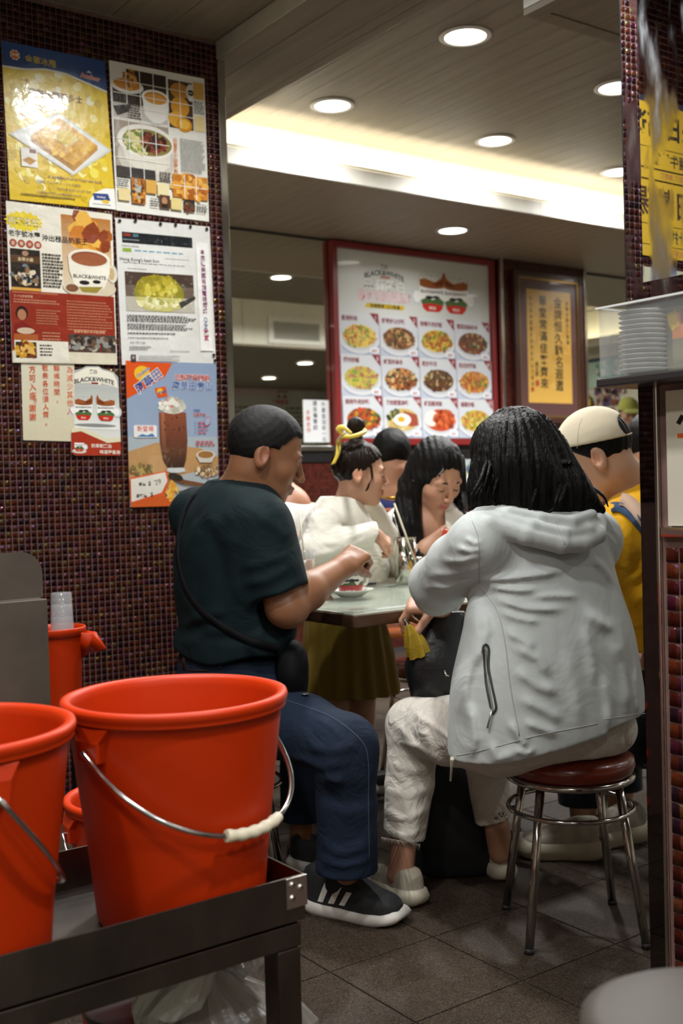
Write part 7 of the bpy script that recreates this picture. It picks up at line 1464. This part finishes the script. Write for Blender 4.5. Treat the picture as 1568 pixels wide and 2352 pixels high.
# ---- woman with long black hair, looking down
def build_black():
    d = 4.050; base = V(985, 1300, d); base[2] = 0; P = person('woman with long black hair and a white blouse looking down at the table', base); hd = V(1003, 1093, 4.030); H_ = Head(hd, (.42, -.72, -.55), (.12, -.30, 1), 1.05, jaw=.9, nose=.85)
    Nb = V(985, 1205, 4.100); Sr, Sl = V(905, 1235, 4.100), V(1060, 1225, 4.180); bc = (.50, .27, .18)
    Wr = V(975, 1262, 3.880)
    def body(p):
        x = H_.field(p); nk = H_.w((-.035, 0, -.05)); x = smin(x, chain(p, [nk, Nb], [.046, .052]), .03); x = smin(x, chain(p, [Sr, Nb, Sl], [.045, .055, .045]), .03); x = smin(x, chain(p, [Nb, V(985, 1420, 4.180)], [.08, .07]), .03)
        x = smin(x, chain(p, [Sl, V(1075, 1300, 4.050), Wr], [.04, .035, .026]), .02); x = hand_field(x, p, Wr, (.75, -.1, .45), (.3, .8, .2), -1, .95, (.9, 1.1, .7), (.5, .5)); return smin(x, chain(p, [Sr, V(910, 1340, 4.150), V(950, 1345, 4.000)], [.04, .035, .026]), .02)
    part('body', sdf_mesh(body, np.array([base[0]-.2, 3.700, .6]), np.array([base[0]+.22, 4.350, 1.34]), .004, 'body', color=colfun(H_, bc, (.36, .09, .08))), M_skin, base, P); H_.brows(base, P, M_brow, lash=.0022)
    def hair(p):
        q = H_.q(p); x = ell(q, (-.016, 0, .034), (.107, .088, .1)); face = ell(q, (.085, -.006, -.03), (.06, .07, .105)); x = smax(x, -face, .012)
        a = chain(p, [V(962, 1080, 4.050), V(938, 1150, 4.050), V(935, 1210, 4.020), V(945, 1270, 4.000), V(955, 1300, 4.000)], [.05, .05, .055, .045, .02]); x = smin(x, a, .03)
        x = smin(x, chain(p, [V(1050, 1060, 4.100), V(1045, 1130, 4.150), V(1050, 1190, 4.080), V(1062, 1240, 4.040)], [.03, .045, .035, .012]), .02); x = smin(x, chain(p, [V(960, 1120, 4.200), V(960, 1200, 4.220), V(960, 1260, 4.220)], [.08, .08, .07]), .04)
        x = smin(x, chain(p, [V(1030, 1030, 3.960), V(1018, 1075, 3.940), V(1005, 1100, 3.745)], [.008, .006, .003]), .008); x = smin(x, chain(p, [V(1040, 1030, 3.970), V(1058, 1062, 3.990), V(1056, 1080, 4.000)], [.014, .009, .003]), .008)
        return x-.0018*np.sin(p[:, 0]*260+p[:, 2]*30)-.0015*wob(p, 60, 3)
    part('hair', sdf_mesh(hair, np.array([hd[0]-.22, 3.800, .8]), np.array([hd[0]+.16, 4.400, 1.33]), .0042, 'hair'), M_hair, base, P)
    CS = smooth_secs([(.62, base[0], d+.05, .19, .12), (.85, base[0]+.0, d+.05, .185, .11), (.95, base[0], d+.05, .165, .1), (1.02, base[0], d+.05, .09, .07)], 4)
    def bl(p):
        x = loft(p, CS); x = smin(x, chain(p, [Sr, Nb+np.array([0, 0, -.03]), Sl], [.06, .05, .06]), .04); x = smin(x, chain(p, [Sl, V(1075, 1300, 4.050), V(965, 1275, 3.900)], [.062, .058, .042]), .02); x = smin(x, chain(p, [Sr, V(905, 1340, 4.100), V(945, 1350, 3.980)], [.062, .058, .045]), .02); nk = H_.w((-.035, 0, -.05)); x = smax(x, -chain(p, [Nb+np.array([0, -.08, -.06]), nk], [.06, .055]), .006); return x-.003*wob(p, 34, 7)
    bm_ = sdf_mesh(bl, np.array([base[0]-.28, 3.700, .55]), np.array([base[0]+.28, 4.400, 1.1]), .0055, 'blouse'); sf = Surf(bm_); part('blouse', bm_, fabric('white_blouse', (.7, .69, .64), .8, wr=14), base, P)
    vmesh(sf.ribbon([(1000, 1190), (985, 1220), (972, 1250), (962, 1280)], 18, .006), 'bag_strap', base, mat('black_webbing', (.008, .008, .008), .6), P)
    vmesh(MB().lathe([(.03, -.008), (.032, 0), (.03, .008)], c=V(972, 1266, 3.890), n=24), 'wrist_watch', base, M_chrome, P)
    o = MB().box(-.035, .035, -.004, .004, -.035, .035).build('phone_case', mat('red_case', (.6, .04, .015), .35), None, .003); q = atd(1034, 1243, 3.860); o.location = q; o.rotation_euler = (.2, .3, VROT); tag(o, 'red phone case held by the woman with long black hair', 'phone')
    return base
kb_ = build_black(); sq = v2w((kb_[0], kb_[1]+.06, 0)); stool_copy(sq[0], sq[1], 'red stool under the woman with long black hair, hidden by the table', .5)

# ---- person in a white T-shirt behind the man
def simple_person(label, base, H_, Nb, Sr, Sl, shirt_c, shirt_rows, hairf=None, skin=(.42, .22, .135), arms=(), hair_m=None, h=.005, legs=None, col=None):
    P = person(label, base)
    def body(p):
        x = H_.field(p); nk = H_.w((-.035, 0, -.05)); x = smin(x, chain(p, [nk, Nb], [.052*H_.sc, .058*H_.sc]), .03); x = smin(x, chain(p, [Sr, Nb, Sl], [.045, .05, .045]), .03); x = smin(x, chain(p, [Nb, (base[0], base[1], .6)], [.07, .06]), .03)
        for a in arms:
            x = smin(x, chain(p, a[:3], [.042, .038, .027]), .02); x = hand_field(x, p, a[2], np.asarray(a[2])-np.asarray(a[1]), (0, .3, -1), 1, .95, (.5, .7, .5))
        if legs: 
            for l in legs: x = smin(x, chain(p, l, [.05]*len(l)), .02)
        return x
    lo = np.array([base[0]-.35, base[1]-.35, .0 if legs else .5]); hi = np.array([base[0]+.35, base[1]+.4, H_.c[2]+.2])
    part('body', sdf_mesh(body, lo, hi, h, 'body', color=colfun(H_, skin)), M_skin, base, P); H_.brows(base, P, M_brow)
    S = smooth_secs(shirt_rows, 4)
    def sh(p):
        x = loft(p, S); x = smin(x, chain(p, [Sr, Nb+np.array([0, 0, -.03]), Sl], [.065, .055, .065]), .04)
        for a in arms: m_ = np.asarray(a[0])*.35+np.asarray(a[1])*.65; x = smin(x, chain(p, [a[0], m_], [.068, .066]), .02)
        nk = H_.w((-.035, 0, -.05)); x = smax(x, -chain(p, [Nb, nk+(nk-Nb)*.6], [.06*H_.sc, .062*H_.sc]), .006); return x-.003*wob(p, 30, 7)
    sm = sdf_mesh(sh, lo, hi, .006, 'shirt'); sf = Surf(sm); part('shirt', sm, shirt_c, base, P)
    def hr(p): return hairf(p, H_)
    part('hair', sdf_mesh(hr, H_.c-.26, H_.c+.2, .0045, 'hair'), hair_m or M_hair, base, P)
    return P, sf
def short_hair(p, H_):
    q = H_.q(p); x = ell(q, (-.014, 0, .037), (.106, .085, .097)); x = smax(x, (np.interp(q[:, 0], [-.12, -.075, -.03, .0, .04, .07], [-.08, -.075, -.02, .01, .05, .07])-q[:, 2])*.7, .012); return (x-.002*wob(q, 90, 2))*H_.sc
d = 4.2; b = V(690, 1300, d); b[2] = 0
H_ = Head(V(632, 1066, d), (.6, -.6, -.35), (0, -.1, 1), .86); Nb = V(668, 1160, d)
PW, sfw = simple_person('person in a white T-shirt seated behind the man, face hidden', b, H_, Nb, V(628, 1205, d-.1), V(725, 1195, d+.1), fabric('white_tee', (.66, .66, .62), .85, wr=12), [(.6, b[0]-.01, d, .12, .11), (.85, b[0]-.01, d, .12, .11), (.98, b[0]-.02, d, .1, .09), (1.03, b[0]-.03, d, .05, .06)], short_hair, (.42, .2, .12), [(V(628, 1205, d-.1), V(628, 1275, d-.2), V(672, 1250, d-.25))])
vmesh(sfw.text('*', 672, 1228, 9, 0, .003, .06), 'chest_logo', b, mat('blue_ink', (.03, .06, .12), .5), PW)
vmesh(MB().lathe([(.029, -.01), (.031, 0), (.029, .01)], c=V(672, 1254, d-.25), n=20), 'wrist_watch', b, mat('black_strap', (.01, .01, .01), .5), PW)
sq = v2w((b[0], b[1], 0)); stool_copy(sq[0], sq[1], 'red stool under the person in white behind the man, out of sight', .9)
gq = atd(700, 1300, 3.38); gz = max(TT, .75); G_ = thing('iced_drink', 'tall glass of iced drink with a straw behind the man in teal', 'drink', (min(max(gq[0], TX+.05), TX1-.05), min(gq[1], TY1-.05), TT)); MB().lathe([(.0005, 0), (.026, 0), (.028, .004), (.034, .14), (.0325, .14), (.0265, .008), (.0005, .006)], n=30).build('glass', M_clear, G_); MB().lathe([(.0005, .008), (.026, .008), (.031, .11), (.0005, .11)], n=30).build('tea', mat('milk_tea', (.25, .14, .08), .3), G_); MB().tube([(.01, 0, .02), (-.015, 0, .25)], .003, 8).build('straw', MATS['paper_straw'], G_)

# ---- person with a gold chain, back turned
d = 5.0; b = V(900, 1300, d); b[2] = 0; H_ = Head(V(897, 1052, d), (-.35, .9, -.2), (0, 0, 1), 1.0); Nb = V(902, 1130, d+.0)
PN, sfn = simple_person('person with short black hair and a gold neck chain, back turned', b, H_, Nb, V(845, 1185, d), V(960, 1185, d), fabric('blue_print_top', (.012, .02, .09), .8), [(.6, b[0], d, .18, .11), (.85, b[0], d, .18, .11), (.95, b[0], d, .16, .1), (1.0, b[0], d, .09, .08)], short_hair, (.48, .25, .155))
cc = [Nb+np.array([.075*math.cos(a), .07*math.sin(a)-.005, -.012+.012*math.sin(a)]) for a in np.linspace(0, 2*math.pi, 40, endpoint=False)]; vmesh(MB().tube(cc, .0042, 6, closed=True), 'gold_chain', b, mat('gold', (.55, .36, .06), .25, 1.0), PN)
# ---- person in lilac, mostly hidden
d = 4.1; b = V(1500, 1300, d); b[2] = 0; H_ = Head(V(1492, 1030, d), (.3, .9, -.2), (0, 0, 1), 1.0); Nb = V(1488, 1105, d)
simple_person('person in a lilac top just showing beside the steel post', b, H_, Nb, V(1440, 1165, d), V(1560, 1165, d), fabric('lilac_cotton', (.42, .30, .48), .8), [(.6, b[0], d, .18, .11), (.85, b[0], d, .18, .11), (.98, b[0], d, .15, .1), (1.04, b[0], d, .07, .07)], short_hair, (.48, .25, .155))
sq = v2w((b[0], b[1], 0)); stool_copy(sq[0], sq[1], 'red stool under the person in lilac, out of sight', .7)
# ---- man in the olive cap: stands at the far end, seen in the right wall mirror
X_ = 8.2; vp = atx(1440, 950, X_); real = np.array([X_, 2*YB-vp[1], vp[2]]); r_v = w2v(real); toc = np.array([-.55, .83]); tv = w2v(np.array([toc[0], toc[1], 0])); b = np.array([r_v[0], r_v[1], 0])
H_ = Head(r_v, (tv[0], tv[1], -.25), (0, 0, 1), 1.05); Nb = r_v-np.array([0, 0, .17]); rt = np.array([tv[1], -tv[0], 0]); Sr, Sl = Nb+rt*.19+np.array([0, 0, -.05]), Nb-rt*.19+np.array([0, 0, -.05]); zt_ = Nb[2]
PC, sfc = simple_person('man in an olive cap and grey shirt at the far end, seen in the mirror', b, H_, Nb, Sr, Sl, fabric('grey_tee', (.2, .2, .18), .85), [(.85, b[0], b[1], .19, .13), (1.1, b[0], b[1], .19, .13), (zt_-.1, b[0], b[1], .18, .12), (zt_-.02, b[0], b[1], .09, .08)], short_hair, (.36, .19, .12), [(Sr, Sr+np.array([0, 0, -.28]), Sr+np.array([tv[0]*.1, tv[1]*.1, -.5])), (Sl, Sl+np.array([0, 0, -.28]), Sl+np.array([tv[0]*.1, tv[1]*.1, -.5]))], legs=[[np.array([b[0], b[1], .85])+rt*.0, np.array([b[0], b[1], .45])+rt*.1, np.array([b[0], b[1], .04])+rt*.1], [np.array([b[0], b[1], .85]), np.array([b[0], b[1], .45])-rt*.1, np.array([b[0], b[1], .04])-rt*.1]], h=.008)
def ocap(p):
    q = H_.q(p); x = ell(q, (-.012, 0, .045), (.112, .092, .1)); x = smax(x, .035-q[:, 2], .004); br = smax(ell(q, (.12, 0, .04), (.085, .08, .018)), .06-q[:, 0], .003); return np.minimum(x, br)
part('cap', sdf_mesh(ocap, r_v-.28, r_v+.28, .005, 'cap'), fabric('olive_twill', (.26, .25, .05), .8), b, PC)
def otr(p): return np.minimum(chain(p, [np.array([b[0], b[1], .82])+rt*.06, np.array([b[0], b[1], .06])+rt*.1], [.11, .07]), chain(p, [np.array([b[0], b[1], .82])-rt*.06, np.array([b[0], b[1], .06])-rt*.1], [.11, .07]))
part('trousers', sdf_mesh(otr, np.array([b[0]-.35, b[1]-.35, 0]), np.array([b[0]+.35, b[1]+.35, 1]), .009, 'trousers'), MATS['dark_navy_denim'], b, PC)
# ---- magazine card and orange chair back behind the girl
a_, c_ = aty(1059, 1055, YB-.02), aty(1095, 1152, YB-.02); p = Print((a_[0], YB-.02, a_[2]), (c_[0], YB-.02, a_[2]), (c_[0], YB-.02, c_[2]), (a_[0], YB-.02, c_[2]), (0, -1, 0)); p.rect(0, 0, 1, 1, '#aeb8bc'); p.rect(0, 0, .1, 1, '#c8285a'); p.bits(.55, .5, .4, .45, 50, ['#d8dcd8', '#4a5a7a', '#8a4a3c', '#6a8a5a', '#3a3040', '#c8c890'], .03, 1.8, 131); p.build('picture_card', M_panel, 'small colourful picture card on the back wall beside the black-haired woman', 'card')
oc = V(880, 1195, 4.75); O_ = thing('chair', 'orange wooden chair whose back shows under the girl\'s chin', 'chair', v2w((oc[0], oc[1], 0)), VROT); M_or = mat('orange_wood', (.30, .075, .012), .4, coat=.3, noise=(5, .2, (1, 1, .2)))
MB().box(-.2, .2, -.012, .012, .74, oc[2]+.05).build('backrest', M_or, O_, .01); MB().box(-.2, .2, 0.013, .4, .42, .45).build('seat', M_or, O_, .01)
for x in (-.18, .18):
    MB().box(x-.016, x+.016, -.016, .016, 0, .74).build('leg', M_or, O_, .004); MB().box(x-.016, x+.016, .36, .39, 0, .42).build('leg', M_or, O_, .004)

# ---- black backpack on the floor under the table
q = V(1055, 1950, 3.02); bb = np.array([q[0], q[1], 0]); B = thing('backpack', 'black backpack on the floor between the woman\'s legs', 'backpack', v2w(bb), VROT)
def bkp(p): x = loft(p, smooth_secs([(.0, q[0], q[1]+.1, .105, .08), (.05, q[0], q[1]+.1, .115, .095), (.22, q[0]-.005, q[1]+.1, .11, .09), (.33, q[0]-.01, q[1]+.1, .085, .07), (.38, q[0]-.01, q[1]+.1, .04, .035)], 4), sharp=2.8); x = smin(x, ell(p, (q[0], q[1]+.02, .13), (.08, .03, .09)), .01); return smax(x-.004*wob(p, 26, 3), .002-p[:, 2], .004)
part('sack', sdf_mesh(bkp, np.array([q[0]-.2, q[1]-.1, -.01]), np.array([q[0]+.2, q[1]+.25, .45]), .006, 'sack'), mat('black_canvas', (.005, .005, .006), .8), bb, B)
vmesh(MB().tube(spline([(q[0]-.03, q[1]+.1, .37), (q[0]-.02, q[1]+.1, .42), (q[0]+.01, q[1]+.1, .37)], 8), .007, 8), 'loop', bb, MATS['black_canvas'], B)
